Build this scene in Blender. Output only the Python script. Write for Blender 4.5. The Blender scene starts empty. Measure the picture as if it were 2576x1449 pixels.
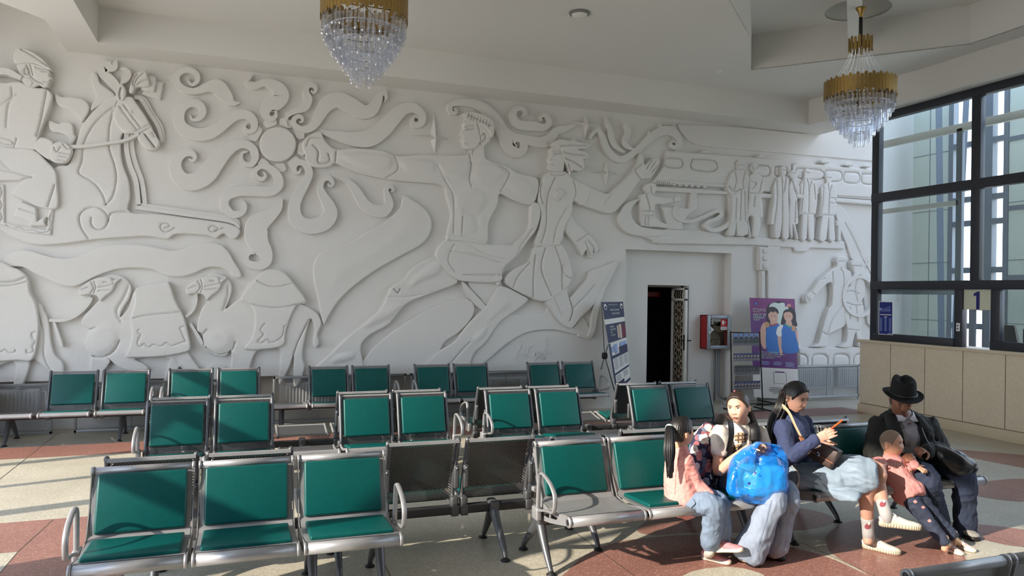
EXPOSURE = -0.05; SKY = 5.5; SUN = 8.5; SUNDIR = (.94, .25, -.46)
import bpy, bmesh, math, random
import numpy as np
from mathutils import Vector, Matrix, Euler
from mathutils.geometry import delaunay_2d_cdt
PI = math.pi
C = bpy.context.scene.collection
SC = bpy.context.scene
random.seed(7)
# ------------------------------------------------------------------ camera
F = 1855.0
YAW, PIT, ROL, CH = .3512, .006, .0162, 1.9
_f = Vector((math.sin(YAW)*math.cos(PIT), math.cos(YAW)*math.cos(PIT), math.sin(PIT)))
_r = Vector((math.cos(YAW), -math.sin(YAW), 0)); _u = _r.cross(_f)
_c, _s = math.cos(ROL), math.sin(ROL)
CR, CU, CF = _r*_c + _u*_s, _u*_c - _r*_s, _f
cam = bpy.data.objects.new('camera', bpy.data.cameras.new('camera'))
cam.data.sensor_width = 36.0; cam.data.lens = F/2576*36; cam.data.clip_start = .05; cam.data.clip_end = 300
cam.matrix_world = Matrix(((CR.x, CU.x, -CF.x, 0), (CR.y, CU.y, -CF.y, 0), (CR.z, CU.z, -CF.z, CH), (0, 0, 0, 1)))
C.objects.link(cam); SC.camera = cam
SC.view_settings.view_transform = 'Standard'; SC.view_settings.look = 'None'
SC.view_settings.gamma = 1.0; SC.view_settings.use_curve_mapping = False
SC.view_settings.exposure = EXPOSURE
SC.cycles.max_bounces = 12; SC.cycles.diffuse_bounces = 6; SC.cycles.glossy_bounces = 4
SC.cycles.transmission_bounces = 8; SC.cycles.transparent_max_bounces = 48
SC.cycles.sample_clamp_indirect = 4.0; SC.cycles.caustics_reflective = False; SC.cycles.caustics_refractive = False
# ------------------------------------------------------------------ sky and sun
w = bpy.data.worlds.new('sky'); SC.world = w; w.use_nodes = True
_n = w.node_tree.nodes; _l = w.node_tree.links; _n.clear()
wo = _n.new('ShaderNodeOutputWorld'); wb = _n.new('ShaderNodeBackground')
tc = _n.new('ShaderNodeTexCoord'); sx = _n.new('ShaderNodeSeparateXYZ'); rp = _n.new('ShaderNodeValToRGB')
nz = _n.new('ShaderNodeTexNoise'); nz.inputs['Scale'].default_value = 2.2; nz.inputs['Detail'].default_value = 6
cr2 = _n.new('ShaderNodeValToRGB'); mx = _n.new('ShaderNodeMixRGB')
_l.new(tc.outputs['Generated'], sx.inputs[0]); _l.new(sx.outputs['Z'], rp.inputs[0])
_l.new(tc.outputs['Generated'], nz.inputs['Vector']); _l.new(nz.outputs['Fac'], cr2.inputs[0])
e = rp.color_ramp.elements
e[0].position = 0.0; e[0].color = (.46, .44, .40, 1)
e[1].position = 1.0; e[1].color = (.36, .55, .92, 1)
q = rp.color_ramp.elements.new(.02); q.color = (.80, .88, .96, 1)
q = rp.color_ramp.elements.new(.35); q.color = (.52, .70, .98, 1)
cr2.color_ramp.elements[0].position = .48; cr2.color_ramp.elements[0].color = (0, 0, 0, 1)
cr2.color_ramp.elements[1].position = .66; cr2.color_ramp.elements[1].color = (.8, .8, .8, 1)
_l.new(cr2.outputs[0], mx.inputs[0]); _l.new(rp.outputs[0], mx.inputs[1]); mx.inputs[2].default_value = (1, 1, 1, 1)
_l.new(mx.outputs[0], wb.inputs['Color']); wb.inputs['Strength'].default_value = SKY
_l.new(wb.outputs[0], wo.inputs['Surface'])
sun = bpy.data.objects.new('sun', bpy.data.lights.new('sun', 'SUN')); C.objects.link(sun)
sun.data.energy = SUN; sun.data.angle = .012; sun.data.color = (1.0, .90, .76)
sun.location = (-20, -4, 12)
sun.rotation_euler = Vector((SUNDIR)).to_track_quat('-Z', 'Y').to_euler()

# ------------------------------------------------------------------ picture ray -> point in the room
def _ray(x, y): return CF*F + CR*(x-1288) + CU*(724.5-y)
CAM = Vector((0, 0, CH))
def onY(x, y, Y): d = _ray(x, y); return CAM + d*(Y/d.y)
def onX(x, y, X): d = _ray(x, y); return CAM + d*(X/d.x)
def onZ(x, y, Z): d = _ray(x, y); return CAM + d*((Z-CH)/d.z)

# ------------------------------------------------------------------ object helpers
def tag(o, label=None, cat=None, group=None, kind=None):
    if label: o['label'] = label
    if cat: o['category'] = cat
    if group: o['group'] = group
    if kind: o['kind'] = kind
    return o
def empty(name, loc=(0, 0, 0), rz=0, label=None, cat=None, group=None):
    o = bpy.data.objects.new(name, None); C.objects.link(o); o.empty_display_size = .1
    o.location = loc; o.rotation_euler = (0, 0, rz)
    return tag(o, label, cat, group)
def link(name, me, parent=None, loc=None, rot=None):
    o = bpy.data.objects.new(name, me); C.objects.link(o)
    if parent: o.parent = parent
    if loc is not None: o.location = loc
    if rot is not None: o.rotation_euler = rot
    return o
def mesh(name, vs, fs, mat=None, smooth=False):
    me = bpy.data.meshes.new(name); me.from_pydata([tuple(v) for v in vs], [], [tuple(f) for f in fs])
    if mat:
        for m in (mat if isinstance(mat, (list, tuple)) else [mat]): me.materials.append(m)
    if smooth: me.polygons.foreach_set('use_smooth', [True]*len(me.polygons))
    me.update(); return me
class MB:
    """collects geometry for one mesh"""
    def __init__(s): s.v = []; s.f = []; s.sm = []; s.mi = []
    def add(s, vs, fs, smooth=False, mi=0):
        b = len(s.v); s.v += [Vector(v) for v in vs]
        for f in fs: s.f.append([i+b for i in f]); s.sm.append(smooth); s.mi.append(mi)
        return s
    def box(s, a, b, bev=0, mi=0, M=None):
        bm = bmesh.new(); bmesh.ops.create_cube(bm, size=1)
        for v in bm.verts: v.co = Vector((a[i]+(v.co[i]+.5)*(b[i]-a[i]) for i in range(3)))
        if bev: bmesh.ops.bevel(bm, geom=list(bm.edges), offset=bev, segments=3 if bev > .008 else 2, profile=.5, affect='EDGES')
        return s.bm(bm, M, bev > 0, mi)
    def bm(s, bm, M=None, smooth=False, mi=0):
        bm.verts.ensure_lookup_table(); bm.verts.index_update()
        s.add([(M @ v.co) if M else v.co for v in bm.verts], [[v.index for v in f.verts] for f in bm.faces], smooth, mi); bm.free(); return s
    def tube(s, pts, r, n=10, cap=True, mi=0, flat=None, up=None, smooth=True):
        pts = [Vector(p) for p in pts]; N = len(pts)
        rs = r if isinstance(r, (list, tuple)) else [r]*N
        vs, fs = [], []
        t = (pts[1]-pts[0]).normalized()
        u = Vector(up) if up else (Vector((0, 0, 1)) if abs(t.z) < .9 else Vector((1, 0, 0)))
        for i, p in enumerate(pts):
            t = (pts[min(i+1, N-1)]-pts[max(i-1, 0)]).normalized()
            a = u - t*u.dot(t)
            if a.length < 1e-5: a = t.orthogonal()
            a.normalize(); b = t.cross(a); u = a
            for k in range(n):
                g = 2*PI*k/n
                ca, sa = math.cos(g), math.sin(g)
                if flat: vs.append(p + a*(ca*rs[i]*flat) + b*(sa*rs[i]))
                else: vs.append(p + a*(ca*rs[i]) + b*(sa*rs[i]))
        for i in range(N-1):
            for k in range(n): fs.append((i*n+k, i*n+(k+1) % n, (i+1)*n+(k+1) % n, (i+1)*n+k))
        if cap: fs.append(tuple(range(n))[::-1]); fs.append(tuple(range((N-1)*n, N*n)))
        return s.add(vs, fs, smooth, mi)
    def lathe(s, prof, c=(0, 0, 0), n=24, mi=0, smooth=True, sx=1, sy=1):
        vs, fs = [], []; m = len(prof)
        for k in range(n):
            g = 2*PI*k/n
            for r, z in prof: vs.append((c[0]+r*sx*math.cos(g), c[1]+r*sy*math.sin(g), c[2]+z))
        for k in range(n):
            for j in range(m-1):
                a, b = k*m+j, ((k+1) % n)*m+j
                fs.append((a, b, b+1, a+1))
        return s.add(vs, fs, smooth, mi)
    def extr(s, poly, axis, a, b, mi=0, smooth=False):
        """closed 2-D polygon pulled along an axis ('x': (y,z), 'y': (x,z), 'z': (x,y))"""
        mk = {'x': lambda p, t: (t, p[0], p[1]), 'y': lambda p, t: (p[0], t, p[1]), 'z': lambda p, t: (p[0], p[1], t)}[axis]
        n = len(poly); vs = [mk(p, a) for p in poly]+[mk(p, b) for p in poly]
        fs = [(i, (i+1) % n, n+(i+1) % n, n+i) for i in range(n)]+[tuple(range(n))[::-1], tuple(range(n, 2*n))]
        return s.add(vs, fs, smooth, mi)
    def sheet(s, prof, x0, x1, th=.003, mi=0):
        """thin bent sheet: open (y,z) profile, given thickness, pulled from x0 to x1"""
        P = [Vector((p[0], p[1])) for p in prof]; up, dn = [], []
        for i, p in enumerate(P):
            t = (P[min(i+1, len(P)-1)]-P[max(i-1, 0)]).normalized(); nn = Vector((-t.y, t.x))*th/2
            up.append(p+nn); dn.append(p-nn)
        return s.extr(up+dn[::-1], 'x', x0, x1, mi, False)
    def build(s, name, mat, parent=None, loc=None, rot=None, recalc=True):
        o = link(name, s.me(name, mat, recalc), parent, loc, rot); return o
    def me(s, name, mat, recalc=True):
        me = bpy.data.meshes.new(name); me.from_pydata([tuple(v) for v in s.v], [], s.f)
        for m in (mat if isinstance(mat, (list, tuple)) else [mat]): me.materials.append(m)
        me.polygons.foreach_set('use_smooth', s.sm); me.polygons.foreach_set('material_index', s.mi)
        if recalc:
            bm = bmesh.new(); bm.from_mesh(me); bmesh.ops.recalc_face_normals(bm, faces=bm.faces); bm.to_mesh(me); bm.free()
        me.update(); return me
def crom(pts, k=6, closed=False):
    """Catmull-Rom through points of any dimension"""
    P = [np.array(p, float) for p in pts]; n = len(P); out = []
    for i in range(n if closed else n-1):
        a, b, c, d = (P[(i-1) % n], P[i], P[(i+1) % n], P[(i+2) % n]) if closed else (P[max(i-1, 0)], P[i], P[i+1], P[min(i+2, n-1)])
        for j in range(k):
            t = j/k
            out.append(.5*((2*b)+(c-a)*t+(2*a-5*b+4*c-d)*t*t+(3*b-a-3*c+d)*t**3))
    if not closed: out.append(P[-1])
    return out

# ------------------------------------------------------------------ materials
MATS = {}
def srgb(r, g, b): return tuple(((c/255)/12.92 if c/255 <= .04045 else ((c/255+.055)/1.055)**2.4) for c in (r, g, b))+(1,)
def pmat(name, col, rough=.5, metal=0, noise=None, bump=None, spec=.5, **kw):
    """principled material; noise=(scale, amount, detail) varies the colour, bump=(scale, strength)"""
    if name in MATS: return MATS[name]
    m = bpy.data.materials.new(name); m.use_nodes = True; nt = m.node_tree; b = nt.nodes['Principled BSDF']
    b.inputs['Base Color'].default_value = col; b.inputs['Roughness'].default_value = rough; b.inputs['Metallic'].default_value = metal
    b.inputs['Specular IOR Level'].default_value = spec
    for k, v in kw.items(): b.inputs[k].default_value = v
    if noise or bump: co = nt.nodes.new('ShaderNodeTexCoord')
    if noise:
        t = nt.nodes.new('ShaderNodeTexNoise'); t.inputs['Scale'].default_value = noise[0]; t.inputs['Detail'].default_value = noise[2] if len(noise) > 2 else 4
        r = nt.nodes.new('ShaderNodeValToRGB'); r.color_ramp.elements[0].position = .3; r.color_ramp.elements[1].position = .7
        c2 = noise[3] if len(noise) > 3 else tuple(c*(1-noise[1]) for c in col[:3])+(1,)
        r.color_ramp.elements[0].color = c2; r.color_ramp.elements[1].color = col
        nt.links.new(co.outputs['Object'], t.inputs['Vector']); nt.links.new(t.outputs['Fac'], r.inputs[0]); nt.links.new(r.outputs[0], b.inputs['Base Color'])
    if bump:
        t = nt.nodes.new('ShaderNodeTexNoise'); t.inputs['Scale'].default_value = bump[0]; t.inputs['Detail'].default_value = 5
        bp = nt.nodes.new('ShaderNodeBump'); bp.inputs['Strength'].default_value = bump[1]; bp.inputs['Distance'].default_value = bump[2] if len(bump) > 2 else .01
        nt.links.new(co.outputs['Object'], t.inputs['Vector']); nt.links.new(t.outputs['Fac'], bp.inputs['Height']); nt.links.new(bp.outputs[0], b.inputs['Normal'])
    MATS[name] = m; return m
def thin_glass(name, tint=(1, 1, 1, 1), refl=1.0, fmin=.04):
    m = bpy.data.materials.new(name); m.use_nodes = True; nt = m.node_tree; nt.nodes.clear()
    o = nt.nodes.new('ShaderNodeOutputMaterial'); t = nt.nodes.new('ShaderNodeBsdfTransparent'); g = nt.nodes.new('ShaderNodeBsdfGlossy')
    x = nt.nodes.new('ShaderNodeMixShader'); lw = nt.nodes.new('ShaderNodeLayerWeight'); lw.inputs['Blend'].default_value = .5; fr = nt.nodes.new('ShaderNodeMath'); fr.operation = 'POWER'; fr.inputs[1].default_value = 4.0; nt.links.new(lw.outputs['Facing'], fr.inputs[0])
    mm = nt.nodes.new('ShaderNodeMath'); mm.operation = 'MULTIPLY_ADD'; mm.inputs[1].default_value = refl; mm.inputs[2].default_value = fmin; mm.use_clamp = True
    t.inputs['Color'].default_value = tint; g.inputs['Roughness'].default_value = .01; g.inputs['Color'].default_value = (1, 1, 1, 1)
    nt.links.new(fr.outputs[0], mm.inputs[0]); nt.links.new(mm.outputs[0], x.inputs[0]); nt.links.new(t.outputs[0], x.inputs[1]); nt.links.new(g.outputs[0], x.inputs[2]); nt.links.new(x.outputs[0], o.inputs[0])
    return m
def perf_mat(name, col, rough, metal, ax, px=.020, pr=.010, rad=.34):
    """sheet metal with staggered round holes; ax = the two object axes of the sheet"""
    m = bpy.data.materials.new(name); m.use_nodes = True; nt = m.node_tree; N = nt.nodes; L = nt.links
    b = N['Principled BSDF']; b.inputs['Base Color'].default_value = col; b.inputs['Roughness'].default_value = rough; b.inputs['Metallic'].default_value = metal
    out = N['Material Output']; co = N.new('ShaderNodeTexCoord'); sp = N.new('ShaderNodeSeparateXYZ'); L.new(co.outputs['Object'], sp.inputs[0])
    def M(op, a, bb=None, c=None):
        n = N.new('ShaderNodeMath'); n.operation = op
        for i, v in enumerate((a, bb, c)):
            if v is None: continue
            if isinstance(v, (int, float)): n.inputs[i].default_value = v
            else: L.new(v, n.inputs[i])
        return n.outputs[0]
    u = M('DIVIDE', sp.outputs[ax[0]], px); v = M('DIVIDE', sp.outputs[ax[1]], pr)
    row = M('FLOOR', v); par = M('FLOORED_MODULO', row, 2.0)
    uu = M('SUBTRACT', M('FRACT', M('ADD', u, M('MULTIPLY', par, .5))), .5); vv = M('MULTIPLY', M('SUBTRACT', M('FRACT', v), .5), pr/px*1.0)
    d = M('SQRT', M('ADD', M('MULTIPLY', uu, uu), M('MULTIPLY', vv, vv)))
    hole = M('LESS_THAN', d, rad*.5*1.25)
    # keep a plain border
    tr = N.new('ShaderNodeBsdfTransparent'); mix = N.new('ShaderNodeMixShader')
    L.new(hole, mix.inputs[0]); L.new(b.outputs[0], mix.inputs[1]); L.new(tr.outputs[0], mix.inputs[2]); L.new(mix.outputs[0], out.inputs['Surface'])
    MATS[name] = m; return m
PLASTER = pmat('plaster', srgb(222, 220, 217), .9, bump=(80, .36, .012), spec=.2)
PAINT = pmat('smooth_white_paint', srgb(222, 220, 217), .85, bump=(160, .12, .004), spec=.2)
CEILP = pmat('ceiling_paint', srgb(222, 220, 216), .9, spec=.2)
STEEL = pmat('grey_painted_steel', srgb(160, 160, 162), .40, .40, noise=(14, .14))
STEEL_D = pmat('dark_grey_steel', srgb(100, 102, 106), .42, .5, noise=(14, .15))
BEAM = pmat('charcoal_beam_paint', srgb(62, 63, 66), .5, .3)
CHROME = pmat('chrome', srgb(200, 200, 205), .15, 1.0)
RUBBER = pmat('black_rubber', srgb(28, 28, 30), .6)
GREEN = pmat('green_vinyl', srgb(0, 80, 77), .40, spec=.35, noise=(30, .12), bump=(220, .05, .002))
GREEN_D = GREEN
PB = perf_mat('perforated_steel_back', srgb(104, 105, 108), .42, .7, ('X', 'Z'))
PS = perf_mat('perforated_steel_seat', srgb(110, 111, 114), .42, .7, ('X', 'Y'), .012, .012, .30)
BLACK = pmat('black_paint', srgb(20, 20, 22), .5)
WHITEM = pmat('white_enamel', srgb(228, 227, 222), .4)

def text(body, size, mat, M, parent=None, align='LEFT', extrude=.0006, name='lettering'):
    cu = bpy.data.curves.new(name, 'FONT'); cu.body = body; cu.size = size; cu.extrude = extrude; cu.align_x = align; cu.align_y = 'CENTER'
    cu.resolution_u = 3; cu.materials.append(mat); o = bpy.data.objects.new(name, cu); C.objects.link(o)
    me = bpy.data.meshes.new_from_object(o.evaluated_get(bpy.context.evaluated_depsgraph_get())); bpy.data.objects.remove(o); bpy.data.curves.remove(cu)
    o = link(name, me, parent); o.matrix_basis = M; return o
class Panel:
    """flat printed panel given by its four corners; u to the right, v down, both 0..1"""
    def __init__(s, tl, tr, br, bl, root=None):
        s.c = [Vector(p) for p in (tl, tr, br, bl)]; s.o = Vector(root.location) if root else Vector((0, 0, 0))
        s.R = root.rotation_euler.to_matrix().inverted() if root else Matrix.Identity(3)
        e1 = (s.c[1]-s.c[0]); e2 = (s.c[3]-s.c[0]); s.n = e2.cross(e1).normalized(); s.w = e1.length; s.h = e2.length; s.root = root
        if s.n.dot(CAM-s.c[0]) < 0: s.n = -s.n
    def p(s, u, v, off=0):
        a = s.c[0].lerp(s.c[1], u); b = s.c[3].lerp(s.c[2], u); return s.R @ (a.lerp(b, v)+s.n*off-s.o)
    def poly(s, name, uv, mat, off=.002, parent=None, th=.0008):
        P = [Vector((u*s.w, v*s.h)) for u, v in uv]; n = len(P); r = delaunay_2d_cdt(P, [(i, (i+1) % n) for i in range(n)], [], 1, 1e-7)
        vs = [s.p(q.x/s.w, q.y/s.h, off) for q in r[0]]
        me = mesh(name, vs, [tuple(f) for f in r[2]], mat); return link(name, me, parent or s.root)
    def rects(s, name, L, mat, off=.002, parent=None):
        vs, fs = [], []
        for u0, v0, u1, v1 in L:
            k = len(vs); vs += [s.p(u0, v0, off), s.p(u1, v0, off), s.p(u1, v1, off), s.p(u0, v1, off)]; fs.append((k, k+1, k+2, k+3))
        return link(name, mesh(name, vs, fs, mat), parent or s.root)
    def slab(s, name, mat, th=.004, parent=None, mats=None):
        q = [s.p(*a) for a in ((0, 0), (1, 0), (1, 1), (0, 1))]; k = [s.p(*a, -th) for a in ((0, 0), (1, 0), (1, 1), (0, 1))]
        b = MB(); b.add(q+k, [(0, 1, 2, 3), (4, 7, 6, 5)]+[(i, (i+1) % 4, 4+(i+1) % 4, 4+i) for i in range(4)]); return b.build(name, mat, parent or s.root)
    def text(s, body, u, v, size, mat, align='LEFT', off=.003, sx=1.0, name='lettering', parent=None):
        d = .01; X = (s.p(u+d, v)-s.p(u, v)); X = X.normalized()*1.0; Y = -(s.p(u, v+d)-s.p(u, v)).normalized(); Z = X.cross(Y).normalized()
        X = X*sx; t = s.p(u, v, off); M = Matrix(((X.x, Y.x, Z.x, t.x), (X.y, Y.y, Z.y, t.y), (X.z, Y.z, Z.z, t.z), (0, 0, 0, 1)))
        return text(body, size*s.h, mat, M, parent or s.root, align, .0003, name)
# ================================================================== the room
YW, XR, XL, YB = 11.0, 9.82, -3.7, -5.0
ZS, ZC, ZO = 4.94, 5.38, 5.93          # soffit, ceiling, raised octagon
YREC = 11.20                            # back of the niches under and beside the relief
def struct(o): o['kind'] = 'structure'; return o
# terrazzo floor with brass-grey joints
def terrazzo(name, base, speck, dark, seams=False):
    m = bpy.data.materials.new(name); m.use_nodes = True; nt = m.node_tree; N = nt.nodes; L = nt.links; b = N['Principled BSDF']
    co = N.new('ShaderNodeTexCoord')
    def vor(scale, feat='F1'):
        v = N.new('ShaderNodeTexVoronoi'); v.inputs['Scale'].default_value = scale; v.feature = feat; L.new(co.outputs['Object'], v.inputs['Vector']); return v
    v1 = vor(95); v2 = vor(60)
    r1 = N.new('ShaderNodeValToRGB'); r1.color_ramp.interpolation = 'CONSTANT'
    r1.color_ramp.elements[0].color = base; r1.color_ramp.elements[1].position = .72; r1.color_ramp.elements[1].color = speck
    sp = N.new('ShaderNodeSeparateXYZ'); L.new(v1.outputs['Color'], sp.inputs[0]); L.new(sp.outputs['X'], r1.inputs[0])
    sp2 = N.new('ShaderNodeSeparateXYZ'); L.new(v2.outputs['Color'], sp2.inputs[0])
    lt = N.new('ShaderNodeMath'); lt.operation = 'LESS_THAN'; lt.inputs[1].default_value = .22; L.new(v2.outputs['Distance'], lt.inputs[0])
    lt2 = N.new('ShaderNodeMath'); lt2.operation = 'GREATER_THAN'; lt2.inputs[1].default_value = .66; L.new(sp2.outputs['Y'], lt2.inputs[0])
    mu = N.new('ShaderNodeMath'); mu.operation = 'MULTIPLY'; L.new(lt.outputs[0], mu.inputs[0]); L.new(lt2.outputs[0], mu.inputs[1])
    mix = N.new('ShaderNodeMixRGB'); L.new(mu.outputs[0], mix.inputs[0]); L.new(r1.outputs[0], mix.inputs[1]); mix.inputs[2].default_value = dark
    # worn, slightly uneven tone
    nz = N.new('ShaderNodeTexNoise'); nz.inputs['Scale'].default_value = 1.3; nz.inputs['Detail'].default_value = 7; L.new(co.outputs['Object'], nz.inputs['Vector'])
    mr = N.new('ShaderNodeMapRange'); mr.inputs[1].default_value = .35; mr.inputs[2].default_value = .7; mr.inputs[3].default_value = .86; mr.inputs[4].default_value = 1.05; L.new(nz.outputs['Fac'], mr.inputs[0])
    vm = N.new('ShaderNodeVectorMath'); vm.operation = 'SCALE'; L.new(mix.outputs[0], vm.inputs[0]); L.new(mr.outputs[0], vm.inputs['Scale'])
    L.new(vm.outputs[0], b.inputs['Base Color']); b.inputs['Roughness'].default_value = .34; b.inputs['Specular IOR Level'].default_value = .4
    return m
TCREAM = terrazzo('cream_terrazzo', srgb(188, 181, 163), srgb(206, 199, 182), srgb(120, 110, 96))
TRED = terrazzo('red_terrazzo', srgb(148, 105, 94), srgb(170, 126, 114), srgb(112, 74, 66))
SEAM = pmat('floor_joint', srgb(82, 74, 66), .6)
struct(MB().box((XL-1, YB-1, -.1), (14, 12, 0)).build('floor', TCREAM))
def inlay(name, poly, z=.0012, mat=TRED):
    P = [Vector((p[0], p[1])) for p in poly]; n = len(P)
    r = delaunay_2d_cdt(P, [(i, (i+1) % n) for i in range(n)], [], 1, 1e-5)
    o = mesh(name, [(v.x, v.y, z) for v in r[0]], r[2], mat); bm = bmesh.new(); bm.from_mesh(o)
    bmesh.ops.recalc_face_normals(bm, faces=bm.faces)
    if sum(f.normal.z for f in bm.faces) < 0: bmesh.ops.reverse_faces(bm, faces=bm.faces)
    bm.to_mesh(o); bm.free()
    return struct(link(name, o))
inlay('floor_band_back', [(XL, 9.4), (XR, 9.4), (XR, 10.05), (XL, 10.05)])
inlay('floor_band_corner', [(XL, 6.13), (-1.46, 6.13), (-1.46, -3), (-.7, -3), (-.7, 6.9), (XL, 6.9)])
def pz(L): return [onZ(x, y, 0)[:2] for x, y in L]
# rosette inlay around the right benches
inlay('floor_rosette_petal', crom(pz([(1390, 1500), (1435, 1430), (1480, 1393), (1545, 1366), (1640, 1352), (1740, 1346), (1850, 1355), (1960, 1371), (2060, 1395), (2150, 1432), (2240, 1490), (2000, 1540), (1600, 1560)]), 6, True))
inlay('floor_rosette_eye', crom(pz([(1700, 1470), (1730, 1443), (1775, 1431), (1830, 1427), (1880, 1433), (1925, 1452), (1900, 1490), (1780, 1500)]), 6, True), .0024, TCREAM)
inlay('floor_rosette_arc', crom(pz([(1606, 1338), (1612, 1322), (1650, 1302), (1740, 1290), (1860, 1284), (1980, 1276), (2070, 1290), (2100, 1312), (2040, 1330), (1960, 1336), (1850, 1341), (1740, 1340), (1650, 1347)]), 6, True), .0010)
inlay('floor_rosette_disc', crom(pz([(2077, 1362), (2092, 1335), (2140, 1312), (2230, 1305), (2330, 1322), (2400, 1370), (2440, 1430), (2420, 1500), (2280, 1500), (2160, 1432), (2100, 1398)]), 6, True), .0020)
inlay('floor_rosette_leaf', crom(pz([(2350, 1310), (2440, 1318), (2520, 1325), (2600, 1340), (2620, 1375), (2540, 1372), (2450, 1352), (2380, 1335)]), 6, True), .0016)
inlay('floor_rosette_wing', crom(pz([(2320, 1195), (2420, 1215), (2576, 1205), (2700, 1240), (2600, 1262), (2470, 1250), (2380, 1225)]), 6, True), .0016)
inlay('floor_band_side', pz([(2400, 1130), (2640, 1150), (2640, 1190), (2380, 1140)]), .001)
jm = MB()
def joint(a, b, w=.006):
    a, b = Vector((*a, 0)), Vector((*b, 0)); d = (b-a).normalized(); s = Vector((-d.y, d.x, 0))*w/2; z = Vector((0, 0, .0022))
    jm.add([a-s+z, b-s+z, b+s+z, a+s+z], [(0, 1, 2, 3)])
for x in (-2.18, -.7+.0, .96, 2.52, 4.1, 5.7, 7.3, 8.9): joint((x, 6.9 if x < -1 else -3), (x, 10.9))
joint((-1.46, -3), (-1.46, 6.13)); joint((-1.40, 6.88), (-1.46, 6.13))
for y in (-1, 2, 4.9, 7.9): joint((-.7, y), (XR, y)) if y != 4.9 else None
struct(jm.build('floor_joints', SEAM))
# ---- back wall: plaster slab with the openings left free
wl = MB()
NX0, NX1 = 6.06, 8.19          # door niche
def back(a, b, c, d): wl.box((a, YW, c), (b, YREC+.2, d))
back(XL, NX0, .66, 7); back(NX1, 14, .66, 7); back(NX0, NX1, 2.66, 7)
back(5.05, NX0, 0, .66)
struct(wl.build('wall_back', PLASTER))
lo = MB()
lo.box((XL, YREC, 0), (5.05, YREC+.2, .66)); lo.box((8.3, YREC, 0), (14, YREC+.2, .66)); lo.box((NX1, YW, 0), (8.3, YREC+.2, .66))
struct(lo.build('wall_back_lower', PAINT))
# ---- niche with the doorway
DX0, DX1, DZ = 6.61, 7.45, 2.07
nb = MB()
nb.box((NX0, YREC, 0), (DX0, YREC+.2, 2.66)); nb.box((DX1, YREC, 0), (NX1, YREC+.2, 2.66)); nb.box((DX0, YREC, DZ), (DX1, YREC+.2, 2.66))
struct(nb.build('wall_niche', PAINT))
dk = MB()
dk.box((DX0-.1, YREC+.74, 0), (DX1+.5, YREC+.78, DZ+.1))
for i in range(5): dk.box((DX0-.02+i*.2, YREC+.72, .02), (DX0+.14+i*.2, YREC+.74, DZ-.05), .004)
dk.box((DX0-.12, YREC+.2, 0), (DX0-.1, YREC+.78, DZ+.1)); dk.box((DX1+.15, YREC+.2, 0), (DX1+.17, YREC+.78, DZ+.1)); dk.box((DX0-.12, YREC+.2, DZ+.1), (DX1+.17, YREC+.78, DZ+.12))
struct(dk.build('door_1', pmat('black_painted_door', srgb(14, 14, 17), .8, spec=.1)))
fr = MB(); fr.box((DX0, YREC+.10, DZ-.035), (DX1-.1, YREC+.15, DZ)); struct(fr.build('door_frame', pmat('grey_wood', srgb(110, 106, 98), .6)))
# ---- left glazing (outside the picture; the daylight comes through it) and rear wall
gz = MB(); MUL = pmat('window_mullion', srgb(70, 72, 78), .5)
for y, wd in [(1.05, .2), (3.5, .08), (4.78, .9), (6.70, .14), (7.70, .06), (8.75, .10), (10.7, .6)]:
    gz.box((XL-.12, y-wd/2, 0), (XL+.06, y+wd/2, 6))
for z, h in [(.12, .24), (2.3, .10), (5.05, .1)]: gz.box((XL-.08, YB, z-h/2), (XL+.04, YW+.3, z+h/2))
struct(gz.build('window_left', MUL))
struct(MB().box((XL-.2, YB, 0), (XL-.02, 1.0, 5.2)).build('wall_left', MATS.get('dark_unseen_wall') or pmat('dark_unseen_wall', srgb(96, 90, 84), .8)))  # unseen stretch made solid and dark to cut light from the front
struct(MB().box((XL-5.0, 6.4, 5.15), (XL, 12.5, 5.3)).build('sun_blocker_top', PAINT)); struct(MB().box((XL-3.3, 9.0, 0), (XL-3.0, 10.6, 5.15)).build('sun_blocker_side', PAINT))  # unseen slabs added outdoors to keep direct sun off the relief wall
wb_ = MB()
for x0, x1 in [(XL, 14)]: wb_.box((x0, YB-.2, 0), (x1, YB, 7))
wb_.box((XL, YB-.2, 4.2), (14, YB, 7)); wb_.box((XL, YB-.2, 0), (14, YB, .5))
struct(wb_.build('wall_rear', pmat('dark_unseen_wall', srgb(96, 90, 84), .8)))  # unseen wall given a dark tone to cut bounced light
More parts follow.
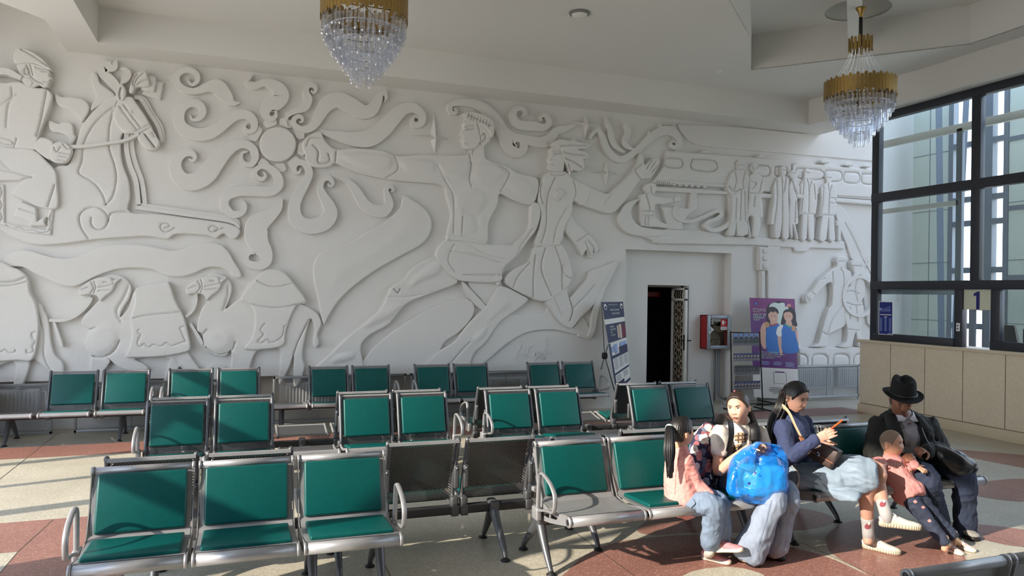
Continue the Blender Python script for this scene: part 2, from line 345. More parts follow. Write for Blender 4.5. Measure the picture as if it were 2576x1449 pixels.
# ---- ceiling: soffit ring, coffer, raised octagon
def inside(p, poly):
    c = False; n = len(poly); j = n-1
    for i in range(n):
        a, b = poly[i], poly[j]
        if (a[1] > p[1]) != (b[1] > p[1]) and p[0] < (b[0]-a[0])*(p[1]-a[1])/(b[1]-a[1])+a[0]: c = not c
        j = i
    return c
def cdt_fill(P, E_, holes):
    r = delaunay_2d_cdt(P, E_, [], 1, 1e-6); out = []
    for f in r[2]:
        c = sum((r[0][i] for i in f), Vector((0, 0)))/len(f)
        if not any(inside(c, h) for h in holes): out.append(f)
    return r[0], r[1], out
def slab(name, outer, hole, z0, z1, mat):
    P = [Vector(p) for p in outer]; n = len(P); E_ = [(i, (i+1) % n) for i in range(n)]
    if hole:
        Hh = [Vector(p) for p in hole]; k = len(Hh); E_ += [(n+i, n+(i+1) % k) for i in range(k)]; P += Hh
    r = cdt_fill(P, E_, [hole] if hole else [])
    vs = [(v.x, v.y, z0) for v in r[0]]+[(v.x, v.y, z1) for v in r[0]]; m = len(r[0])
    fs = [tuple(f) for f in r[2]]+[tuple(i+m for i in f)[::-1] for f in r[2]]
    cnt = {}
    for f in r[2]:
        for i in range(len(f)): cnt.setdefault(tuple(sorted((f[i], f[(i+1) % len(f)]))), []).append((f[i], f[(i+1) % len(f)]))
    for v in cnt.values():
        if len(v) == 1: a, b = v[0]; fs.append((a, a+m, b+m, b))
    b = MB(); b.add(vs, fs); return struct(b.build(name, mat))
SOUT = [(-2.19, 11.0), (-2.17, 9.78), (-2.5, 9.36), (XL-.2, 8.4), (XL-.2, YB), (9.98, YB), (9.98, 9.5), (10.1, 9.5), (10.1, 11.0)]
SIN = [(-1.74, 10.42), (-1.74, -3.5), (9.64, -3.5), (9.60, 8.3), (9.34, 10.42)]
slab('soffit', SOUT, SIN, ZS, ZC+.05, CEILP)
OCT = [(7.31, 9.4), (6.35, 8.2), (5.3, 7.25), (5.0, 5.2), (6.6, 3.4), (9.0, 3.4), (9.28, 5.0), (9.27, 7.3)]
slab('ceiling', [(XL-.3, YB-.2), (10.1, YB-.2), (10.1, 11.2), (XL-.3, 11.2)], OCT, ZC, ZC+.02, CEILP)
rec = MB(); n = len(OCT)
rec.add([(x, y, ZC) for x, y in OCT]+[(x, y, ZO) for x, y in OCT], [(i, (i+1) % n, n+(i+1) % n, n+i) for i in range(n)])
struct(rec.build('ceiling_octagon_side', CEILP))
RC = (8.02, 8.02)
circ = [(RC[0]+.43*math.cos(2*PI*i/40), RC[1]+.43*math.sin(2*PI*i/40)) for i in range(40)]
slab('ceiling_octagon', [(x, y) for x, y in OCT], circ, ZO, ZO+.02, CEILP)
tub = MB(); tub.lathe([(.43, 0), (.43, .4), (0, .4)], (RC[0], RC[1], ZO), 40); struct(tub.build('ceiling_round_recess', CEILP))
bmx = MB(); d45 = Vector((1, 1, 0)).normalized(); s45 = Vector((1, -1, 0)).normalized()
M45 = Matrix(((d45.x, s45.x, 0, 0), (d45.y, s45.y, 0, 0), (0, 0, 1, 0), (0, 0, 0, 1)))
p0 = Vector((5.2, 5.25, 0)); Mb = Matrix.Translation(p0) @ M45
for v0, v1 in [((0, -.085, 5.50), (4.0, .085, 6.3))]:
    b = MB(); b.box(v0, v1); bmx.add([Mb @ v for v in b.v], b.f)
struct(bmx.build('ceiling_beam', CEILP))
struct(MB().box((XL-.5, YB-.4, 6.6), (11.3, 12, 6.7)).build('roof', CEILP))
# sun is kept off the ceiling void by the outer walls above the glazing
struct(MB().box((XL-.3, YB-.2, 5.1), (XL-.05, 11.2, 6.65)).build('wall_left_upper', PAINT))
# ---- right side: fascia above the ticket window, booth behind
rw = MB()
rw.box((9.82, 9.42, 0), (10.05, 11.0, 4.94)) if False else None
rw.box((9.80, YB, 4.95), (10.1, 9.5, 6.7))
struct(rw.build('wall_right_upper', CEILP))
# ================================================================== benches
PITCH, SW = .58, .545
_mc = {}
def cached(key, fn):
    if key not in _mc: _mc[key] = fn()
    return _mc[key]
def rbox(sx, sy, sz, bev, crown=0):
    """upholstered pad: box with soft rolled edges and a slight crown"""
    bm = bmesh.new(); bmesh.ops.create_cube(bm, size=1)
    for v in bm.verts: v.co = Vector((v.co.x*sx, v.co.y*sy, v.co.z*sz))
    bmesh.ops.bevel(bm, geom=list(bm.edges), offset=bev, segments=4, profile=.5, affect='EDGES')
    return bm
def pad_mesh(key, w, h, t, tilt, loc, axis):
    def f():
        b = MB(); bm = rbox(w, t, h, .014) if axis == 'back' else rbox(w, h, t, .012)
        b.bm(bm, Matrix.Translation(loc) @ Matrix.Rotation(tilt, 4, 'X'), True)
        return b.me('pad', GREEN)
    return cached(key, f)
# --- perforated kind
BPROF = [(.028, .815), (.022, .831), (.004, .8335), (-.014, .822), (-.028, .785), (-.062, .69), (-.098, .59), (-.128, .50), (-.146, .44), (-.150, .375)]
SPROF = [(-.150, .372), (-.20, .358), (-.30, .358), (-.42, .378), (-.53, .405), (-.575, .412), (-.600, .402), (-.606, .385), (-.600, .370)]
def perf_back():
    b = MB(); b.sheet(BPROF, .03, SW-.03, .0025, 0)
    b.sheet([p for p in BPROF[:4]], .02, SW-.02, .006, 1)
    return b.me('backrest', [PB, STEEL])
def perf_side():
    b = MB(); pr = crom(BPROF[2:9]+[(-.148, .40), (-.13, .37), (-.10, .34)], 3); x = 0
    b.tube([(x, p[0], p[1]) for p in pr], .017, 8, flat=1.3, up=(0, 1, 0))
    b.box((x-.03, -.145, .262), (x+.03, -.055, .34), .012); b.box((x-.028, -.14, .335), (x+.028, -.07, .40), .014)
    b.box((x-.02, -.062, .47), (x+.02, -.03, .64), .012); b.tube([(x, -.034, .62), (x, -.016, .62)], .012, 10)
    return b.me('side_frame', STEEL_D)
def perf_seat():
    b = MB(); b.sheet(SPROF, .02, SW-.02, .0025, 0)
    for x in (.018, SW-.018): b.tube([(x, p[0], p[1]-.004) for p in SPROF], .014, 8, mi=1)
    b.sheet(SPROF[-5:], .02, SW-.02, .007, 1)
    return b.me('seat', [PS, STEEL])
# --- smooth kind
def sm_back():
    b = MB(); b.sheet([(.004, .80), (-.03, .70), (-.075, .58), (-.115, .50), (-.13, .47)], .006, SW-.006, .004)
    b.tube([(.004, .012, .812), (SW-.004, .012, .812)], .0225, 16)
    return b.me('backrest', STEEL)
def sm_ring():
    b = MB(); x, s = 0, -1
    for y, z, r in ((.012, .812, .026), (-.588, .435, .036)):
        b.tube([(x+.01, y, z), (x+s*.008, y, z)], r, 16); b.tube([(x+s*.008, y, z), (x+s*.0095, y, z)], r*.55, 14, mi=1)
    pr = [(.012, .835), (.04, .81), (.02, .72), (-.03, .58), (-.09, .46), (-.10, .36), (-.20, .33), (-.3, .345), (-.57, .405), (-.585, .45), (-.56, .47), (-.3, .425), (-.16, .45), (-.06, .62), (-.015, .80)]
    P = [Vector(p) for p in pr]; n = len(P); E_ = [(i, (i+1) % n) for i in range(n)]; k = n
    HS = ([(-.19, .365), (-.28, .37), (-.28, .405), (-.19, .41)], [(-.30, .378), (-.40, .395), (-.42, .415), (-.30, .41)], [(.005, .72), (-.035, .60), (-.018, .60), (.018, .72)])
    for H in HS: P += [Vector(q) for q in H]; E_ += [(k+i, k+(i+1) % 4) for i in range(4)]; k += 4
    r = cdt_fill(P, E_, HS); m = len(r[0]); ed = {}
    for f in r[2]:
        for i in range(3): ed.setdefault(tuple(sorted((f[i], f[(i+1) % 3]))), []).append((f[i], f[(i+1) % 3]))
    b.add([(x, v.x, v.y) for v in r[0]]+[(x+s*.006, v.x, v.y) for v in r[0]], [tuple(f) for f in r[2]]+[tuple(i+m for i in f)[::-1] for f in r[2]]+[(v[0][0], v[0][1], v[0][1]+m, v[0][0]+m) for v in ed.values() if len(v) == 1])
    return b.me('side_plate', [STEEL, RUBBER])
def sm_seat():
    b = MB(); b.sheet([(-.13, .475), (-.17, .448), (-.30, .440), (-.45, .450), (-.56, .466)], .006, SW-.006, .004)
    b.tube([(.004, -.588, .435), (SW-.004, -.588, .435)], .0335, 18)
    return b.me('seat', STEEL)
def arm_me(side, smooth):
    b = MB(); dz = .03 if smooth else 0; x = -.035*side if False else 0
    path = crom([(0, -.17, .36), (0, -.175, .45), (0, -.185, .56+dz), (0, -.20, .615+dz), (0, -.235, .638+dz), (0, -.30, .630+dz), (0, -.39, .60+dz), (0, -.45, .555+dz), (0, -.465, .50+dz), (0, -.44, .46), (0, -.36, .445), (0, -.27, .425), (0, -.19, .40)], 4)
    b.tube(path, .016, 10, flat=.62 if True else 1, up=(0, 1, 0))
    b.box((-.02, -.20, .33), (.02, -.10, .42), .012)
    return b.me('armrest', STEEL)
def leg_me():
    b = MB()
    b.tube(crom([(0, -.10, .34), (0, -.13, .27), (0, -.20, .16), (0, -.27, .07), (0, -.315, .018)], 4), [.040-.022*min(1, i/14) for i in range(17)], 10, flat=1.0)
    b.tube(crom([(0, -.08, .34), (0, -.04, .26), (0, .05, .18), (0, .14, .10), (0, .19, .05), (0, .205, .02)], 4), [.040-.022*min(1, i/16) for i in range(21)], 10)
    b.box((-.035, -.16, .29), (.035, -.03, .355), .015)
    return b.me('leg', STEEL_D)
def foot_me():
    b = MB(); b.lathe([(0, .022), (.018, .022), (.02, .012), (.034, .008), (.034, 0), (0, 0)], (0, 0, 0), 14)
    return b.me('foot_pad', RUBBER)
def bench(label, X0, Y, n, kind, flip=False, noback=(), nobp=(), nosp=(), arms=(1, 1), legs=None, group='waiting hall benches', bolts=False):
    L = n*PITCH
    r = empty('waiting_bench', (X0+(L-.035 if flip else 0), Y, 0), PI if flip else 0, label, 'bench', group)
    sm = kind == 'smooth'
    for i in range(n):
        x = i*PITCH
        if i not in noback:
            bk = link('backrest', cached(kind+'b', sm_back if sm else perf_back), r, (x, 0, 0))
            if sm: link('side_plate', cached('smr', sm_ring), r, (x, 0, 0)); link('side_plate', cached('smr', sm_ring), r, (x+SW, 0, 0), (0, 0, 0)).scale = (-1, 1, 1)
            else:
                link('side_frame', cached('pfs', perf_side), r, (x+.018, 0, 0)); link('side_frame', cached('pfs', perf_side), r, (x+SW-.018, 0, 0))
            if i not in nobp:
                if sm: link('back_pad', pad_mesh('sbp', .482, .338, .034, -math.atan2(.108, .30), (SW/2, -.076, .640), 'back'), r, (x, 0, 0))
                else: link('back_pad', pad_mesh('pbp', .452, .375, .036, -math.atan2(.125, .36), (SW/2, -.110, .625), 'back'), r, (x, 0, 0))
        elif sm: link('side_plate', cached('smr', sm_ring), r, (x, 0, 0)); link('side_plate', cached('smr', sm_ring), r, (x+SW, 0, 0), (0, 0, 0)).scale = (-1, 1, 1)
        st = link('seat', cached(kind+'s', sm_seat if sm else perf_seat), r, (x, 0, 0))
        if i not in nosp:
            if sm: link('seat_pad', pad_mesh('ssp', .482, .36, .03, -.045, (SW/2, -.365, .466), 'seat'), r, (x, 0, 0))
            else: link('seat_pad', pad_mesh('psp', .462, .36, .03, -.13, (SW/2, -.365, .388), 'seat'), r, (x, 0, 0))
    b = MB(); b.box((.02, -.135, .275), (L-.055, -.065, .335), .006)
    b.build('beam', BEAM, r)
    if arms[0]: link('armrest', cached('arm%d' % sm, lambda: arm_me(1, sm)), r, (-.045, 0, 0))
    if arms[1]: link('armrest', cached('arm%d' % sm, lambda: arm_me(1, sm)), r, (L-.035+.045, 0, 0))
    for x in (legs if legs is not None else ([.03, L-.065] if n < 4 else [.30, L/2, L-.34])):
        lg = link('leg', cached('leg', leg_me), r, (x, 0, 0)); link('foot_pad', cached('foot', foot_me), lg, (0, -.318, 0)); link('foot_pad', cached('foot', foot_me), lg, (0, .207, 0))
    return r
bench('three seat bench with green pads, front row, at the lower left', -.80, 4.89, 3, 'smooth', legs=[-.0, 1.24, 1.66])
bench('long bench facing away, back to back with the front left bench, two perforated backs bare', -.78, 5.12, 5, 'perf', True, noback=(2,))
bench('front row bench whose end seat is bare grey metal beside the two seated girls', 1.99, 4.89, 3, 'smooth', nosp=(0,), legs=[.0, 1.66])
bench('bench facing away directly behind the two seated girls, end seat without a backrest', 2.21, 5.12, 5, 'perf', True, noback=(4,))
bench('front row bench under the woman in blue and the man in black hat', 3.97, 4.89, 3, 'smooth', arms=(1, 0), legs=[.05, 1.62])
bench('middle row bench left of centre, facing front, its middle seat missing a backrest', -.811, 7.57, 5, 'perf', noback=(2,), nosp=(2,))
bench('middle row bench facing away behind the left middle bench, only its perforated top rails showing', -.80, 7.82, 5, 'perf', True, noback=(2,), nosp=(2,))
bench('middle row bench right of centre, in front of the doorway, with a bare middle seat', 2.462, 7.57, 5, 'perf', noback=(2,), nosp=(2,))
bench('middle row bench facing away behind the bench in front of the doorway', 2.47, 7.82, 5, 'perf', True, noback=(2,), nosp=(2, 3))
bench('rear bench along the relief wall under the leftmost camel, cut by the left picture edge', -3.936, 10.45, 5, 'perf', noback=(2,), nosp=(2,), legs=[.3, 1.36, 2.56])
bench('rear bench along the relief wall under the two middle camels and the running man\'s foot', -.87, 10.45, 5, 'perf', noback=(2,), nosp=(2,), legs=[.3, 1.4, 2.56])
bench('rear bench along the relief wall ending beside the blue stand banner', 2.334, 10.45, 5, 'perf', noback=(2,), nosp=(2,))
bench('nearest bench, lower right corner, only round top rails of its backrests showing', 2.475, 2.20, 3, 'smooth', True)
# ================================================================== plaster relief on the back wall
VW = {1: (0, 100, 2.683), 2: (400, 140, 2.3368), 3: (0, 580, 3.0667), 4: (740, 220, 2.0125), 5: (1500, 280, 3.15), 6: (1480, 580, 3.15)}
RO = Vector((2.0, YW, 0))
relief_root = empty('wall_relief', RO, 0, 'white plaster relief of horseman, camels, runners, clouds, sun and train covering the back wall', 'relief')
def v2p(v, p): o = VW[v]; return (o[0]+p[0]/o[2], o[1]+p[1]/o[2])
def p2w(x, y): q = onY(x, y, YW); return (q.x, q.z)
def segd(P, A, B):
    """distance of points P to the nearest of the segments A-B"""
    d = np.full(len(P), 9.)
    AB = B-A; L2 = (AB**2).sum(1)+1e-12
    for i in range(len(A)):
        t = np.clip(((P-A[i])@AB[i])/L2[i], 0, 1)
        d = np.minimum(d, np.hypot(*(P-A[i]-t[:, None]*AB[i]).T))
    return d
def pin(P, poly):
    x, y = P[:, 0], P[:, 1]; c = np.zeros(len(P), bool); a = poly; b = np.roll(poly, -1, 0)
    for (x1, y1), (x2, y2) in zip(a, b):
        if y1 == y2: continue
        c ^= ((y1 > y) != (y2 > y)) & (x < (x2-x1)*(y-y1)/(y2-y1)+x1)
    return c
def wpoly(v, pts, smooth, closed=True):
    q = [v2p(v, p) for p in pts]
    if smooth: q = crom(q, smooth, closed)
    return np.array([p2w(*p) for p in q])
def resample(Q, step, closed=True):
    out = []; n = len(Q)
    for i in range(n if closed else n-1):
        a, b = Q[i], Q[(i+1) % n]; k = max(1, int(math.ceil(np.hypot(*(b-a))/step)))
        out += [a+(b-a)*j/k for j in range(k)]
    if not closed: out.append(Q[-1])
    return np.array(out)
HS, GS = 1.55, 1.5
_rc = [0]
def relief(name, v, pts, h=.05, gr=(), dm=(), smooth=5, parent=None, g=.032, edge=.012, lift=.86, mat=None):
    """raised plaster figure: outline pts in view v, h metres proud of the wall, grooves (pts, width, depth) and swellings (pts, height, width)"""
    _rc[0] += 1; h = h*HS+.0004*(_rc[0] % 9)
    Q = wpoly(v, pts, smooth); Q = resample(Q, .022)
    keep = [0]
    for i in range(1, len(Q)):
        if np.hypot(*(Q[i]-Q[keep[-1]])) > .006: keep.append(i)
    Q = Q[keep]
    if np.hypot(*(Q[0]-Q[-1])) < .006: Q = Q[:-1]
    A, B = Q, np.roll(Q, -1, 0)
    lo, hi = Q.min(0), Q.max(0)
    xs = np.arange(lo[0], hi[0], g); ys = np.arange(lo[1], hi[1], g*.87)
    P = np.array([(x+(g/2 if j % 2 else 0), y) for j, y in enumerate(ys) for x in xs]) if len(xs) and len(ys) else np.zeros((0, 2))
    T = np.roll(Q, -1, 0)-np.roll(Q, 1, 0); T = T/(np.hypot(*T.T)[:, None]+1e-9); N = np.stack([-T[:, 1], T[:, 0]], 1)
    if ((A[:, 0]*B[:, 1]-B[:, 0]*A[:, 1]).sum()) < 0: N = -N
    rings = np.concatenate([Q+N*o for o in (.009, .020)])
    rd = segd(rings, A, B) if len(rings) else np.zeros(0)
    rings = rings[pin(rings, Q) & (rd > .0075)]
    G = []; GP = []
    for gp, gw, gd in gr:
        W = resample(wpoly(v, gp, 4, False), .02, False); gw = gw*.8; G.append((W, gw, gd))
        t = np.gradient(W, axis=0); t = t/(np.hypot(*t.T)[:, None]+1e-9); nn = np.stack([-t[:, 1], t[:, 0]], 1)
        GP += [W, W+nn*gw, W-nn*gw, W+nn*gw*2, W-nn*gw*2]
    D = []
    for dp, da, dw in dm:
        W = resample(wpoly(v, dp, 4), .025); D.append((W, da, dw)); GP.append(W)
    X = [rings]
    if GP:
        gp = np.concatenate(GP); gp = gp[pin(gp, Q)]; gp = gp[segd(gp, A, B) > .008]; X.append(gp)
    if len(P):
        P = P[pin(P, Q)]
        if len(P): P = P[segd(P, A, B) > .026]
        X.append(P)
    X = np.concatenate([x for x in X if len(x)]) if any(len(x) for x in X) else np.zeros((0, 2))
    # thin out points that nearly coincide
    if len(X):
        key = np.round(X/.007).astype(int); _, idx = np.unique(key, axis=0, return_index=True); X = X[np.sort(idx)]
    n = len(Q); allp = [Vector(p) for p in Q]+[Vector(p) for p in X]
    r = delaunay_2d_cdt(allp, [(i, (i+1) % n) for i in range(n)], [], 1, 1e-6)
    V = np.array([(p.x, p.y) for p in r[0]]); d = segd(V, A, B)
    s = np.clip(d/edge, 0, 1); s = s*(2-s); H = h*(lift+(1-lift)*s)
    for W, da, dw in D:
        m = pin(V, W); dd = np.clip(segd(V, W, np.roll(W, -1, 0))/dw, 0, 1); dd = dd*dd*(3-2*dd); H = H+np.where(m, da*1.25*dd, 0)
    for W, gw, gd in G:
        dd = segd(V, W[:-1], W[1:]); H = H-gd*GS*np.exp(-(dd/gw)**2)*np.clip(d/.02, .25, 1)
    vs = [(V[i, 0]-RO.x, -H[i], V[i, 1]) for i in range(len(V))]; fs = [tuple(f) for f in r[2]]
    cnt = {}
    for f in fs:
        for i in range(3): cnt.setdefault(tuple(sorted((f[i], f[(i+1) % 3]))), []).append((f[i], f[(i+1) % 3]))
    base = {}; m = len(vs)
    for e_ in cnt.values():
        if len(e_) == 1:
            for i in e_[0]:
                if i not in base: base[i] = len(vs); vs.append((V[i, 0]-RO.x, .012, V[i, 1]))
            a, b = e_[0]; fs.append((b, a, base[a], base[b]))
    me = mesh(name, vs, fs, mat or PLASTER); bm = bmesh.new(); bm.from_mesh(me); bmesh.ops.recalc_face_normals(bm, faces=bm.faces)
    nf = len(r[2])
    for i, f in enumerate(bm.faces): f.smooth = i < nf; f.tag = i < nf
    for e_ in bm.edges:
        if len({f.tag for f in e_.link_faces}) > 1: e_.smooth = False
    bm.to_mesh(me); bm.free()
    me.update(); o = link(name, me, parent or relief_root); return o
def ribbon(name, v, pts, h=.045, parent=None, k=6, flat=.80):
    _rc[0] += 1; h = h*(HS if h > .02 else 1)+.0007*(_rc[0] % 7)
    sc = VW[v][2]; q = crom([(*v2p(v, p), p[2]/sc) for p in pts], k); q = np.array(q); n = len(q)
    t = np.gradient(q[:, :2], axis=0); t = t/(np.hypot(*t.T)[:, None]+1e-9); nn = np.stack([-t[:, 1], t[:, 0]], 1)
    sec = [(-1, -.012), (-1, .86*h), (-.95, h), (0, h), (.95, h), (1, .86*h), (1, -.012)]
    vs, fs = [], []
    for i in range(n):
        for o, hh in sec:
            p = q[i, :2]+nn[i]*o*q[i, 2]/2; X, Z = p2w(*p); vs.append((X-RO.x, -hh, Z))
    m = len(sec)
    for i in range(n-1):
        for j in range(m-1): fs.append((i*m+j, i*m+j+1, (i+1)*m+j+1, (i+1)*m+j))
    fs += [tuple(range(m)), tuple(range((n-1)*m, n*m))[::-1]]
    me = mesh(name, vs, fs, PLASTER, False); bm = bmesh.new(); bm.from_mesh(me); bmesh.ops.recalc_face_normals(bm, faces=bm.faces); bm.to_mesh(me); bm.free()
    return link(name, me, parent or relief_root)
def star(v, c, tips, h=.10):
    cx = np.array(p2w(*v2p(v, c))); T = [np.array(p2w(*v2p(v, t))) for t in tips]; vs = [(cx[0]-RO.x, -h, cx[1])]
    for i in range(4):
        a = T[i]; b = T[(i+1) % 4]; k = cx+.165*((a-cx)+(b-cx))
        vs += [(a[0]-RO.x, -.012, a[1]), (k[0]-RO.x, -.012, k[1])]
    top = [(0, 1+i, 1+(i+1) % 8) for i in range(8)]
    n = len(vs); vs += [(x, .012, z) for x, y, z in vs[1:]]
    side = [(1+i, 1+(i+1) % 8, n+(i+1) % 8, n+i) for i in range(8)]
    b = MB(); b.add(vs, top+side); return b.build('star', PLASTER, relief_root)
# ---------------------------------------------------------------- clouds
for pts in [
 [(478,283,4),(430,285,38),(395,245,75),(345,190,90),(290,190,60),(230,213,42),(170,212,38),(118,180,38),(106,130,38),(138,98,36),(185,93,34),(224,118,32),(226,155,28),(200,178,20),(178,165,13),(172,140,9)],
 [(182,355,10),(200,383,16),(240,372,32),(258,335,44),(238,295,48),(185,285,50),(137,315,56),(120,375,62),(140,430,70),(205,465,76),(280,465,78),(350,430,74),(410,380,68),(465,352,60),(520,355,54),(556,390,46),(556,435,38),(525,452,28),(503,428,18),(515,405,10)],
 [(178,612,10),(200,622,16),(212,600,26),(190,578,38),(145,580,50),(107,620,62),(104,680,76),(140,735,94),(210,745,104),(280,705,110),(330,640,102),(380,580,86),(440,535,66),(500,525,50),(550,550,46),(566,600,42),(545,640,34),(505,640,28),(482,610,22),(492,575,16),(520,570,10)],
 [(612,690,8),(625,708,16),(605,730,26),(570,715,28),(566,680,28),(600,655,30),(650,665,40),(695,710,50),(700,765,58),(650,800,62),(560,800,62),(470,800,62),(400,830,54),(388,885,48),(430,935,44),(485,925,38),(505,885,26),(485,858,14)],
 [(722,845,6),(700,895,50),(645,945,84),(585,990,126),(570,1050,140),(590,1110,116),(625,1165,86),(625,1215,62),(580,1235,50),(525,1222,42),(512,1185,30),(535,1162,18),(560,1165,10)],
 [(830,668,10),(822,690,16),(800,688,24),(793,655,30),(820,632,34),(862,645,40),(880,700,46),(850,770,50),(807,845,64),(792,910,74),(815,975,84),(880,1005,90),(960,990,92),(1003,940,88),(998,890,70),(965,830,52),(945,780,40),(960,735,32),(995,725,28),(1018,750,22),(1005,772,14),(990,755,8)],
 [(1055,726,6),(1110,745,30),(1155,795,50),(1195,865,60),(1250,910,70),(1310,915,74),(1345,880,58),(1340,830,38),(1332,790,26),(1352,772,22),(1372,790,16),(1358,805,9)],
 [(548,120,6),(520,160,36),(560,185,44),(620,165,46),(690,190,74),(718,240,94),(690,285,84),(640,310,62),(625,350,48),(650,378,36),(682,365,24),(685,335,14),(662,330,8)],
 [(892,212,8),(905,226,14),(920,205,22),(905,182,26),(870,185,32),(862,220,38),(875,265,48),(855,310,48),(800,330,36),(755,355,28),(742,395,18),(755,418,6)],
 [(822,398,8),(840,392,14),(838,370,20),(815,362,26),(790,385,30),(800,420,34),(850,440,42),(905,415,54),(945,350,70),(985,290,88),(1050,265,94),(1120,295,94),(1190,335,84),(1245,325,74),(1280,275,52),(1300,232,36),(1325,228,26),(1330,258,14),(1320,278,5)],
 [(945,450,20),(1040,475,54),(1140,495,84),(1230,490,104),(1310,440,100),(1375,370,88),(1435,320,70),(1500,315,54),(1540,355,48),(1535,400,42),(1500,412,32),(1482,385,22),(1500,362,14),(1518,372,8)]]:
    ribbon('cloud_scroll', 2, pts)
for pts in [
 [(805,110,8),(818,130,14),(790,130,22),(785,95,28),(830,80,34),(900,85,44),(960,115,56),(1010,165,60),(1050,230,60),(1080,300,58),(1120,335,48),(1155,315,40),(1150,275,32),(1118,265,22),(1105,290,14),(1120,302,8)],
 [(1145,150,8),(1165,135,18),(1150,112,24),(1115,115,30),(1100,150,36),(1130,190,46),(1200,200,50),(1262,205,36),(1285,175,28),(1265,145,22),(1240,155,14),(1248,172,8)],
 [(1060,205,10),(1100,250,36),(1160,265,46),(1230,280,52),(1285,265,48),(1320,225,40),(1370,210,30),(1420,195,6)],
 [(1180,270,10),(1215,290,20),(1260,300,16),(1300,290,6)]]:
    ribbon('cloud_scroll', 4, pts, .04)
for pts in [
 [(5,165,20),(42,210,44),(65,280,50),(105,345,52),(170,385,54),(240,365,52),(310,310,46),(375,250,52),(440,195,62),(520,160,72),(590,165,68),(635,215,54),(640,265,44),(605,292,34),(575,270,24),(590,242,16),(620,258,9)],
 [(65,50,4),(75,100,32),(100,150,42),(105,210,46),(130,270,42),(190,320,26),(215,325,8)],
 [(200,110,4),(230,130,32),(240,180,46),(215,230,42),(225,280,36),(290,310,10)],
 [(405,165,4),(420,185,28),(455,195,26)], [(485,105,4),(505,140,30),(560,150,20),(615,105,4)], [(-60,230,6),(-45,190,24),(0,155,30),(40,190,20)]]:
    ribbon('flame_scroll', 5, pts, .042)
# sun with broken rim
cs = (697, 527)
relief('sun_disc', 2, [(cs[0]+107*math.cos(a), cs[1]+101*math.sin(a)) for a in np.linspace(0, 2*PI, 24, endpoint=False)], .055)
for a0, a1 in [(-2.15, -1.62), (-1.5, -.95), (-.8, -.25), (-.1, .45), (.6, 1.1), (1.25, 1.75), (1.95, 2.4), (2.6, 3.1), (3.3, 3.95)]:
    ribbon('sun_ray', 2, [(cs[0]+145*math.cos(a), cs[1]+136*math.sin(a), w_) for a, w_ in zip(np.linspace(a0, a1, 7), (30, 46, 52, 50, 52, 46, 30))], .03)
for c, tp in [((708, 262), [(708, 125), (780, 262), (712, 337), (592, 245)]), ((1475, 188), [(1472, 142), (1562, 188), (1470, 265), (1408, 172)]), ((1575, 435), [(1578, 370), (1642, 440), (1575, 510), (1498, 432)])]: star(4, c, tp)
# ---------------------------------------------------------------- horse and rider
for dx, hh in ((30, .016), (62, .008)):
    ribbon('horse_echo', 1, [(895+dx*.6, 398-dx*.1, 26), (935+dx*.7, 410, 26), (1000+dx*.5, 505, 26), (1045+dx*.6, 580, 26), (1075+dx*.4, 650, 26), (1085+dx*.2, 700, 20)], .02+hh)
    ribbon('horse_echo', 1, [(825+dx*1.1, 640, 34), (825+dx*1.1, 740, 34), (845+dx*1.2, 850, 34), (885+dx*1.2, 960, 34), (900+dx*1.3, 1120-dx*.2, 30)], .02+hh)
    ribbon('horse_echo', 1, [(890+dx, 1150-dx*.55, 26), (1200+dx, 1195-dx*.55, 26), (1530+dx*.6, 1240-dx*.5, 26), (1615, 1285-dx*.3, 18)], .02+hh)
horse = relief('horse', 1, [(770,385),(690,440),(620,510),(560,590),(530,680),(505,770),(470,850),(400,860),(200,950),(-60,950),(-60,1230),(20,1290),(100,1338),(250,1383),(430,1378),(620,1352),(800,1338),(1000,1328),(1130,1347),(1200,1312),(1400,1322),(1460,1342),(1510,1310),(1580,1347),(1622,1290),(1540,1245),(1300,1210),(1080,1180),(880,1166),(884,1060),(872,950),(835,850),(820,740),(832,640),(930,560),(890,440)], .05,
  gr=[([(790,450),(720,500),(640,580),(575,700),(560,830),(540,905),(640,970),(700,1050),(722,1115)], .012, .02), ([(775,480),(745,600),(745,740),(780,850),(792,950),(765,1070),(722,1115)], .012, .02),
      ([(610,1352),(555,1270),(545,1190),(600,1140),(680,1140),(735,1200),(715,1270),(660,1282),(622,1245),(625,1205)], .011, .022), ([(735,1230),(765,1172),(880,1163)], .011, .02),
      ([(1180,1275),(1130,1300),(1095,1285),(1090,1252),(1130,1240),(1150,1262),(1120,1275)], .008, .016), ([(1505,1275),(1440,1300),(1410,1280),(1440,1258),(1475,1275),(1450,1292)], .008, .016)], dm=[([(860,950),(750,1000),(600,1130),(640,1250),(760,1220),(860,1160)], .012, .12)], smooth=4)
relief('horse_head', 1, [(800,415),(890,398),(935,450),(1000,545),(1050,640),(1085,705),(1060,748),(1000,752),(950,705),(920,645),(850,642),(800,590),(768,520),(780,450)], .08,
  gr=[([(820,470),(870,540),(930,615)], .009, .016), ([(845,455),(900,530),(955,600)], .009, .016), ([(920,630),(1020,580)], .008, .014), ([(930,655),(1028,600)], .008, .014), ([(985,650),(1050,735)], .010, .045), ([(1035,640),(1050,665)], .008, .015), ([(800,430),(775,500),(790,580),(850,640)], .01, .016)], dm=[([(870,490),(905,490),(905,520),(870,520)], .014, .03)], parent=None)
relief('horse_ear', 1, [(790,400),(805,350),(825,310),(855,345),(860,385),(845,425),(815,428)], .095, gr=[([(822,420),(818,375),(828,340)], .010, .03)])
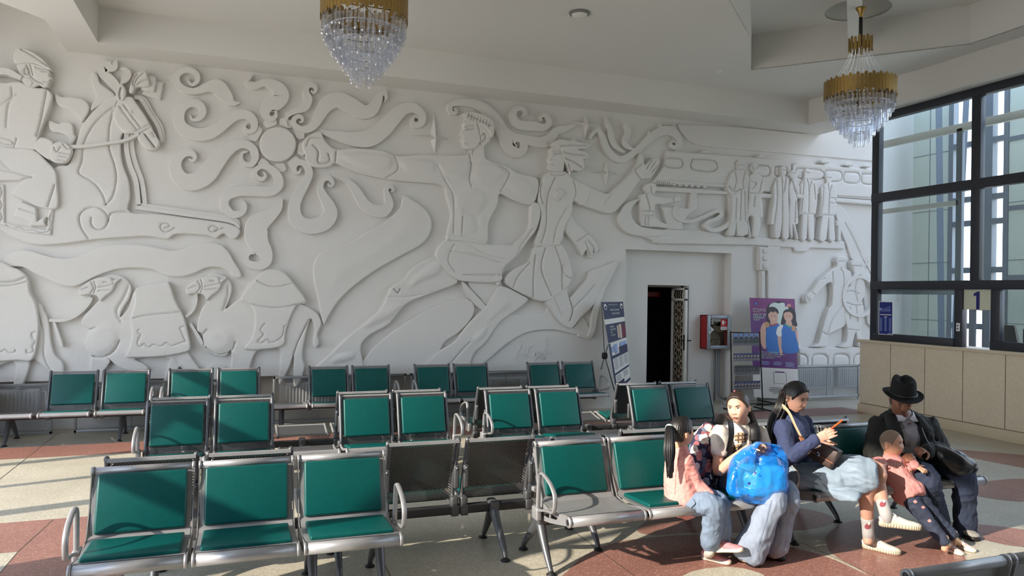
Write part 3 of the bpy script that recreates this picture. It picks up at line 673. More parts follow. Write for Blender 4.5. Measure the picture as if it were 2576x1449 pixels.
relief('horse_plume', 1, [(880,365),(895,300),(915,255),(950,230),(990,225),(1005,270),(1020,320),(990,335),(930,335),(905,375)], .09, gr=[([(915,330),(935,280),(980,240)], .01, .02), ([(920,335),(960,300),(1000,285)], .01, .02), ([(905,320),(910,285),(935,250)], .01, .02)])
relief('horse_plume', 1, [(960,250),(1055,258),(1060,300),(1045,365),(960,350)], .06, smooth=0); relief('horse_plume', 1, [(1000,285),(1105,295),(1085,412),(960,375)], .035, smooth=0)
for pts in [[(383,366),(420,392),(500,395),(570,410),(606,450),(600,500),(560,560),(540,532),(480,482),(410,455),(382,410)], [(343,553),(400,572),(450,560),(495,580),(505,640),(517,667),(480,722),(465,662),(420,635),(360,625),(338,590)], [(633,226),(665,252),(680,300),(740,345),(778,388),(690,440),(620,482),(630,440),(655,390),(630,320),(625,260)]]:
    relief('mane_lock', 1, pts, .042)
ribbon('mane_lock', 1, [(790,148,10),(770,190,60),(705,190,80),(700,235,60),(745,275,70),(790,330,60),(805,385,24)], .042)
ribbon('mane_lock', 1, [(822,305,16),(848,275,52),(866,238,52),(842,208,30),(815,206,8)], .045)
ribbon('reins', 1, [(470,735,26),(600,728,22),(720,712,20),(850,690,20),(945,648,20)], .085)
relief('rider_body', 1, [(60,305),(150,300),(230,335),(320,345),(365,385),(355,450),(315,560),(280,650),(262,720),(245,757),(100,740),(-60,705),(-60,330)], .075, gr=[([(330,350),(315,430),(290,560),(262,660)], .012, .022), ([(130,380),(75,450),(60,600)], .014, .018), ([(95,340),(95,400),(40,440),(-20,450)], .014, .02), ([(-40,690),(90,720),(95,690),(0,670)], .008, .016), ([(110,740),(130,680)], .008, .014)])
relief('rider_arm', 1, [(260,700),(300,670),(375,705),(360,790),(345,820),(250,750)], .08)
relief('rider_hand', 1, [(372,720),(440,702),(500,745),(497,790),(470,832),(430,845),(370,832),(352,790)], .10, gr=[([(440,715),(475,750),(500,745)], .007, .016), ([(385,740),(400,770),(430,740)], .008, .016), ([(420,800),(470,805)], .006, .014), ([(415,825),(460,830)], .006, .014), ([(420,778),(490,785)], .006, .014)])
relief('rider_robe', 1, [(-60,740),(110,742),(245,757),(330,830),(392,900),(402,990),(402,1140),(280,1135),(190,1092),(92,1045),(160,965),(60,960),(-60,945)], .085, gr=[([(230,935),(160,960),(95,1045)], .01, .018), ([(385,990),(340,1130)], .011, .022), ([(-40,880),(100,900),(230,935)], .014, .018), ([(10,800),(80,880),(230,925)], .014, .012)])
relief('saddle_cloth', 1, [(-30,975),(45,985),(47,1237),(200,1268),(325,1286),(347,1140),(374,1140),(357,1322),(200,1305),(0,1248),(-30,1240)], .07, gr=[([(20,1000),(30,1040),(15,1080),(30,1120),(15,1160),(30,1200),(15,1230)], .008, .016), ([(60,1255),(110,1275),(150,1268),(190,1288),(240,1288),(290,1305),(335,1300)], .008, .016), ([(345,1290),(362,1250),(350,1210),(365,1170)], .008, .016)], smooth=0)
relief('rider_boot', 1, [(160,1098),(262,1140),(268,1230),(325,1200),(318,1240),(330,1262),(220,1262),(222,1240),(108,1195)], .09, gr=[([(130,1140),(260,1180)], .008, .014)], smooth=0)
relief('rider_face', 1, [(135,180),(250,180),(335,215),(352,240),(348,262),(368,276),(348,292),(352,305),(340,318),(345,330),(310,340),(280,322),(230,340),(170,285),(142,230)], .085, gr=[([(200,190),(230,270),(300,310)], .009, .018), ([(222,185),(240,255)], .007, .014), ([(260,205),(345,225)], .01, .016), ([(300,232),(345,236)], .008, .014), ([(310,300),(345,302)], .007, .012), ([(185,215),(200,205),(215,225),(205,250),(188,245),(183,220)], .008, .016)], smooth=3)
relief('rider_collar', 1, [(160,280),(200,270),(240,300),(230,335),(190,320)], .09)
relief('rider_cap', 1, [(112,138),(122,95),(165,80),(240,105),(312,158),(360,215),(345,222),(250,182),(130,182)], .105, gr=[([(165,90),(240,130),(340,200)], .010, .02)])
ribbon('rider_braid', 1, [(-30,240,44),(60,235,44),(120,258,38),(165,280,26)], .10)
# cloud bank under the horse
relief('cloud_bank', 3, [(28,250),(60,190),(160,155),(250,160),(400,205),(530,215),(650,190),(740,140),(870,110),(1050,110),(1200,130),(1350,158),(1480,120),(1580,95),(1690,105),(1760,160),(1810,250),(1857,320),(1852,360),(1800,357),(1760,310),(1700,285),(1600,285),(1500,330),(1400,355),(1280,345),(1180,300),(1050,288),(900,300),(750,350),(600,425),(500,425),(400,385),(280,330),(180,280),(60,280)], .045)
# ---------------------------------------------------------------- camels
def camel_head(dx, dy):
    t = lambda L: [(x+dx, y+dy) for x, y in L]
    relief('camel_head', 3, t([(622,485),(635,440),(690,398),(720,382),(780,362),(860,362),(882,385),(940,372),(900,412),(888,450),(852,492),(825,505),(785,545),(760,505),(700,492),(640,502)]), .075,
      gr=[(t([(705,385),(735,440),(705,490)]), .008, .016), (t([(735,380),(750,440),(735,485)]), .007, .014), (t([(640,455),(690,440)]), .007, .013), (t([(770,440),(870,420)]), .009, .014), (t([(770,465),(860,460)]), .009, .014), (t([(810,398),(840,400)]), .008, .016), (t([(880,390),(890,440),(850,490)]), .007, .014)], smooth=3)
ribbon('lead_rope', 3, [(390,690,22),(500,690,26),(600,650,26),(680,575,28),(712,515,30)], .05); ribbon('lead_rope', 3, [(1435,665,22),(1490,610,28),(1512,540,28),(1510,470,30)], .05)
for pts in [[(425,705,20),(448,780,26),(470,850,30),(487,892,16)], [(1468,715,20),(1510,780,24),(1550,850,28),(1562,878,14)]]: ribbon('camel_tail', 3, pts, .05)
relief('camel', 3, [(-40,560),(285,555),(340,612),(382,700),(400,850),(432,960),(495,1030),(482,1200),(440,1200),(400,1090),(262,985),(240,995),(232,1060),(175,1200),(115,1200),(130,1080),(108,1005),(-40,1003)], .04, gr=[([(300,640),(345,800),(345,960),(400,1080)], .012, .016)])
relief('camel_load', 3, [(-40,288),(120,288),(200,330),(232,380),(250,480),(292,560),(314,680),(312,800),(268,988),(150,995),(0,1005),(-40,1005)], .075, gr=[([(-40,395),(100,395),(180,375),(228,350)], .012, .03), ([(-40,425),(120,420),(228,392)], .009, .02), ([(290,780),(265,790),(270,830),(290,850),(270,890),(275,930),(230,940),(225,915)], .009, .014), ([(-20,910),(20,935),(60,915),(90,940),(130,935),(140,915)], .009, .014)])
relief('camel', 3, [(790,372),(880,342),(968,368),(1018,440),(1003,520),(952,600),(932,668),(1000,590),(1060,450),(1270,402),(1310,412),(1360,550),(1430,690),(1468,890),(1450,930),(1500,1010),(1535,1070),(1420,1070),(1350,975),(1395,985),(1392,1040),(1285,1180),(1260,1180),(1300,1040),(1290,975),(1050,985),(1120,1030),(1135,1072),(960,1070),(838,978),(856,1010),(805,1090),(800,1180),(700,1180),(710,970),(680,920),(668,850),(690,762),(640,722),(648,670),(720,590),(795,500)], .045,
  gr=[([(1000,420),(960,520),(905,620),(940,700)], .018, .018), ([(690,765),(740,745)], .01, .02), ([(712,965),(800,975),(880,930),(925,850)], .012, .026), ([(1345,975),(1420,1065)], .01, .02)], dm=[([(690,770),(800,700),(920,760),(925,860),(860,950),(740,960),(680,880)], .018, .10)], smooth=4)
relief('camel_load', 3, [(1062,442),(1270,400),(1312,412),(1360,550),(1422,662),(1452,780),(1472,887),(1440,932),(1250,966),(1050,974),(978,966),(1010,890),(1026,780),(1016,680),(1050,560)], .075, gr=[([(1018,680),(1150,650),(1400,628)], .009, .018), ([(1085,760),(1068,780),(1095,800),(1068,860),(1090,895),(1120,870),(1150,895),(1200,875),(1250,890),(1290,860),(1330,885),(1380,870),(1435,850)], .008, .013), ([(1420,740),(1395,750),(1410,790),(1435,850)], .008, .013)], smooth=3)
camel_head(0, 0)
relief('camel', 3, [(1600,350),(1690,335),(1765,380),(1790,450),(1765,540),(1738,605),(1800,562),(1860,515),(1960,470),(2200,520),(2390,600),(2452,650),(2476,720),(2445,800),(2458,862),(2430,905),(2412,850),(2425,760),(2390,680),(2340,870),(2330,980),(2348,1050),(2302,1180),(2262,1180),(2265,960),(2230,1050),(2160,1180),(2150,1120),(2165,1020),(2148,910),(1985,925),(1925,1060),(1895,1180),(1790,1180),(1785,930),(1740,962),(1660,955),(1580,910),(1563,800),(1523,770),(1530,700),(1560,600),(1612,520)], .045,
  gr=[([(1760,430),(1755,520),(1725,610)], .018, .018), ([(1565,800),(1600,760)], .01, .02), ([(1590,900),(1680,955),(1780,930),(1815,860)], .012, .022), ([(2380,690),(2300,850),(2262,960)], .012, .022)], dm=[([(1580,800),(1680,740),(1800,780),(1800,880),(1720,945),(1620,920)], .018, .10)], smooth=4)
relief('camel_load', 3, [(1858,518),(1975,372),(2050,308),(2120,302),(2190,325),(2262,405),(2362,548),(2290,572),(2240,660),(2200,780),(2188,872),(2100,905),(1890,912),(1940,830),(1966,720),(1960,620),(1920,560)], .072, gr=[([(1972,378),(2060,425),(2150,432),(2262,405)], .009, .018), ([(1930,565),(2080,592),(2220,585),(2362,548)], .009, .018), ([(2040,720),(2010,760),(2030,800),(1990,850),(2020,865),(2060,835),(2090,860),(2150,835),(2180,800),(2190,740),(2215,725)], .008, .013)], smooth=3)
camel_head(815, -8)
relief('small_hill', 3, [(1590,1060),(1620,1040),(1670,1030),(1720,1045),(1745,1075),(1745,1180),(1590,1180)], .03)
# ---------------------------------------------------------------- running man and woman
relief('drapery', 4, [(550,548),(600,575),(660,620),(692,680),(680,745),(640,795),(560,840),(460,895),(380,945),(300,1005),(240,1060),(200,1110),(165,1170),(150,1198),(135,1160),(112,1040),(98,960),(100,890),(128,845),(190,812),(290,780),(350,742),(420,705),(490,655),(535,605)], .045, dm=[([(560,600),(670,680),(560,800),(300,960),(200,1050),(150,1000),(160,880),(300,830),(450,740)], .012, .2)])
relief('drapery', 4, [(335,1440),(380,1340),(450,1270),(560,1190),(700,1110),(830,1070),(895,1085),(906,1130),(880,1185),(820,1245),(750,1295),(660,1440)], .04)
relief('drapery', 4, [(1035,1180),(1100,1150),(1250,1145),(1300,1110),(1400,1215),(1450,1155),(1495,1240),(1480,1262),(1400,1245),(1300,1225),(1180,1238),(1080,1290),(960,1390),(860,1440),(900,1340)], .032)
relief('drapery', 4, [(848,982),(935,1072),(972,1118),(955,1132),(895,1085),(858,1030)], .05); relief('drapery', 4, [(880,985),(1045,985),(1000,1070),(975,1105),(935,1065)], .03)
ribbon('drapery', 4, [(1628,882,6),(1590,940,26),(1540,1040,30),(1515,1130,28),(1498,1230,24),(1475,1262,14),(1430,1255,6)], .055)
man = relief('running_man', 4, [(55,345),(38,300),(60,258),(128,228),(150,270),(205,318),(300,312),(440,325),(510,350),(640,345),(780,348),(870,342),(888,300),(950,288),(963,365),(1060,400),(1130,440),(1225,470),(1200,592),(1110,577),(1033,542),(1020,600),(975,685),(957,795),(778,770),(788,650),(765,560),(738,498),(560,480),(440,465),(300,430),(210,388),(170,408),(90,405),(55,370)], .06,
  dm=[([(240,335),(360,328),(470,342),(498,375),(478,420),(400,438),(300,400),(232,368)], .022, .07), ([(525,372),(620,358),(705,378),(712,440),(640,448),(550,432)], .022, .08), ([(712,400),(780,362),(862,362),(892,392),(880,440),(832,478),(770,462),(728,440)], .024, .09), ([(902,390),(960,378),(1030,392),(1072,432),(1040,472),(980,502),(920,492),(890,450)], .024, .09), ([(810,540),(880,508),(950,530),(968,580),(932,640),(868,630),(830,660),(802,610)], .018, .07), ([(820,640),(860,630),(905,660),(915,740),(830,750)], .012, .05), ([(1050,470),(1130,450),(1205,500),(1190,560),(1110,545)], .018, .08), ([(920,650),(960,645),(955,700),(925,710)], .012, .04)],
  gr=[([(95,300),(120,330),(120,385),(175,380),(170,340)], .012, .026), ([(60,300),(80,262),(130,260)], .010, .02), ([(210,330),(205,385)], .011, .022), ([(505,355),(520,420),(460,462)], .012, .016), ([(880,345),(888,400),(880,470),(890,505)], .012, .018), ([(905,300),(895,340)], .010, .015), ([(720,395),(760,480),(800,560),(800,740)], .016, .014), ([(845,660),(840,745)], .010, .016), ([(1030,400),(1080,440),(1035,530)], .014, .016)], smooth=4)
relief('running_man_face', 4, [(850,182),(900,178),(970,215),(985,260),(968,290),(945,302),(930,285),(905,315),(865,320),(843,302),(848,285),(838,268),(846,258),(832,242),(848,215)], .085, gr=[([(862,222),(900,215)], .008, .018), ([(855,208),(895,200)], .008, .014), ([(842,290),(872,292)], .007, .014), ([(838,262),(850,258)], .006, .012), ([(935,255),(950,240),(955,265),(940,285)], .008, .018), ([(915,190),(930,250),(935,285)], .008, .014)], smooth=3)
relief('running_man_hair', 4, [(835,145),(880,132),(950,148),(992,180),(1000,228),(985,262),(960,215),(905,185),(850,180),(858,160)], .10, gr=[([(870,150),(980,200)], .008, .02)]+[([(872+i*15, 142+i*6), (866+i*15, 165+i*6)], .005, .015) for i in range(8)], smooth=3)
relief('running_man_shorts', 4, [(765,768),(780,748),(955,780),(970,797),(1125,805),(1100,870),(1040,920),(1030,985),(850,982),(790,960),(750,922),(710,860),(728,800)], .075, gr=[([(770,775),(955,795)], .009, .018), ([(780,830),(900,850),(1040,890)], .014, .016), ([(850,950),(1030,952)], .011, .022), ([(800,800),(770,870),(800,930)], .014, .014), ([(880,800),(960,850),(1050,870)], .014, .012)], smooth=3)
relief('running_man_leg', 4, [(715,858),(630,890),(580,930),(550,970),(490,1010),(470,1050),(440,1110),(380,1170),(320,1220),(260,1270),(200,1330),(100,1440),(330,1440),(332,1310),(382,1250),(470,1200),(530,1130),(570,1090),(640,1060),(720,1030),(820,985),(760,925)], .06,
  dm=[([(575,975),(640,915),(722,875),(752,910),(720,960),(640,990),(590,1025),(560,1005)], .026, .09), ([(345,1180),(430,1112),(545,1092),(502,1160),(420,1200),(355,1225)], .022, .09), ([(180,1400),(200,1350),(260,1335),(300,1335),(290,1380)], .02, .06)], gr=[([(500,1020),(520,1040),(530,1020)], .010, .022), ([(470,1060),(560,1060),(640,1050)], .014, .012)], smooth=4)
relief('running_woman_leg', 4, [(1040,1005),(1150,1055),(1172,1080),(1110,1130),(1040,1180),(1000,1230),(960,1290),(900,1345),(850,1440),(640,1440),(720,1340),(800,1290),(840,1240),(880,1190),(960,1110),(1000,1050)], .06, dm=[([(880,1285),(930,1220),(970,1202),(960,1260),(910,1292)], .02, .07), ([(1010,1060),(1100,1080),(1040,1150),(960,1190)], .015, .08)], gr=[([(780,1400),(840,1330),(880,1290)], .012, .016)], smooth=4)
relief('running_woman_leg', 4, [(1265,1080),(1340,1028),(1370,1000),(1382,1065),(1440,1010),(1478,965),(1490,930),(1560,905),(1622,878),(1626,890),(1570,960),(1522,1060),(1500,1105),(1440,1165),(1390,1218),(1330,1182),(1290,1125)], .06, gr=[([(1382,1065),(1400,1130),(1385,1180)], .013, .024), ([(1400,1120),(1450,1070),(1505,1005)], .014, .018), ([(1310,1080),(1345,1150)], .016, .014)], smooth=4)
relief('running_woman_arm', 4, [(1222,590),(1236,640),(1215,720),(1170,780),(1120,850),(1082,890),(1052,912),(1032,990),(1018,1002),(1008,960),(998,922),(1040,880),(1070,850),(1110,790),(1180,715),(1188,600)], .07, gr=[([(1060,872),(1078,890),(1062,905),(1048,890)], .009, .02), ([(1035,920),(1022,985)], .008, .02), ([(1195,720),(1120,830)], .014, .012)], smooth=3)
relief('running_woman_arm', 4, [(1462,505),(1560,540),(1595,528),(1650,480),(1700,430),(1728,380),(1738,336),(1757,360),(1762,395),(1800,365),(1830,362),(1835,385),(1818,425),(1790,462),(1740,470),(1700,522),(1650,592),(1590,642),(1500,617),(1445,590)], .06, gr=[([(1745,470),(1715,425),(1745,395)], .011, .02), ([(1800,372),(1772,415)], .007, .018), ([(1818,378),(1785,425)], .007, .018), ([(1828,398),(1795,435)], .007, .018), ([(1600,540),(1560,590)], .014, .012)], smooth=3)
relief('man_hand', 4, [(1382,640),(1420,690),(1480,742),(1520,790),(1528,825),(1515,835),(1505,815),(1500,862),(1485,858),(1470,820),(1450,852),(1420,800),(1370,742),(1350,700)], .05, gr=[([(1425,780),(1475,745)], .010, .016), ([(1480,775),(1510,815)], .006, .016), ([(1465,785),(1490,850)], .006, .016)], smooth=3)
relief('running_woman_dress', 4, [(1285,430),(1362,430),(1400,470),(1482,512),(1456,602),(1402,577),(1392,640),(1360,702),(1332,795),(1212,802),(1230,720),(1240,640),(1225,590),(1230,510),(1250,460)], .07, dm=[([(1300,520),(1345,515),(1355,550),(1320,582),(1295,560)], .03, .03)], gr=[([(1310,460),(1270,560),(1265,700),(1240,790)], .016, .018), ([(1365,620),(1320,700),(1300,790)], .018, .016), ([(1245,470),(1235,540),(1250,590)], .012, .018), ([(1285,445),(1340,450),(1362,440)], .009, .018), ([(1400,470),(1415,540),(1400,577)], .012, .016)], smooth=3)
relief('running_woman_skirt', 4, [(1215,798),(1332,790),(1382,880),(1392,978),(1345,1030),(1262,1082),(1180,1062),(1058,990),(1100,922),(1180,880)], .07, gr=[([(1210,850),(1200,960),(1200,1060)], .018, .02), ([(1260,820),(1240,920),(1290,1050)], .02, .022), ([(1310,810),(1340,900),(1345,1020)], .018, .02), ([(1180,890),(1120,960),(1100,1010)], .014, .018), ([(1212,808),(1332,800)], .008, .018), ([(1350,900),(1352,940),(1390,970)], .01, .018)], smooth=3)
relief('running_woman_face', 4, [(1288,312),(1335,300),(1358,335),(1352,400),(1342,432),(1290,428),(1278,402),(1284,385),(1274,370),(1286,345)], .085, gr=[([(1300,345),(1335,340)], .008, .018), ([(1280,395),(1298,396)], .006, .014), ([(1276,378),(1290,372)], .006, .012), ([(1300,332),(1335,326)], .007, .012)], smooth=3)
relief('running_woman_hair', 4, [(1288,300),(1320,270),(1385,275),(1400,262),(1412,280),(1482,295),(1455,318),(1420,322),(1470,340),(1462,370),(1445,372),(1452,408),(1425,432),(1395,425),(1378,452),(1372,420),(1345,365),(1332,322)], .10, gr=[([(1330,305),(1390,300),(1460,302)], .010, .026), ([(1345,335),(1390,345),(1450,350)], .010, .026), ([(1355,365),(1400,385),(1435,410)], .010, .026), ([(1370,395),(1385,440)], .008, .022)], smooth=3)
sg = [[(1120,1385,5),(1140,1330,6),(1155,1300,5),(1160,1345,5),(1165,1370,4)], [(1110,1368,4),(1180,1350,4)], [(1210,1310,4),(1185,1325,5),(1180,1360,5),(1205,1370,5),(1215,1345,5),(1222,1365,5),(1240,1340,5),(1238,1372,5),(1252,1345,4),(1260,1385,4),(1262,1350,5),(1278,1340,4),(1282,1360,4),(1295,1335,4)], [(1210,1388,4),(1240,1362,4),(1270,1352,4),(1300,1350,3)]]
for s_ in sg: ribbon('signature_stroke', 4, [(1110+(x-1110)*1.05-2, y-8, w_) for x, y, w_ in s_], .010, k=4)
ribbon('signature_stroke', 4, [(1268,1285,4),(1282,1270,5),(1278,1300,5),(1262,1345,5),(1250,1375,4),(1275,1362,4)], .010, k=4)
# ---------------------------------------------------------------- train, platform and figures
def blk(name, v, pts, h, **k): return relief(name, v, pts, h, smooth=k.pop('smooth', 0), edge=.012, lift=.85, g=.06, **k)
blk('roof_line', 5, [(635,105),(665,165),(720,232),(780,265),(900,285),(1500,335),(2215,398),(2215,125),(1640,180),(1100,125)], .02, smooth=0)
def win(a, b, c, d): return [(a, c), (b, c+(b-a)*.085), (b, d+(b-a)*.085), (a, d), (a, c)]
loco = blk('locomotive', 5, [(540,318),(600,322),(1000,352),(1440,388),(1500,402),(1524,430),(1526,480),(1522,660),(1390,645),(1010,608),(860,598),(432,572),(520,440)], .045, gr=[(win(535, 655, 375, 440), .010, .03), (win(745, 920, 383, 462), .010, .03), (win(1245, 1345, 432, 505), .010, .03), (win(1400, 1480, 443, 510), .010, .03), ([(440,545),(700,560),(1010,580)], .008, .012)])
for i in range(8): ribbon('locomotive_slot', 5, [(448+i*16, 556+i*1.2, 7), (458+i*16, 582+i*1.2, 7)], .06, k=3)
for i in range(6): blk('wheel', 5, [(600+i*48+20*math.cos(a), 578+i*3+18*math.sin(a)) for a in np.linspace(0, PI, 8)], .055)
blk('carriage', 5, [(1534,470),(1540,425),(1570,410),(2215,470),(2215,690),(1534,650)], .045, gr=[(win(1565, 1760, 455, 525), .010, .03), (win(1795, 1912, 472, 545), .010, .03), (win(1945, 2052, 487, 560), .010, .03), (win(2085, 2185, 500, 570), .010, .03)])
blk('rail_band', 5, [(430,600),(780,618),(1010,638),(1390,662),(1390,692),(1280,690),(1010,662),(780,655),(430,635)], .055); blk('rail_band', 5, [(1870,690),(2215,715),(2215,750),(1870,722)], .055); blk('rail_band', 5, [(1720,655),(2215,690),(2215,702),(1720,668)], .03)
for x, y, r_ in [(845,335,35),(1280,372,32),(1780,412,36),(1970,435,34),(2115,445,26)]:
    blk('roof_vent', 5, [(x-r_, y), (x-r_*.6, y-r_*.55), (x, y-r_*.7), (x+r_*.6, y-r_*.5), (x+r_, y+4)], .07, smooth=3); 
blk('platform', 5, [(230,960),(540,935),(900,955),(1000,990),(1230,1000),(1950,1035),(1950,1092),(1680,1082),(1655,1112),(1565,1112),(1550,1082),(1445,1075),(1220,1060),(480,1050),(400,1010)], .035)
blk('signal_arm', 5, [(1345,1070),(1450,1070),(1430,1110),(1430,1470),(1430,1680),(1350,1680)], .03)
blk('signal_box', 5, [(1266,1076),(1346,1080),(1346,1264),(1266,1260)], .06)
for y in (1108, 1166, 1227): relief('signal_lamp', 5, [(1312+22*math.cos(a), y+22*math.sin(a)) for a in np.linspace(0, 2*PI, 12, endpoint=False)], .075, edge=.01)
blk('signal_post', 5, [(1285,1264),(1318,1266),(1318,1640),(1340,1660),(1262,1656),(1285,1640)], .05)
relief('crescent', 5, [(332,702),(290,705),(220,735),(180,790),(163,850),(185,920),(240,970),(320,990),(440,996),(612,1000),(540,1025),(420,1040),(540,955),(400,930),(320,905),(270,850),(262,790),(290,735)], .05, smooth=4)
blk('console', 5, [(450,612),(780,622),(782,780),(740,800),(700,835),(668,890),(668,942),(545,935),(520,800),(498,760),(720,772),(738,640),(450,640)], .045)
relief('operator', 5, [(368,590),(405,573),(450,582),(455,620),(440,655),(420,665),(460,680),(590,690),(640,680),(642,715),(590,725),(500,745),(445,745),(445,850),(540,900),(548,930),(450,920),(340,910),(335,820),(328,670),(385,660),(365,630)], .065, gr=[([(410,600),(415,650)], .008, .016), ([(370,660),(400,760),(395,800)], .010, .016), ([(335,795),(440,800)], .008, .02), ([(335,825),(440,832)], .008, .02), ([(585,690),(590,725)], .008, .016), ([(365,840),(362,910)], .007, .014), ([(390,840),(388,910)], .007, .014)], smooth=2)
ribbon('hose', 5, [(612,755,24),(598,815,26),(640,865,28),(740,872,28),(870,822,28),(945,792,30),(972,818,28),(930,855,28),(865,880,30),(848,912,32),(900,945,34),(985,925,36),(1050,870,30)], .06)
def person_relief(pts, gr): relief('passenger', 5, pts, .075, gr=[(p, .008, .017) for p in gr], smooth=2, edge=.02, g=.04)
person_relief([(1085,420),(1100,392),(1130,390),(1155,410),(1150,450),(1140,468),(1165,485),(1185,540),(1172,650),(1170,860),(1165,880),(1175,975),(1090,990),(1080,880),(1070,985),(1005,985),(1030,900),(1040,690),(1010,640),(1005,590),(1030,510),(1065,475),(1090,465)], [[(1065,480),(1080,560),(1060,640),(1110,620)], [(1150,480),(1130,560),(1135,620)], [(1118,640),(1110,860)], [(1145,640),(1150,860)], [(1020,600),(1050,640)], [(1040,670),(1120,620)], [(1080,700),(1075,860)], [(1095,430),(1140,430)], [(1095,470),(1140,470)]])
person_relief([(1190,465),(1200,425),(1235,418),(1262,445),(1262,480),(1240,495),(1280,520),(1300,600),(1290,650),(1278,670),(1290,840),(1268,845),(1272,900),(1250,995),(1205,995),(1215,850),(1175,845),(1200,995),(1180,990),(1165,830),(1180,690),(1182,520),(1215,500)], [[(1205,440),(1215,480)], [(1200,560),(1235,580),(1205,620)], [(1180,655),(1285,655)], [(1225,680),(1215,760)], [(1285,540),(1262,640)], [(1262,450),(1235,455)]])
person_relief([(1425,455),(1450,438),(1475,460),(1472,500),(1460,520),(1495,535),(1490,610),(1495,1000),(1445,1005),(1440,890),(1425,1000),(1378,1000),(1375,900),(1345,895),(1370,700),(1365,620),(1395,540),(1430,515)], [[(1435,530),(1440,620),(1440,890)], [(1395,560),(1400,700),(1378,890)], [(1470,530),(1455,640)], [(1432,470),(1470,475)]])
person_relief([(1490,510),(1520,472),(1550,475),(1565,510),(1555,545),(1545,560),(1580,600),(1580,660),(1620,670),(1640,690),(1590,700),(1560,705),(1570,890),(1545,900),(1570,1010),(1550,1010),(1525,905),(1525,1000),(1510,1000),(1490,880),(1500,720),(1490,600),(1520,550)], [[(1500,500),(1545,495)], [(1520,560),(1540,640),(1560,700)], [(1545,720),(1540,880)], [(1530,600),(1560,660)]])
person_relief([(1615,480),(1640,458),(1665,480),(1662,520),(1650,540),(1690,555),(1715,620),(1720,700),(1705,820),(1690,825),(1695,1010),(1650,1015),(1640,830),(1635,1010),(1590,1015),(1600,820),(1575,830),(1590,700),(1580,600),(1610,545)], [[(1635,545),(1650,620),(1648,800)], [(1670,560),(1650,630)], [(1610,560),(1600,700),(1590,800)], [(1690,580),(1700,700)], [(1622,495),(1660,495)], [(1600,815),(1690,820)]])
person_relief([(1778,520),(1808,497),(1838,515),(1835,550),(1825,572),(1862,590),(1875,650),(1870,720),(1862,830),(1845,840),(1860,1020),(1810,1020),(1805,840),(1790,1020),(1730,1018),(1755,830),(1735,840),(1748,700),(1745,610),(1790,570)], [[(1800,580),(1810,660),(1805,820)], [(1830,590),(1812,660)], [(1815,690),(1860,700),(1858,735),(1820,730)], [(1765,600),(1760,720),(1745,820)], [(1785,535),(1830,535)], [(1745,825),(1860,830)]])
blk('crossing_post', 5, [(1875,880),(1900,862),(1922,875),(1918,910),(1910,915),(1910,1030),(1885,1028),(1888,915),(1875,910)], .06)
relief('hillside', 5, [(1870,735),(1920,745),(1960,790),(2040,900),(2100,1010),(2170,1150),(2215,1280),(2215,1680),(2140,1680),(2100,1400),(2060,1200),(2010,1170),(1975,1060),(1920,930)], .025, gr=[([(1960,890),(2020,1000),(2080,1130)], .012, .016), ([(2080,1130),(2180,1320)], .010, .016), ([(2135,1190),(2125,1250)], .010, .016)], smooth=2)
blk('viaduct', 6, [(1650,930),(2200,920),(2200,1062),(1650,1068)], .05, gr=[([(x-62, 1060), (x-62, 1010), (x-45, 985), (x, 975), (x+45, 985), (x+62, 1010), (x+62, 1060)], .010, .035) for x in (1650, 1810, 1980, 2140)])
relief('worker', 6, [(1928,240),(1945,210),(1990,207),(2020,225),(2005,260),(1985,300),(2040,320),(2050,380),(2010,460),(1990,560),(2000,700),(1990,760),(1870,820),(1870,870),(1850,900),(1860,915),(1745,920),(1790,890),(1815,800),(1870,620),(1895,590),(1900,430),(1860,420),(1770,510),(1750,530),(1745,555),(1700,575),(1685,545),(1700,505),(1740,480),(1800,390),(1900,310),(1930,290),(1938,265)], .075, gr=[([(1965,300),(1990,380),(1975,600)], .010, .018), ([(1900,330),(1905,430)], .01, .018), ([(1790,400),(1840,380)], .010, .018), ([(1740,490),(1770,515)], .009, .018), ([(1700,540),(1720,565)], .006, .014), ([(1695,520),(1725,550)], .006, .014), ([(1945,250),(2000,245)], .008, .016), ([(1975,600),(1900,700),(1860,820)], .012, .02), ([(1815,800),(1870,830)], .009, .018)], smooth=2)
relief('worker', 6, [(2050,270),(2060,240),(2095,228),(2130,245),(2142,280),(2145,320),(2130,350),(2100,360),(2145,385),(2160,440),(2150,530),(2130,560),(2150,600),(2140,740),(2120,790),(2140,850),(2145,915),(2110,915),(2090,800),(2070,860),(2060,900),(2030,925),(1960,918),(2010,880),(2020,780),(2000,700),(1990,560),(1985,480),(2040,440),(2050,380),(2075,340)], .07, gr=[([(2050,280),(2142,285)], .008, .02), ([(2065,290),(2070,330)], .007, .014), ([(2100,370),(2080,460),(2100,560)], .011, .018), ([(1985,490),(2060,480),(2110,500)], .009, .018), ([(1990,560),(2070,590),(2140,590)], .009, .018), ([(2040,600),(2040,700)], .010, .018), ([(2090,600),(2100,720)], .010, .018), ([(2010,780),(2120,790)], .008, .016)], smooth=2)
ribbon('hand_wheel', 6, [(2110+125*math.cos(a), 520+152*math.sin(a), 26) for a in np.linspace(0, 2*PI, 17)], .085)
ribbon('hillside_line', 6, [(2140,180,8),(2200,280,8),(2250,380,8)], .03); ribbon('hillside_line', 6, [(2190,220,8),(2180,300,8)], .03)
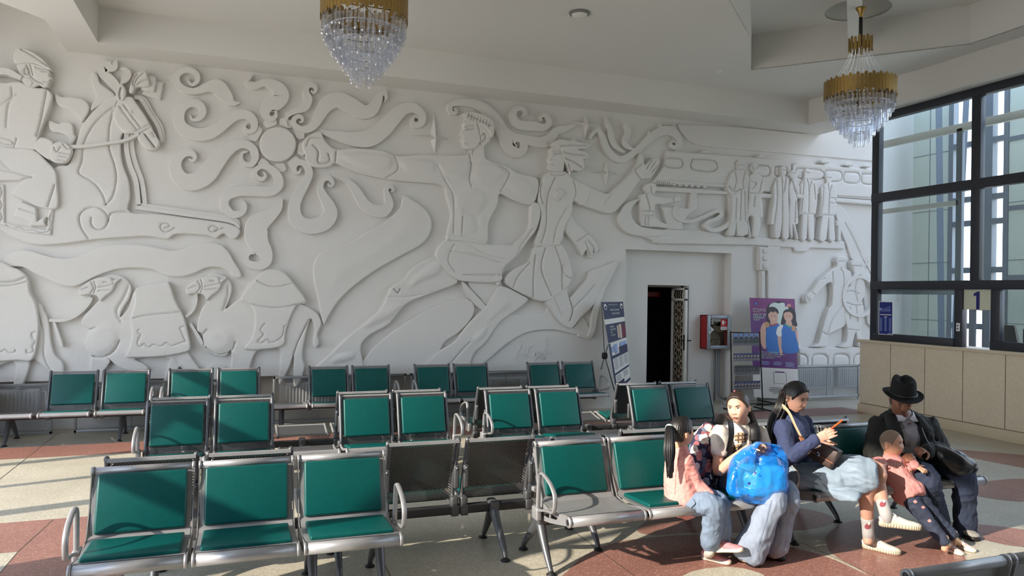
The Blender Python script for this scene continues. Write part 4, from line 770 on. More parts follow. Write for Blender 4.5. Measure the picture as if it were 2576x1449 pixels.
# ================================================================== ticket counter and booth
COUNTER_M = pmat('beige_marble_laminate', srgb(196, 176, 140), .45, noise=(7, .0, 8, srgb(184, 162, 124)), bump=None)
def veined(name, base, vein, scale=6):
    m = bpy.data.materials.new(name); m.use_nodes = True; nt = m.node_tree; N = nt.nodes; L = nt.links; b = N['Principled BSDF']; co = N.new('ShaderNodeTexCoord')
    n1 = N.new('ShaderNodeTexNoise'); n1.inputs['Scale'].default_value = scale; n1.inputs['Detail'].default_value = 8; n1.inputs['Distortion'].default_value = 2.2; L.new(co.outputs['Object'], n1.inputs['Vector'])
    r = N.new('ShaderNodeValToRGB'); e = r.color_ramp.elements; e[0].position = .42; e[0].color = base; e[1].position = .62; e[1].color = base
    k = e.new(.52); k.color = vein; k2 = e.new(.545); k2.color = base; L.new(n1.outputs['Fac'], r.inputs[0]); L.new(r.outputs[0], b.inputs['Base Color']); b.inputs['Roughness'].default_value = .4; return m
MARB = veined('beige_veined_panel', srgb(220, 204, 178), srgb(228, 214, 190), 9)
MARB_T = pmat('beige_top', srgb(214, 198, 170), .4)
cn = empty('ticket_counter', (9.9, 6, 0), 0, 'beige veined stone ticket counter along the right wall under the dark framed window', 'counter')
def cbox(name, a, b, mat, bev=0, parent=cn):
    o = Vector((9.9, 6, 0)); return MB().box(Vector(a)-o, Vector(b)-o, bev).build(name, mat, parent)
ys = [9.58]+[8.955-.628*i for i in range(18)]
for i in range(len(ys)-1): cbox('front_panel', (9.72, ys[i+1]+.006, .16), (9.75, ys[i]-.006, 1.165), MARB)
cbox('carcass', (9.735, -2.0, 0), (10.15, 9.57, 1.165), pmat('panel_joint', srgb(120, 108, 92), .6))
cbox('counter_top', (9.68, -2.0, 1.165), (10.2, 9.62, 1.21), MARB_T, .006)
cbox('plinth', (9.705, -2.0, 0), (9.74, 9.60, .15), MARB_T, .004)
FRM = pmat('anthracite_frame', srgb(52, 54, 62), .45, .2)
wr = empty('window_1', (9.86, 6, 0)); struct(wr)
def wbox(name, a, b, mat=FRM, bev=.004):
    o = Vector((9.86, 6, 0)); return struct(MB().box(Vector(a)-o, Vector(b)-o, bev).build(name, mat, wr))
ZT = 4.95
for y in (9.40, 7.62, 5.80, 3.95, 2.1, .3): wbox('window_mullion', (9.82, y-.07, 2.12 if y != 9.40 else 1.21), (9.92, y+.07, ZT))
for z0, z1 in ((2.05, 2.18), (3.49, 3.63), (4.82, 4.95)): wbox('window_rail', (9.81, -2, z0), (9.93, 9.47, z1))
for y in (7.865, 7.305, 5.5, 5.0): wbox('window_mullion', (9.82, y-.065, 1.21), (9.92, y+.065, 2.05))
wbox('window_rail', (9.81, 7.93, 1.21), (9.93, 9.4, 1.33)); wbox('window_rail', (9.81, -2, 1.21), (9.93, 7.37, 1.33))
wbox('window_sash', (9.90, 7.93, 1.33), (9.94, 7.97, 2.05), pmat('silver_sash', srgb(150, 156, 164), .35, .6)); wbox('window_sash', (9.90, 7.93, 1.97), (9.94, 9.33, 2.05), MATS['silver_sash'])
GLASS = thin_glass('booth_glass', (.93, .975, .98, 1), .9, .035)
for y0, y1 in ((7.69, 9.33), (5.87, 7.55), (4.02, 5.73), (2.17, 3.88)):
    for z0, z1 in ((2.18, 3.49), (3.63, 4.82)): wbox('window_pane', (9.866, y0, z0), (9.872, y1, z1), GLASS, 0)
wbox('window_pane', (9.866, 7.93, 1.33), (9.872, 9.33, 2.05), GLASS, 0); wbox('window_pane', (9.866, 5.57, 1.33), (9.872, 7.24, 2.05), GLASS, 0)
# numbered panel over the serving hatch
sg_ = empty('number_sign', (9.86, 7.585, 1.9), 0, 'pale cream glass number panel with dark blue 1 above the serving hatch', 'sign')
pn = Panel((9.85, 7.80, 2.05), (9.85, 7.37, 2.05), (9.85, 7.37, 1.76), (9.85, 7.80, 1.76), sg_); pn.slab('panel', pmat('cream_glass', srgb(206, 208, 186), .3))
NAVY = pmat('navy_print', srgb(28, 30, 110), .5)
pn.poly('numeral', [(.36, .20), (.50, .10), (.57, .10), (.57, .98), (.45, .98), (.45, .30), (.36, .34)], NAVY)
# booth beyond the glass
PALE = pmat('pale_green_panel', srgb(206, 216, 208), .35); GREYF = pmat('facade_grey', srgb(120, 128, 138), .5); MILK = pmat('milk_glass', srgb(214, 222, 220), .3)
fb = MB(); XB = 12.5
for y, wd in ((10.16, .10), (9.42, .16), (9.10, .08), (8.2, .1), (7.2, .1), (6.2, .1), (5.0, .1), (3.6, .1), (2, .1), (0, .1)): fb.box((XB-.05, y-wd/2, 0), (XB+.08, y+wd/2, 7))
for z in (.5, 1.42, 2.44, 3.30, 3.74, 4.75): fb.box((XB-.04, 9.1, z-.05), (XB+.06, 10.16, z+.05))
for z in (1.0, 2.3, 3.5, 4.7): fb.box((XB-.04, -3, z-.04), (XB+.06, 9.1, z+.04))
struct(fb.build('window_2', GREYF))
lean = MB(); lean.tube([(12.05, 9.95, 0), (12.05, 10.12, 6.5)], .07, 4, smooth=False); lean.tube([(12.2, 9.88, 0), (12.2, 9.62, 6.5)], .06, 4, smooth=False); struct(lean.build('window_column', pmat('blue_grey_column', srgb(128, 142, 162), .5)))
pw = MB(); pw.box((XB-.03, 10.2, 0), (XB+.05, 11.0, 7)); pw.box((XB-.03, 8.0, 0), (XB+.05, 9.05, 7)); struct(pw.build('wall_booth_panel', PALE))
pj = MB()
for y in (10.62, 8.72): pj.box((XB-.036, y-.006, 0), (XB-.028, y+.006, 7))
for z in (1.5, 2.6, 3.6, 4.7): pj.box((XB-.036, 10.2, z-.005), (XB-.028, 11, z+.005)); pj.box((XB-.036, 8.0, z-.005), (XB-.028, 9.05, z+.005))
struct(pj.build('wall_booth_joint', GREYF))
tr_ = empty('sliding_screen', (10.4, 8.6, 2.2), 0, 'white and grey inner sliding screen frame behind the ticket window', 'screen')
def tbox(n, a, b, m): o = Vector((10.4, 8.6, 2.2)); MB().box(Vector(a)-o, Vector(b)-o, .003).build(n, m, tr_)
tbox('top_track', (10.37, 6.0, 4.50), (10.43, 9.9, 4.62), WHITEM); tbox('middle_track', (10.37, 8.33, 3.36), (10.43, 9.9, 3.44), WHITEM); tbox('upright', (10.37, 8.27, 0), (10.43, 8.37, 4.55), GREYF)
hd = empty('inner_door', (12.0, 8.9, 0), 0, 'grey framed glass door seen through the serving hatch', 'door')
def hbox(n, a, b, m): o = Vector((12.0, 8.9, 0)); MB().box(Vector(a)-o, Vector(b)-o, .003).build(n, m, hd)
for y in (9.33, 9.05): hbox('stile', (11.97, y-.05, 0), (12.03, y+.05, 2.2), GREYF)
hbox('rail', (11.97, 9.05, 1.72), (12.03, 9.33, 1.82), GREYF); hbox('rail', (11.97, 9.05, .0), (12.03, 9.33, .3), GREYF)
mn = empty('monitor_back', (10.25, 7.40, 1.21), 0, 'black slanted screen on the counter inside the serving hatch', 'monitor')
b = MB(); b.extr([(0, 0), (.06, 0), (-.06, .34), (-.10, .34)], 'y', -.13, .09); b.build('casing', BLACK, mn)
mn2 = empty('monitor_back', (10.2, 6.98, 1.21), 0, 'dark screen behind the window right of the serving hatch', 'monitor')
b = MB(); b.box((0, -.22, 0), (.04, .20, .30), .006); b.build('casing', RUBBER, mn2)
nt_ = empty('hours_notice', (9.815, 7.85, 1.5), 0, 'small white sticker with dark symbols on the frame left of the hatch', 'sticker')
pn = Panel((9.81, 7.885, 1.56), (9.81, 7.825, 1.56), (9.81, 7.825, 1.44), (9.81, 7.885, 1.44), nt_); pn.slab('sticker', WHITEM, .002)
pn.rects('symbol', [(.2, .25, .6, .4), (.2, .6, .45, .78), (.45, .70, .75, .78)], NAVY)
tp = empty('timetable_poster', (9.85, 9.2, 1.3), 0, 'narrow blue timetable poster with white border on the ticket window', 'poster')
pn = Panel(*[onX(x, y, 9.80) for x, y in ((2211, 758), (2246, 759), (2246, 843), (2210, 841))], tp); pn.slab('white_border', WHITEM, .003)
BLUE = pmat('poster_blue', srgb(34, 44, 128), .4); LBL = pmat('poster_pale_blue', srgb(150, 170, 215), .5)
pn.rects('blue_field', [(.04, .02, .96, .98)], BLUE, .001)
pn.rects('tower_picture', [(.10+i*.11, .26-i*.022, .135+i*.11, .31) for i in range(7)]+[(.06, .255, .92, .262), (.06, .20, .25, .26)], LBL, .0016)
pn.rects('heading', [(.1, .385, .9, .41), (.38, .455, .6, .48)], WHITEM, .0016)
pn.rects('timetable_rows', [(u, .50+i*.02, u+.15, .509+i*.02) for i in range(20) for u in (.10, .42, .74)]+[(.68, .94, .92, .965)], LBL, .0016)
# ================================================================== radiators and their guards
MESHM = perf_mat('expanded_metal', srgb(150, 154, 158), .45, .6, ('X', 'Z'), .016, .010, .62)
RADM = pmat('radiator_white', srgb(186, 190, 192), .45)
def guard(x0, x1, z0, z1, label, y=10.75):
    r = empty('radiator_guard', ((x0+x1)/2, y, 0), 0, label, 'radiator guard', 'radiator guards under the relief'); h = (x1-x0)/2
    b = MB(); b.box((-h, -.012, z1-.035), (h, .012, z1), .003); b.box((-h, -.012, z0), (h, .012, z0+.035), .003)
    for x in (-h, h-.03): b.box((x, -.012, z0), (x+.03, .012, z1), .003)
    for x in (-h*.34, h*.34): b.box((x, -.006, z0), (x+.012, .006, z1))
    for x in (-h, h-.02): b.box((x, .0, 0), (x+.02, .02, z0+.04))
    b.build('frame', pmat('guard_frame', srgb(150, 153, 156), .45, .5), r)
    b = MB(); b.box((-h+.02, .003, z0+.02), (h-.02, .005, z1-.02)); b.build('mesh_infill', MESHM, r); return r
guard(-4.3, -2.22, .02, .66, 'mesh radiator guard at the left picture edge under the first camel')
guard(-1.98, -.02, .02, .66, 'mesh radiator guard behind the second pair of rear green seats')
guard(.43, 2.30, .02, .68, 'mesh radiator guard beside the bare seat left of centre')
guard(2.36, 4.60, .02, .68, 'mesh radiator guard behind the rear bench nearest the doorway')
guard(8.6, 10.9, .06, .66, 'mesh radiator guard beside the counter under the little arches')
def radiator(x0, x1, z0, z1, label):
    r = empty('radiator', ((x0+x1)/2, 11.03, 0), 0, label, 'radiator', 'radiators under the relief'); h = (x1-x0)/2
    b = MB(); b.box((-h, -.03, z0), (h, .06, z1), .008); n = int((x1-x0)/.045)
    for i in range(n): x = -h+.03+i*(x1-x0-.06)/(n-1); b.box((x-.013, -.044, z0+.03), (x+.013, -.028, z1-.03), .006)
    b.build('panel', RADM, r)
    b = MB(); b.tube([(h, .02, z1-.04), (h+.06, .02, z1-.04), (h+.06, .02, .0)], .012, 8); b.build('pipe', WHITEM, r)
radiator(-4.1, -2.42, .16, .56, 'white ribbed radiator behind the guard at the left edge'); radiator(-1.9, -.4, .16, .56, 'white ribbed radiator behind the second rear bench')
radiator(.60, 2.1, .16, .56, 'white ribbed radiator seen through the guard left of centre'); radiator(2.5, 4.4, .16, .56, 'white ribbed radiator behind the guard next to the doorway'); radiator(8.9, 10.5, .2, .58, 'white ribbed radiator behind the guard, half nearer the poster'); radiator(10.64, 12.2, .2, .58, 'white ribbed radiator behind the guard, half nearer the counter')
# ================================================================== doorway fittings
dg = empty('security_gate', (7.37, 11.15, 0), 0, 'white ornate iron gate standing open in the dark doorway', 'gate')
b = MB(); L_ = .47
for y0, y1 in ((0, .05), (L_-.04, L_)): b.box((-.02, y0, .02), (.02, y1, 2.03), .004)
for z in (.02, .22, 1.80, 1.99): b.box((-.02, 0, z), (.02, L_, z+.04), .004)
b.build('frame', WHITEM, dg); b = MB(); rr = random.Random(3)
for i in range(13):
    z = .30+i*.118; s = 1 if i % 2 else -1
    for yc, q in ((.15, s), (.32, -s)):
        pts = [(0, yc+q*(.075-.0055*k)*math.cos(.62*k), z+(.085-.006*k)*math.sin(.62*k)) for k in range(12)]; b.tube(pts, .007, 5)
for yc in (.10, .18, .235, .30, .37): b.tube([(0, yc, .24), (.006, yc+.012, .7), (-.006, yc-.012, 1.3), (0, yc, 1.8)], .006, 5)
for i in range(6): yc = .07+i*.065; b.tube([(0, yc-.02, 1.84), (0, yc+.02, 1.9), (0, yc-.02, 1.98)], .007, 5); b.tube([(0, yc-.02, .06), (0, yc+.02, .14), (0, yc-.02, .21)], .007, 5)
b.build('scrollwork', pmat('aged_white_iron', srgb(196, 188, 168), .5, noise=(16, .0, 4, srgb(140, 116, 84))), dg)
b = MB(); b.box((-.03, .01, .93), (-.02, .045, 1.20), .004); b.tube([(-.03, .03, 1.10), (-.07, .03, 1.10), (-.07, .13, 1.095)], .011, 8); b.box((.02, .01, .93), (.03, .045, 1.20), .004); b.tube([(.03, .03, 1.10), (.07, .03, 1.10), (.075, -.03, 1.10)], .011, 8); b.build('handle', BLACK, dg)
ds = empty('door_sign', (6.75, 11.9, 1.95), 0, 'small dark red sign with pale lettering on the dark door', 'sign')
DRED = pmat('sign_red', srgb(140, 24, 40), .5); PINKT = pmat('pale_pink_print', srgb(210, 150, 155), .6)
pn = Panel(*[onY(x, y, 11.9) for x, y in ((1620, 734), (1660, 734), (1660, 747), (1620, 747))], ds); pn.slab('plate', DRED); pn.text('АЖЛЫН БУС ХҮНИЙГ', .5, .35, .26, PINKT, 'CENTER', sx=.8); pn.text('НЭВТРҮҮЛЭХГҮЙ', .5, .68, .26, PINKT, 'CENTER', sx=.8)
# fire hose cabinet
hc = empty('fire_hose_cabinet', (7.93, 11.2, .95), 0, 'red fire hose cabinet with grey framed glass front and a white 5', 'cabinet')
x0, x1, yf, z0, z1 = 7.69, 8.18, 11.0, .955, 1.555; o_ = Vector((7.93, 11.2, .95))
def kb(n, a, b, m, bev=.004): return MB().box(Vector(a)-o_, Vector(b)-o_, bev).build(n, m, hc)
b = MB(); t_ = .012
for a, c in (((x0, yf, z0), (x0+t_, 11.2, z1)), ((x1-t_, yf, z0), (x1, 11.2, z1)), ((x0, yf, z0), (x1, 11.2, z0+t_)), ((x0, yf, z1-t_), (x1, 11.2, z1)), ((x0, 11.18, z0), (x1, 11.2, z1))): b.box(Vector(a)-o_, Vector(c)-o_)
b.build('body', pmat('cabinet_red', srgb(150, 22, 30), .5), hc)
b = MB(); fw_ = .065
for a, c in (((x0, yf-.03, z0), (x0+fw_, yf, z1)), ((x1-fw_, yf-.03, z0), (x1, yf, z1)), ((x0+fw_, yf-.03, z0), (x1-fw_, yf, z0+fw_)), ((x0+fw_, yf-.03, z1-fw_), (x1-fw_, yf, z1))): b.box(Vector(a)-o_, Vector(c)-o_, .012)
dr = b.build('door', pmat('silver_grey_frame', srgb(150, 156, 164), .4, .4), hc)
kb('lock', (x0+.03, yf-.04, 1.19), (x0+.05, yf-.03, 1.27), CHROME)
HOSE = pmat('canvas_hose', srgb(150, 138, 118), .85, noise=(60, .35)); b = MB()
for cx, cz, n_, r0_ in ((7.98, 1.40, 7, .05), (7.80, 1.10, 9, .04)):
    for i in range(n_):
        r_ = r0_+i*.017; pts = [(cx-o_.x+r_*1.25*math.cos(a), .06-.2+.02*math.sin(a*2+i), cz-o_.z+r_*math.sin(a)*.9) for a in np.linspace(.2, 2*PI+.1, 26)]; pts = [p for p in pts if x0+.02-o_.x < p[0] < x1-.02-o_.x and z0+.02-o_.z < p[2] < z1-.02-o_.z]
        if len(pts) > 3:
            seg = [pts[0]]
            for p in pts[1:]:
                if (Vector(p)-Vector(seg[-1])).length > .12:
                    if len(seg) > 2: b.tube(seg, .007, 6, flat=3, up=(0, 1, 0))
                    seg = [p]
                else: seg.append(p)
            if len(seg) > 2: b.tube(seg, .007, 6, flat=3, up=(0, 1, 0))
b.build('hose', HOSE, hc)
kb('dark_interior', (x0+.015, 11.16, z0+.015), (x1-.015, 11.175, z1-.015), BLACK, 0)
pn = Panel((x0+fw_, yf-.004, z1-fw_), (x1-fw_, yf-.004, z1-fw_), (x1-fw_, yf-.004, z0+fw_), (x0+fw_, yf-.004, z0+fw_), hc)
pn.slab('glass', thin_glass('cabinet_glass', (.95, .97, .97, 1), 1.0, .02), .003)
pn.text('5', .05, .12, .25, WHITEM, name='numeral'); pn.rects('fire_sign', [(.62, .0, 1.0, .29)], pmat('fire_sign_red', srgb(190, 20, 40), .5)); pn.rects('fire_symbol', [(.69, .06, .82, .2), (.84, .115, .93, .145), (.70, .2, .715, .26), (.8, .2, .815, .26)], WHITEM, .003)
pn.rects('caption_plate', [(.62, .295, 1.0, .41)], WHITEM); pn.text('ГАЛЫН КРАН', .64, .355, .05, BLACK, sx=.8); pn.poly('paper', [(.03, .28), (.24, .40), (.05, .52)], WHITEM)
pp = empty('cabinet_pipe', (8.02, 11.1, 0), 0, 'grey water pipe running down from the hose cabinet', 'pipe')
b = MB(); b.tube([(0, 0, .955), (0, 0, .16), (.02, -.02, .10), (.07, -.06, .07), (.12, -.06, .07)], .028, 12); b.tube([(-.045, .05, .955), (-.045, .05, .02)], .018, 10); b.build('pipe', pmat('grey_pipe', srgb(120, 126, 130), .5), pp)
# ================================================================== leaflet rack
rk = empty('leaflet_rack', (7.93, 10.2, 0), 0, 'black wire leaflet rack with clear pockets in front of the purple poster', 'rack')
YR = 10.2
def rp_(x, y): q = onY(x, y, YR); return Vector((q.x-7.93, 0, q.z))
b = MB(); TLr, TRr, BRr, BLr = rp_(1838, 833), rp_(1911, 835), rp_(1918, 1000), rp_(1841, 1000)
b.tube([TLr, BLr, (BLr.x, 0, .02)], .012, 8); b.tube([TRr, BRr, (BRr.x, 0, .02)], .012, 8); b.tube([TLr+Vector((0, 0, -.02)), TRr+Vector((0, 0, -.02))], .009, 8)
for x in (BLr.x, BRr.x): b.tube([(x, .22, .012), (x, -.22, .012)], .012, 8)
b.tube([(BLr.x, 0, .1), (BRr.x, 0, .1)], .01, 8); b.tube([(BLr.x, -.15, .015), (BRr.x, -.15, .015)], .01, 8); b.build('frame', BLACK, rk)
CLEAR = thin_glass('clear_acrylic', (.97, .98, .99, 1), .8, .03); tiers = [(841, 867, 5), (890, 905, 8), (923, 940, 8), (960, 977, 8)]
for k, (ya, yb, n_) in enumerate(tiers):
    za, zb = rp_(1875, ya-4).z, rp_(1875, yb+2).z; xa, xb = TLr.x+.02+k*.012, TRr.x-.02+k*.012
    b = MB(); b.box((xa, -.05, zb-.01), (xb, -.046, za-.03)); b.box((xa, -.05, zb-.012), (xb, .03, zb-.008)); b.build('pocket', CLEAR, rk)
    SKYB = pmat('leaflet_sky', srgb(120, 150, 200), .5); DK = pmat('leaflet_dark', srgb(62, 74, 84), .5); GR_ = pmat('leaflet_grey', srgb(120, 122, 130), .5); NV = pmat('leaflet_navy', srgb(64, 74, 120), .5); PK = pmat('leaflet_cream', srgb(205, 185, 170), .5)
    wx = (xb-xa-.02)/n_
    nm = ['picture leaflet in the top pocket of the rack', 'navy leaflet in the second pocket of the rack', 'dark leaflet in the third pocket of the rack', 'navy leaflet in the lowest pocket of the rack'][k]
    for i in range(n_):
        X0 = xa+.01+i*wx; lf = empty('leaflet', (7.93+X0+wx/2, YR-.03+i*.001, zb), 0, nm, 'leaflet', nm.replace('leaflet', 'leaflets'))
        hh = (za-zb)*(.98 if k == 0 else .9); pl = Panel((7.93+X0+.002, YR-.03, zb+hh), (7.93+X0+wx-.002, YR-.03, zb+hh), (7.93+X0+wx-.002, YR-.03, zb), (7.93+X0+.002, YR-.03, zb), lf)
        if k == 0:
            pl.slab('sheet', DK, .002); pl.rects('sky_picture', [(.02, .02, .9, .42)], SKYB, .001); pl.rects('red_edge', [(.9, .02, 1, .42)], pmat('leaflet_red', srgb(170, 60, 60), .5), .001); pl.poly('hill', [(.1, .42), (.3, .3), (.6, .28), (.85, .42)], BLACK, .0015); pl.rects('grey_foot', [(.02, .8, .98, 1)], GR_, .001); pl.rects('print', [(.1, .5, .4, .56), (.55, .5, .8, .54)], GR_, .0015)
        elif k == 2: pl.slab('sheet', DK, .002); pl.rects('grey_foot', [(.0, .62, 1, 1)], GR_, .001); pl.rects('print', [(.15, .2, .5, .5)], GR_, .0015)
        else: pl.slab('sheet', NV, .002); pl.poly('ribbon_print', [(.05, .5), (.4, .25), (.95, .3), (.6, .55)], PK, .001); pl.rects('grey_foot', [(.0, .66, 1, 1)], GR_, .001); pl.rects('print', [(.2, .75, .7, .85)], PK, .0015)
# ================================================================== purple poster
ps = empty('purple_poster', (8.85, 10.62, 0), 0, 'tall purple poster of two smiling teenagers in blue shirts, on a stand', 'poster')
pn = Panel(*[onY(x, y, Y) for x, y, Y in ((1885, 749, 10.78), (1999, 752, 10.78), (2010, 1006, 10.50), (1897, 999, 10.50))], ps)
PUR = pmat('poster_purple', srgb(92, 28, 112), .45); PUR2 = pmat('poster_magenta', srgb(120, 30, 110), .45); SHB = pmat('poster_shirt_blue', srgb(34, 110, 190), .5); SKN = pmat('poster_skin', srgb(214, 170, 150), .5); HAIRP = pmat('poster_hair', srgb(36, 28, 34), .5); SHW = pmat('poster_white_shirt', srgb(208, 220, 214), .5)
pn.slab('sheet', WHITEM, .006); pn.rects('purple_field', [(0, 0, 1, .70)], PUR, .0008); pn.rects('magenta_top', [(0, 0, 1, .16)], PUR2, .0012)
U = lambda L: [((x-80)/590, (y-45)/1300) for x, y in L]
def pp_(n, L, m, off): pn.poly(n, U(crom(L, 3, True)), m, off)
pp_('figure_behind', [(300,160),(400,95),(450,80),(520,90),(600,140),(675,230),(660,420),(600,600),(330,600),(300,400)], HAIRP, .0016); pp_('white_shirt', [(330,150),(400,100),(450,110),(520,100),(585,180),(560,420),(400,420),(340,330)], SHW, .002)
pp_('boy_arm', [(200,470),(240,380),(290,370),(270,470),(280,620),(250,720),(200,640)], SKN, .0022); pp_('boy_shirt', [(275,470),(330,390),(440,380),(470,460),(470,740),(280,740)], SHB, .0024); pp_('boy_head', [(310,240),(340,215),(420,215),(436,260),(430,320),(405,365),(375,375),(340,355),(315,300)], SKN, .0028); pp_('boy_neck', [(345,340),(410,340),(425,385),(380,400),(335,385)], SKN, .0026); pp_('boy_hair', [(300,260),(298,210),(330,165),(390,160),(440,195),(448,250),(420,230),(400,215),(380,235),(350,220),(330,240)], HAIRP, .003)
pp_('girl_hair', [(470,380),(500,260),(520,205),(575,180),(625,200),(655,260),(680,340),(685,400),(600,420),(500,390)], HAIRP, .0026); pp_('girl_arm', [(420,520),(470,520),(475,760),(440,760)], SKN, .0026); pp_('girl_forearm', [(660,470),(690,460),(690,560),(700,640),(680,600)], SKN, .0032); pp_('girl_shirt', [(410,500),(440,410),(530,385),(620,390),(680,440),(690,640),(680,740),(480,750),(470,540)], SHB, .0028); pp_('girl_sleeve', [(405,520),(430,420),(500,390),(475,470),(470,545)], WHITEM, .003); pp_('girl_head', [(513,255),(540,225),(600,220),(632,260),(625,310),(590,350),(555,350),(522,310)], SKN, .0034); pp_('girl_neck', [(545,335),(605,335),(620,392),(575,412),(535,385)], SKN, .0032)
for cx, cy, m in ((292, 395, 'bronze'), (638, 432, 'bronze')): pn.poly('medal', U([(cx+30*math.cos(a), cy+38*math.sin(a)) for a in np.linspace(0, 2*PI, 14, endpoint=False)]), pmat('medal_bronze', srgb(190, 140, 90), .4), .0038)
pp_('medal_ribbon', [(530,370),(580,405),(640,395),(640,410),(580,420),(525,385)], pmat('ribbon_green', srgb(60, 160, 120), .5), .0036); pp_('medal_ribbon', [(300,380),(340,400),(420,370),(425,385),(340,415),(300,400)], pmat('ribbon_red', srgb(170, 40, 60), .5), .0036)
for cx, cy in ((375, 290), (572, 290)):
    pn.poly('smile', U([(cx-22, cy+22), (cx, cy+30), (cx+22, cy+20), (cx, cy+38)]), WHITEM, .004); pn.rects('eye_line', [tuple(U([(cx-32, cy-18)])[0])+tuple(U([(cx-12, cy-12)])[0]), tuple(U([(cx+12, cy-18)])[0])+tuple(U([(cx+32, cy-12)])[0])], HAIRP, .004)
pn.rects('emblem', [tuple(U([(138, 100)])[0])+tuple(U([(186, 142)])[0])], BLUE, .002); pn.poly('emblem_mark', U([(162, 106), (172, 128), (152, 128)]), LBL, .003)
fl_ = [tuple(U([(535, 113+i*12)])[0])+tuple(U([(615, 119+i*12)])[0]) for i in range(4)]; pn.rects('flag_field', [tuple(U([(535, 113)])[0])+tuple(U([(615, 155)])[0])], SKN, .0024); pn.rects('flag_stripe', fl_, pmat('flag_red', srgb(190, 90, 110), .5), .0028); pn.rects('flag_canton', [tuple(U([(535, 113)])[0])+tuple(U([(565, 135)])[0])], BLUE, .0034)
for body, x, y, s_ in (('ХҮҮХДЭД', 112, 202, .034), ('ЗАМНААС НЬ', 114, 228, .013), ('АЮУЛГҮЙ', 114, 268, .034), ('БАЙДАЛ', 116, 304, .034), ('ЧУХАЛ', 116, 338, .024)): pn.text(body, *U([(x, y)])[0], s_, SHW, off=.0045, sx=.92)
for i, body in enumerate(('ХЭРЭВ ТА ХҮҮХДИЙГ ДАРААХ', 'ХЭЛБЭРЭЭР МОНГОЛ УЛСЫН ХИЛЭЭР', 'ГАРАХ ГЭЖ БАЙГАА БОЛ ДООРХ', 'КОДЫГ УНШУУЛНА УУ')): pn.text(body, *U([(170+i*4, 757+i*25)])[0], .019, SHW, off=.0045, sx=.84)
for x in (190, 350, 510): pn.rects('small_print', [tuple(U([(x, 875+i*17)])[0])+tuple(U([(x+100+20*(i % 2), 882+i*17)])[0]) for i in range(4 if x == 510 else 3)], LBL, .0016)
for i, body in enumerate(('Та хүүхдийг Монгол Улсын', 'хуулиар хамгаалах бүртгэлд', 'бөглөхийг баталгаажуулах', 'уу дэлгэрэнгүй')): pn.text(body, *U([(380, 1210+i*22)])[0], .016, HAIRP, 'CENTER', off=.003, sx=.9)
pn.rects('code_frame', [tuple(U([(345, 1010)])[0])+tuple(U([(515, 1013)])[0]), tuple(U([(345, 1152)])[0])+tuple(U([(515, 1155)])[0]), tuple(U([(345, 1010)])[0])+tuple(U([(349, 1155)])[0]), tuple(U([(511, 1010)])[0])+tuple(U([(515, 1155)])[0]), tuple(U([(365, 998)])[0])+tuple(U([(490, 1010)])[0])], PUR, .0016)
b = MB(); br_ = onY(1955, 1003, 10.5)-Vector((8.85, 10.62, 0)); b.tube([(br_.x, .3, 1.6), (br_.x, .35, .02)], .012, 8); b.tube([(br_.x-.45, -.14, .03), (br_.x+.45, -.14, .03)], .014, 8); b.tube([(br_.x, -.14, .03), (br_.x, .4, .02)], .012, 8); b.build('stand', BLACK, ps)
# ================================================================== blue stand banner
bb = empty('stand_banner', (5.75, 10.6, 0), 0, 'narrow dark blue banner on a thin black cross stand left of the doorway', 'banner')
pn = Panel(onY(1513, 760, 10.60), onY(1567, 759, 10.92), onY(1589, 985, 10.66), onY(1556, 1022, 10.36), bb)
NVB = pmat('banner_navy', srgb(30, 38, 78), .35); pn.slab('sheet', WHITEM, .003); pn.rects('navy_field', [(0, 0, 1, .17), (0, .22, 1, .40), (0, .405, .1, .86), (0, .53, 1, .56), (0, .70, 1, .72), (.1, .84, 1, .87), (.55, .47, 1, .53), (.1, .8, .6, .84)], NVB, .001)
pn.text('ХАРИЛЦАГЧИЙН ҮЙЛЧИЛГЭЭНИЙ', .5, .03, .013, SHW, 'CENTER', sx=.75, off=.002); pn.text('ЦАХИМ ТАСАЛБАР', .52, .085, .024, SHW, 'CENTER', sx=.85, off=.002); pn.text('ХУДАЛДАН АВААР', .52, .122, .024, SHW, 'CENTER', sx=.85, off=.002)
for cx in (.14, .90): pn.poly('round_emblem', [(cx+.065*math.cos(a), .048+.03*math.sin(a)) for a in np.linspace(0, 2*PI, 14, endpoint=False)], WHITEM, .002); pn.poly('emblem_mark', [(cx+.05*math.cos(a), .055+.017*math.sin(a)) for a in np.linspace(0, 2*PI, 7, endpoint=False)], NVB, .003)
pn.rects('picture_strip', [(.55, .25, .64, .38), (.66, .24, .78, .39)], PK, .002); pn.rects('picture_red', [(.82, .24, .88, .39), (.92, .26, .98, .39)], DRED, .002)
for i, t in enumerate(('ЦАЙЗЫН', 'БИЛЕТИЙН', 'ҮНЭ', 'АПП-ААР')): pn.text(t, .2, .25+i*.028, .022, SHW, off=.002, sx=.8)
pn.rects('small_caption', [(.1, .405, .4, .42), (.45, .405, .7, .42), (.75, .405, .98, .42)], WHITEM, .002)
pn.rects('screen_shot', [(.12, .44, .24, .50), (.28, .43, .45, .52), (.6, .43, .95, .47)], LBL, .002); pn.rects('printed_lines', [(u, .57+i*.012, u+.22, .574+i*.012) for i in range(9) for u in (.15, .45, .74)]+[(u, .735+i*.012, u+.3, .739+i*.012) for i in range(5) for u in (.15, .6)], GR_, .002)
hb = onY(1521, 895, 10.72)-Vector((5.75, 10.6, 0)); b = MB()
T_ = [pn.p(0, 0), pn.p(1, 0), pn.p(0, 1), pn.p(1, 1)]
for p in (T_[0], T_[1], T_[2]): b.tube([hb, p], .006, 6)
for x, y in ((1490, 1010), (1560, 1030)): q = onZ(x, y, 0)-Vector((5.75, 10.6, 0)); b.tube([hb, q], .006, 6)
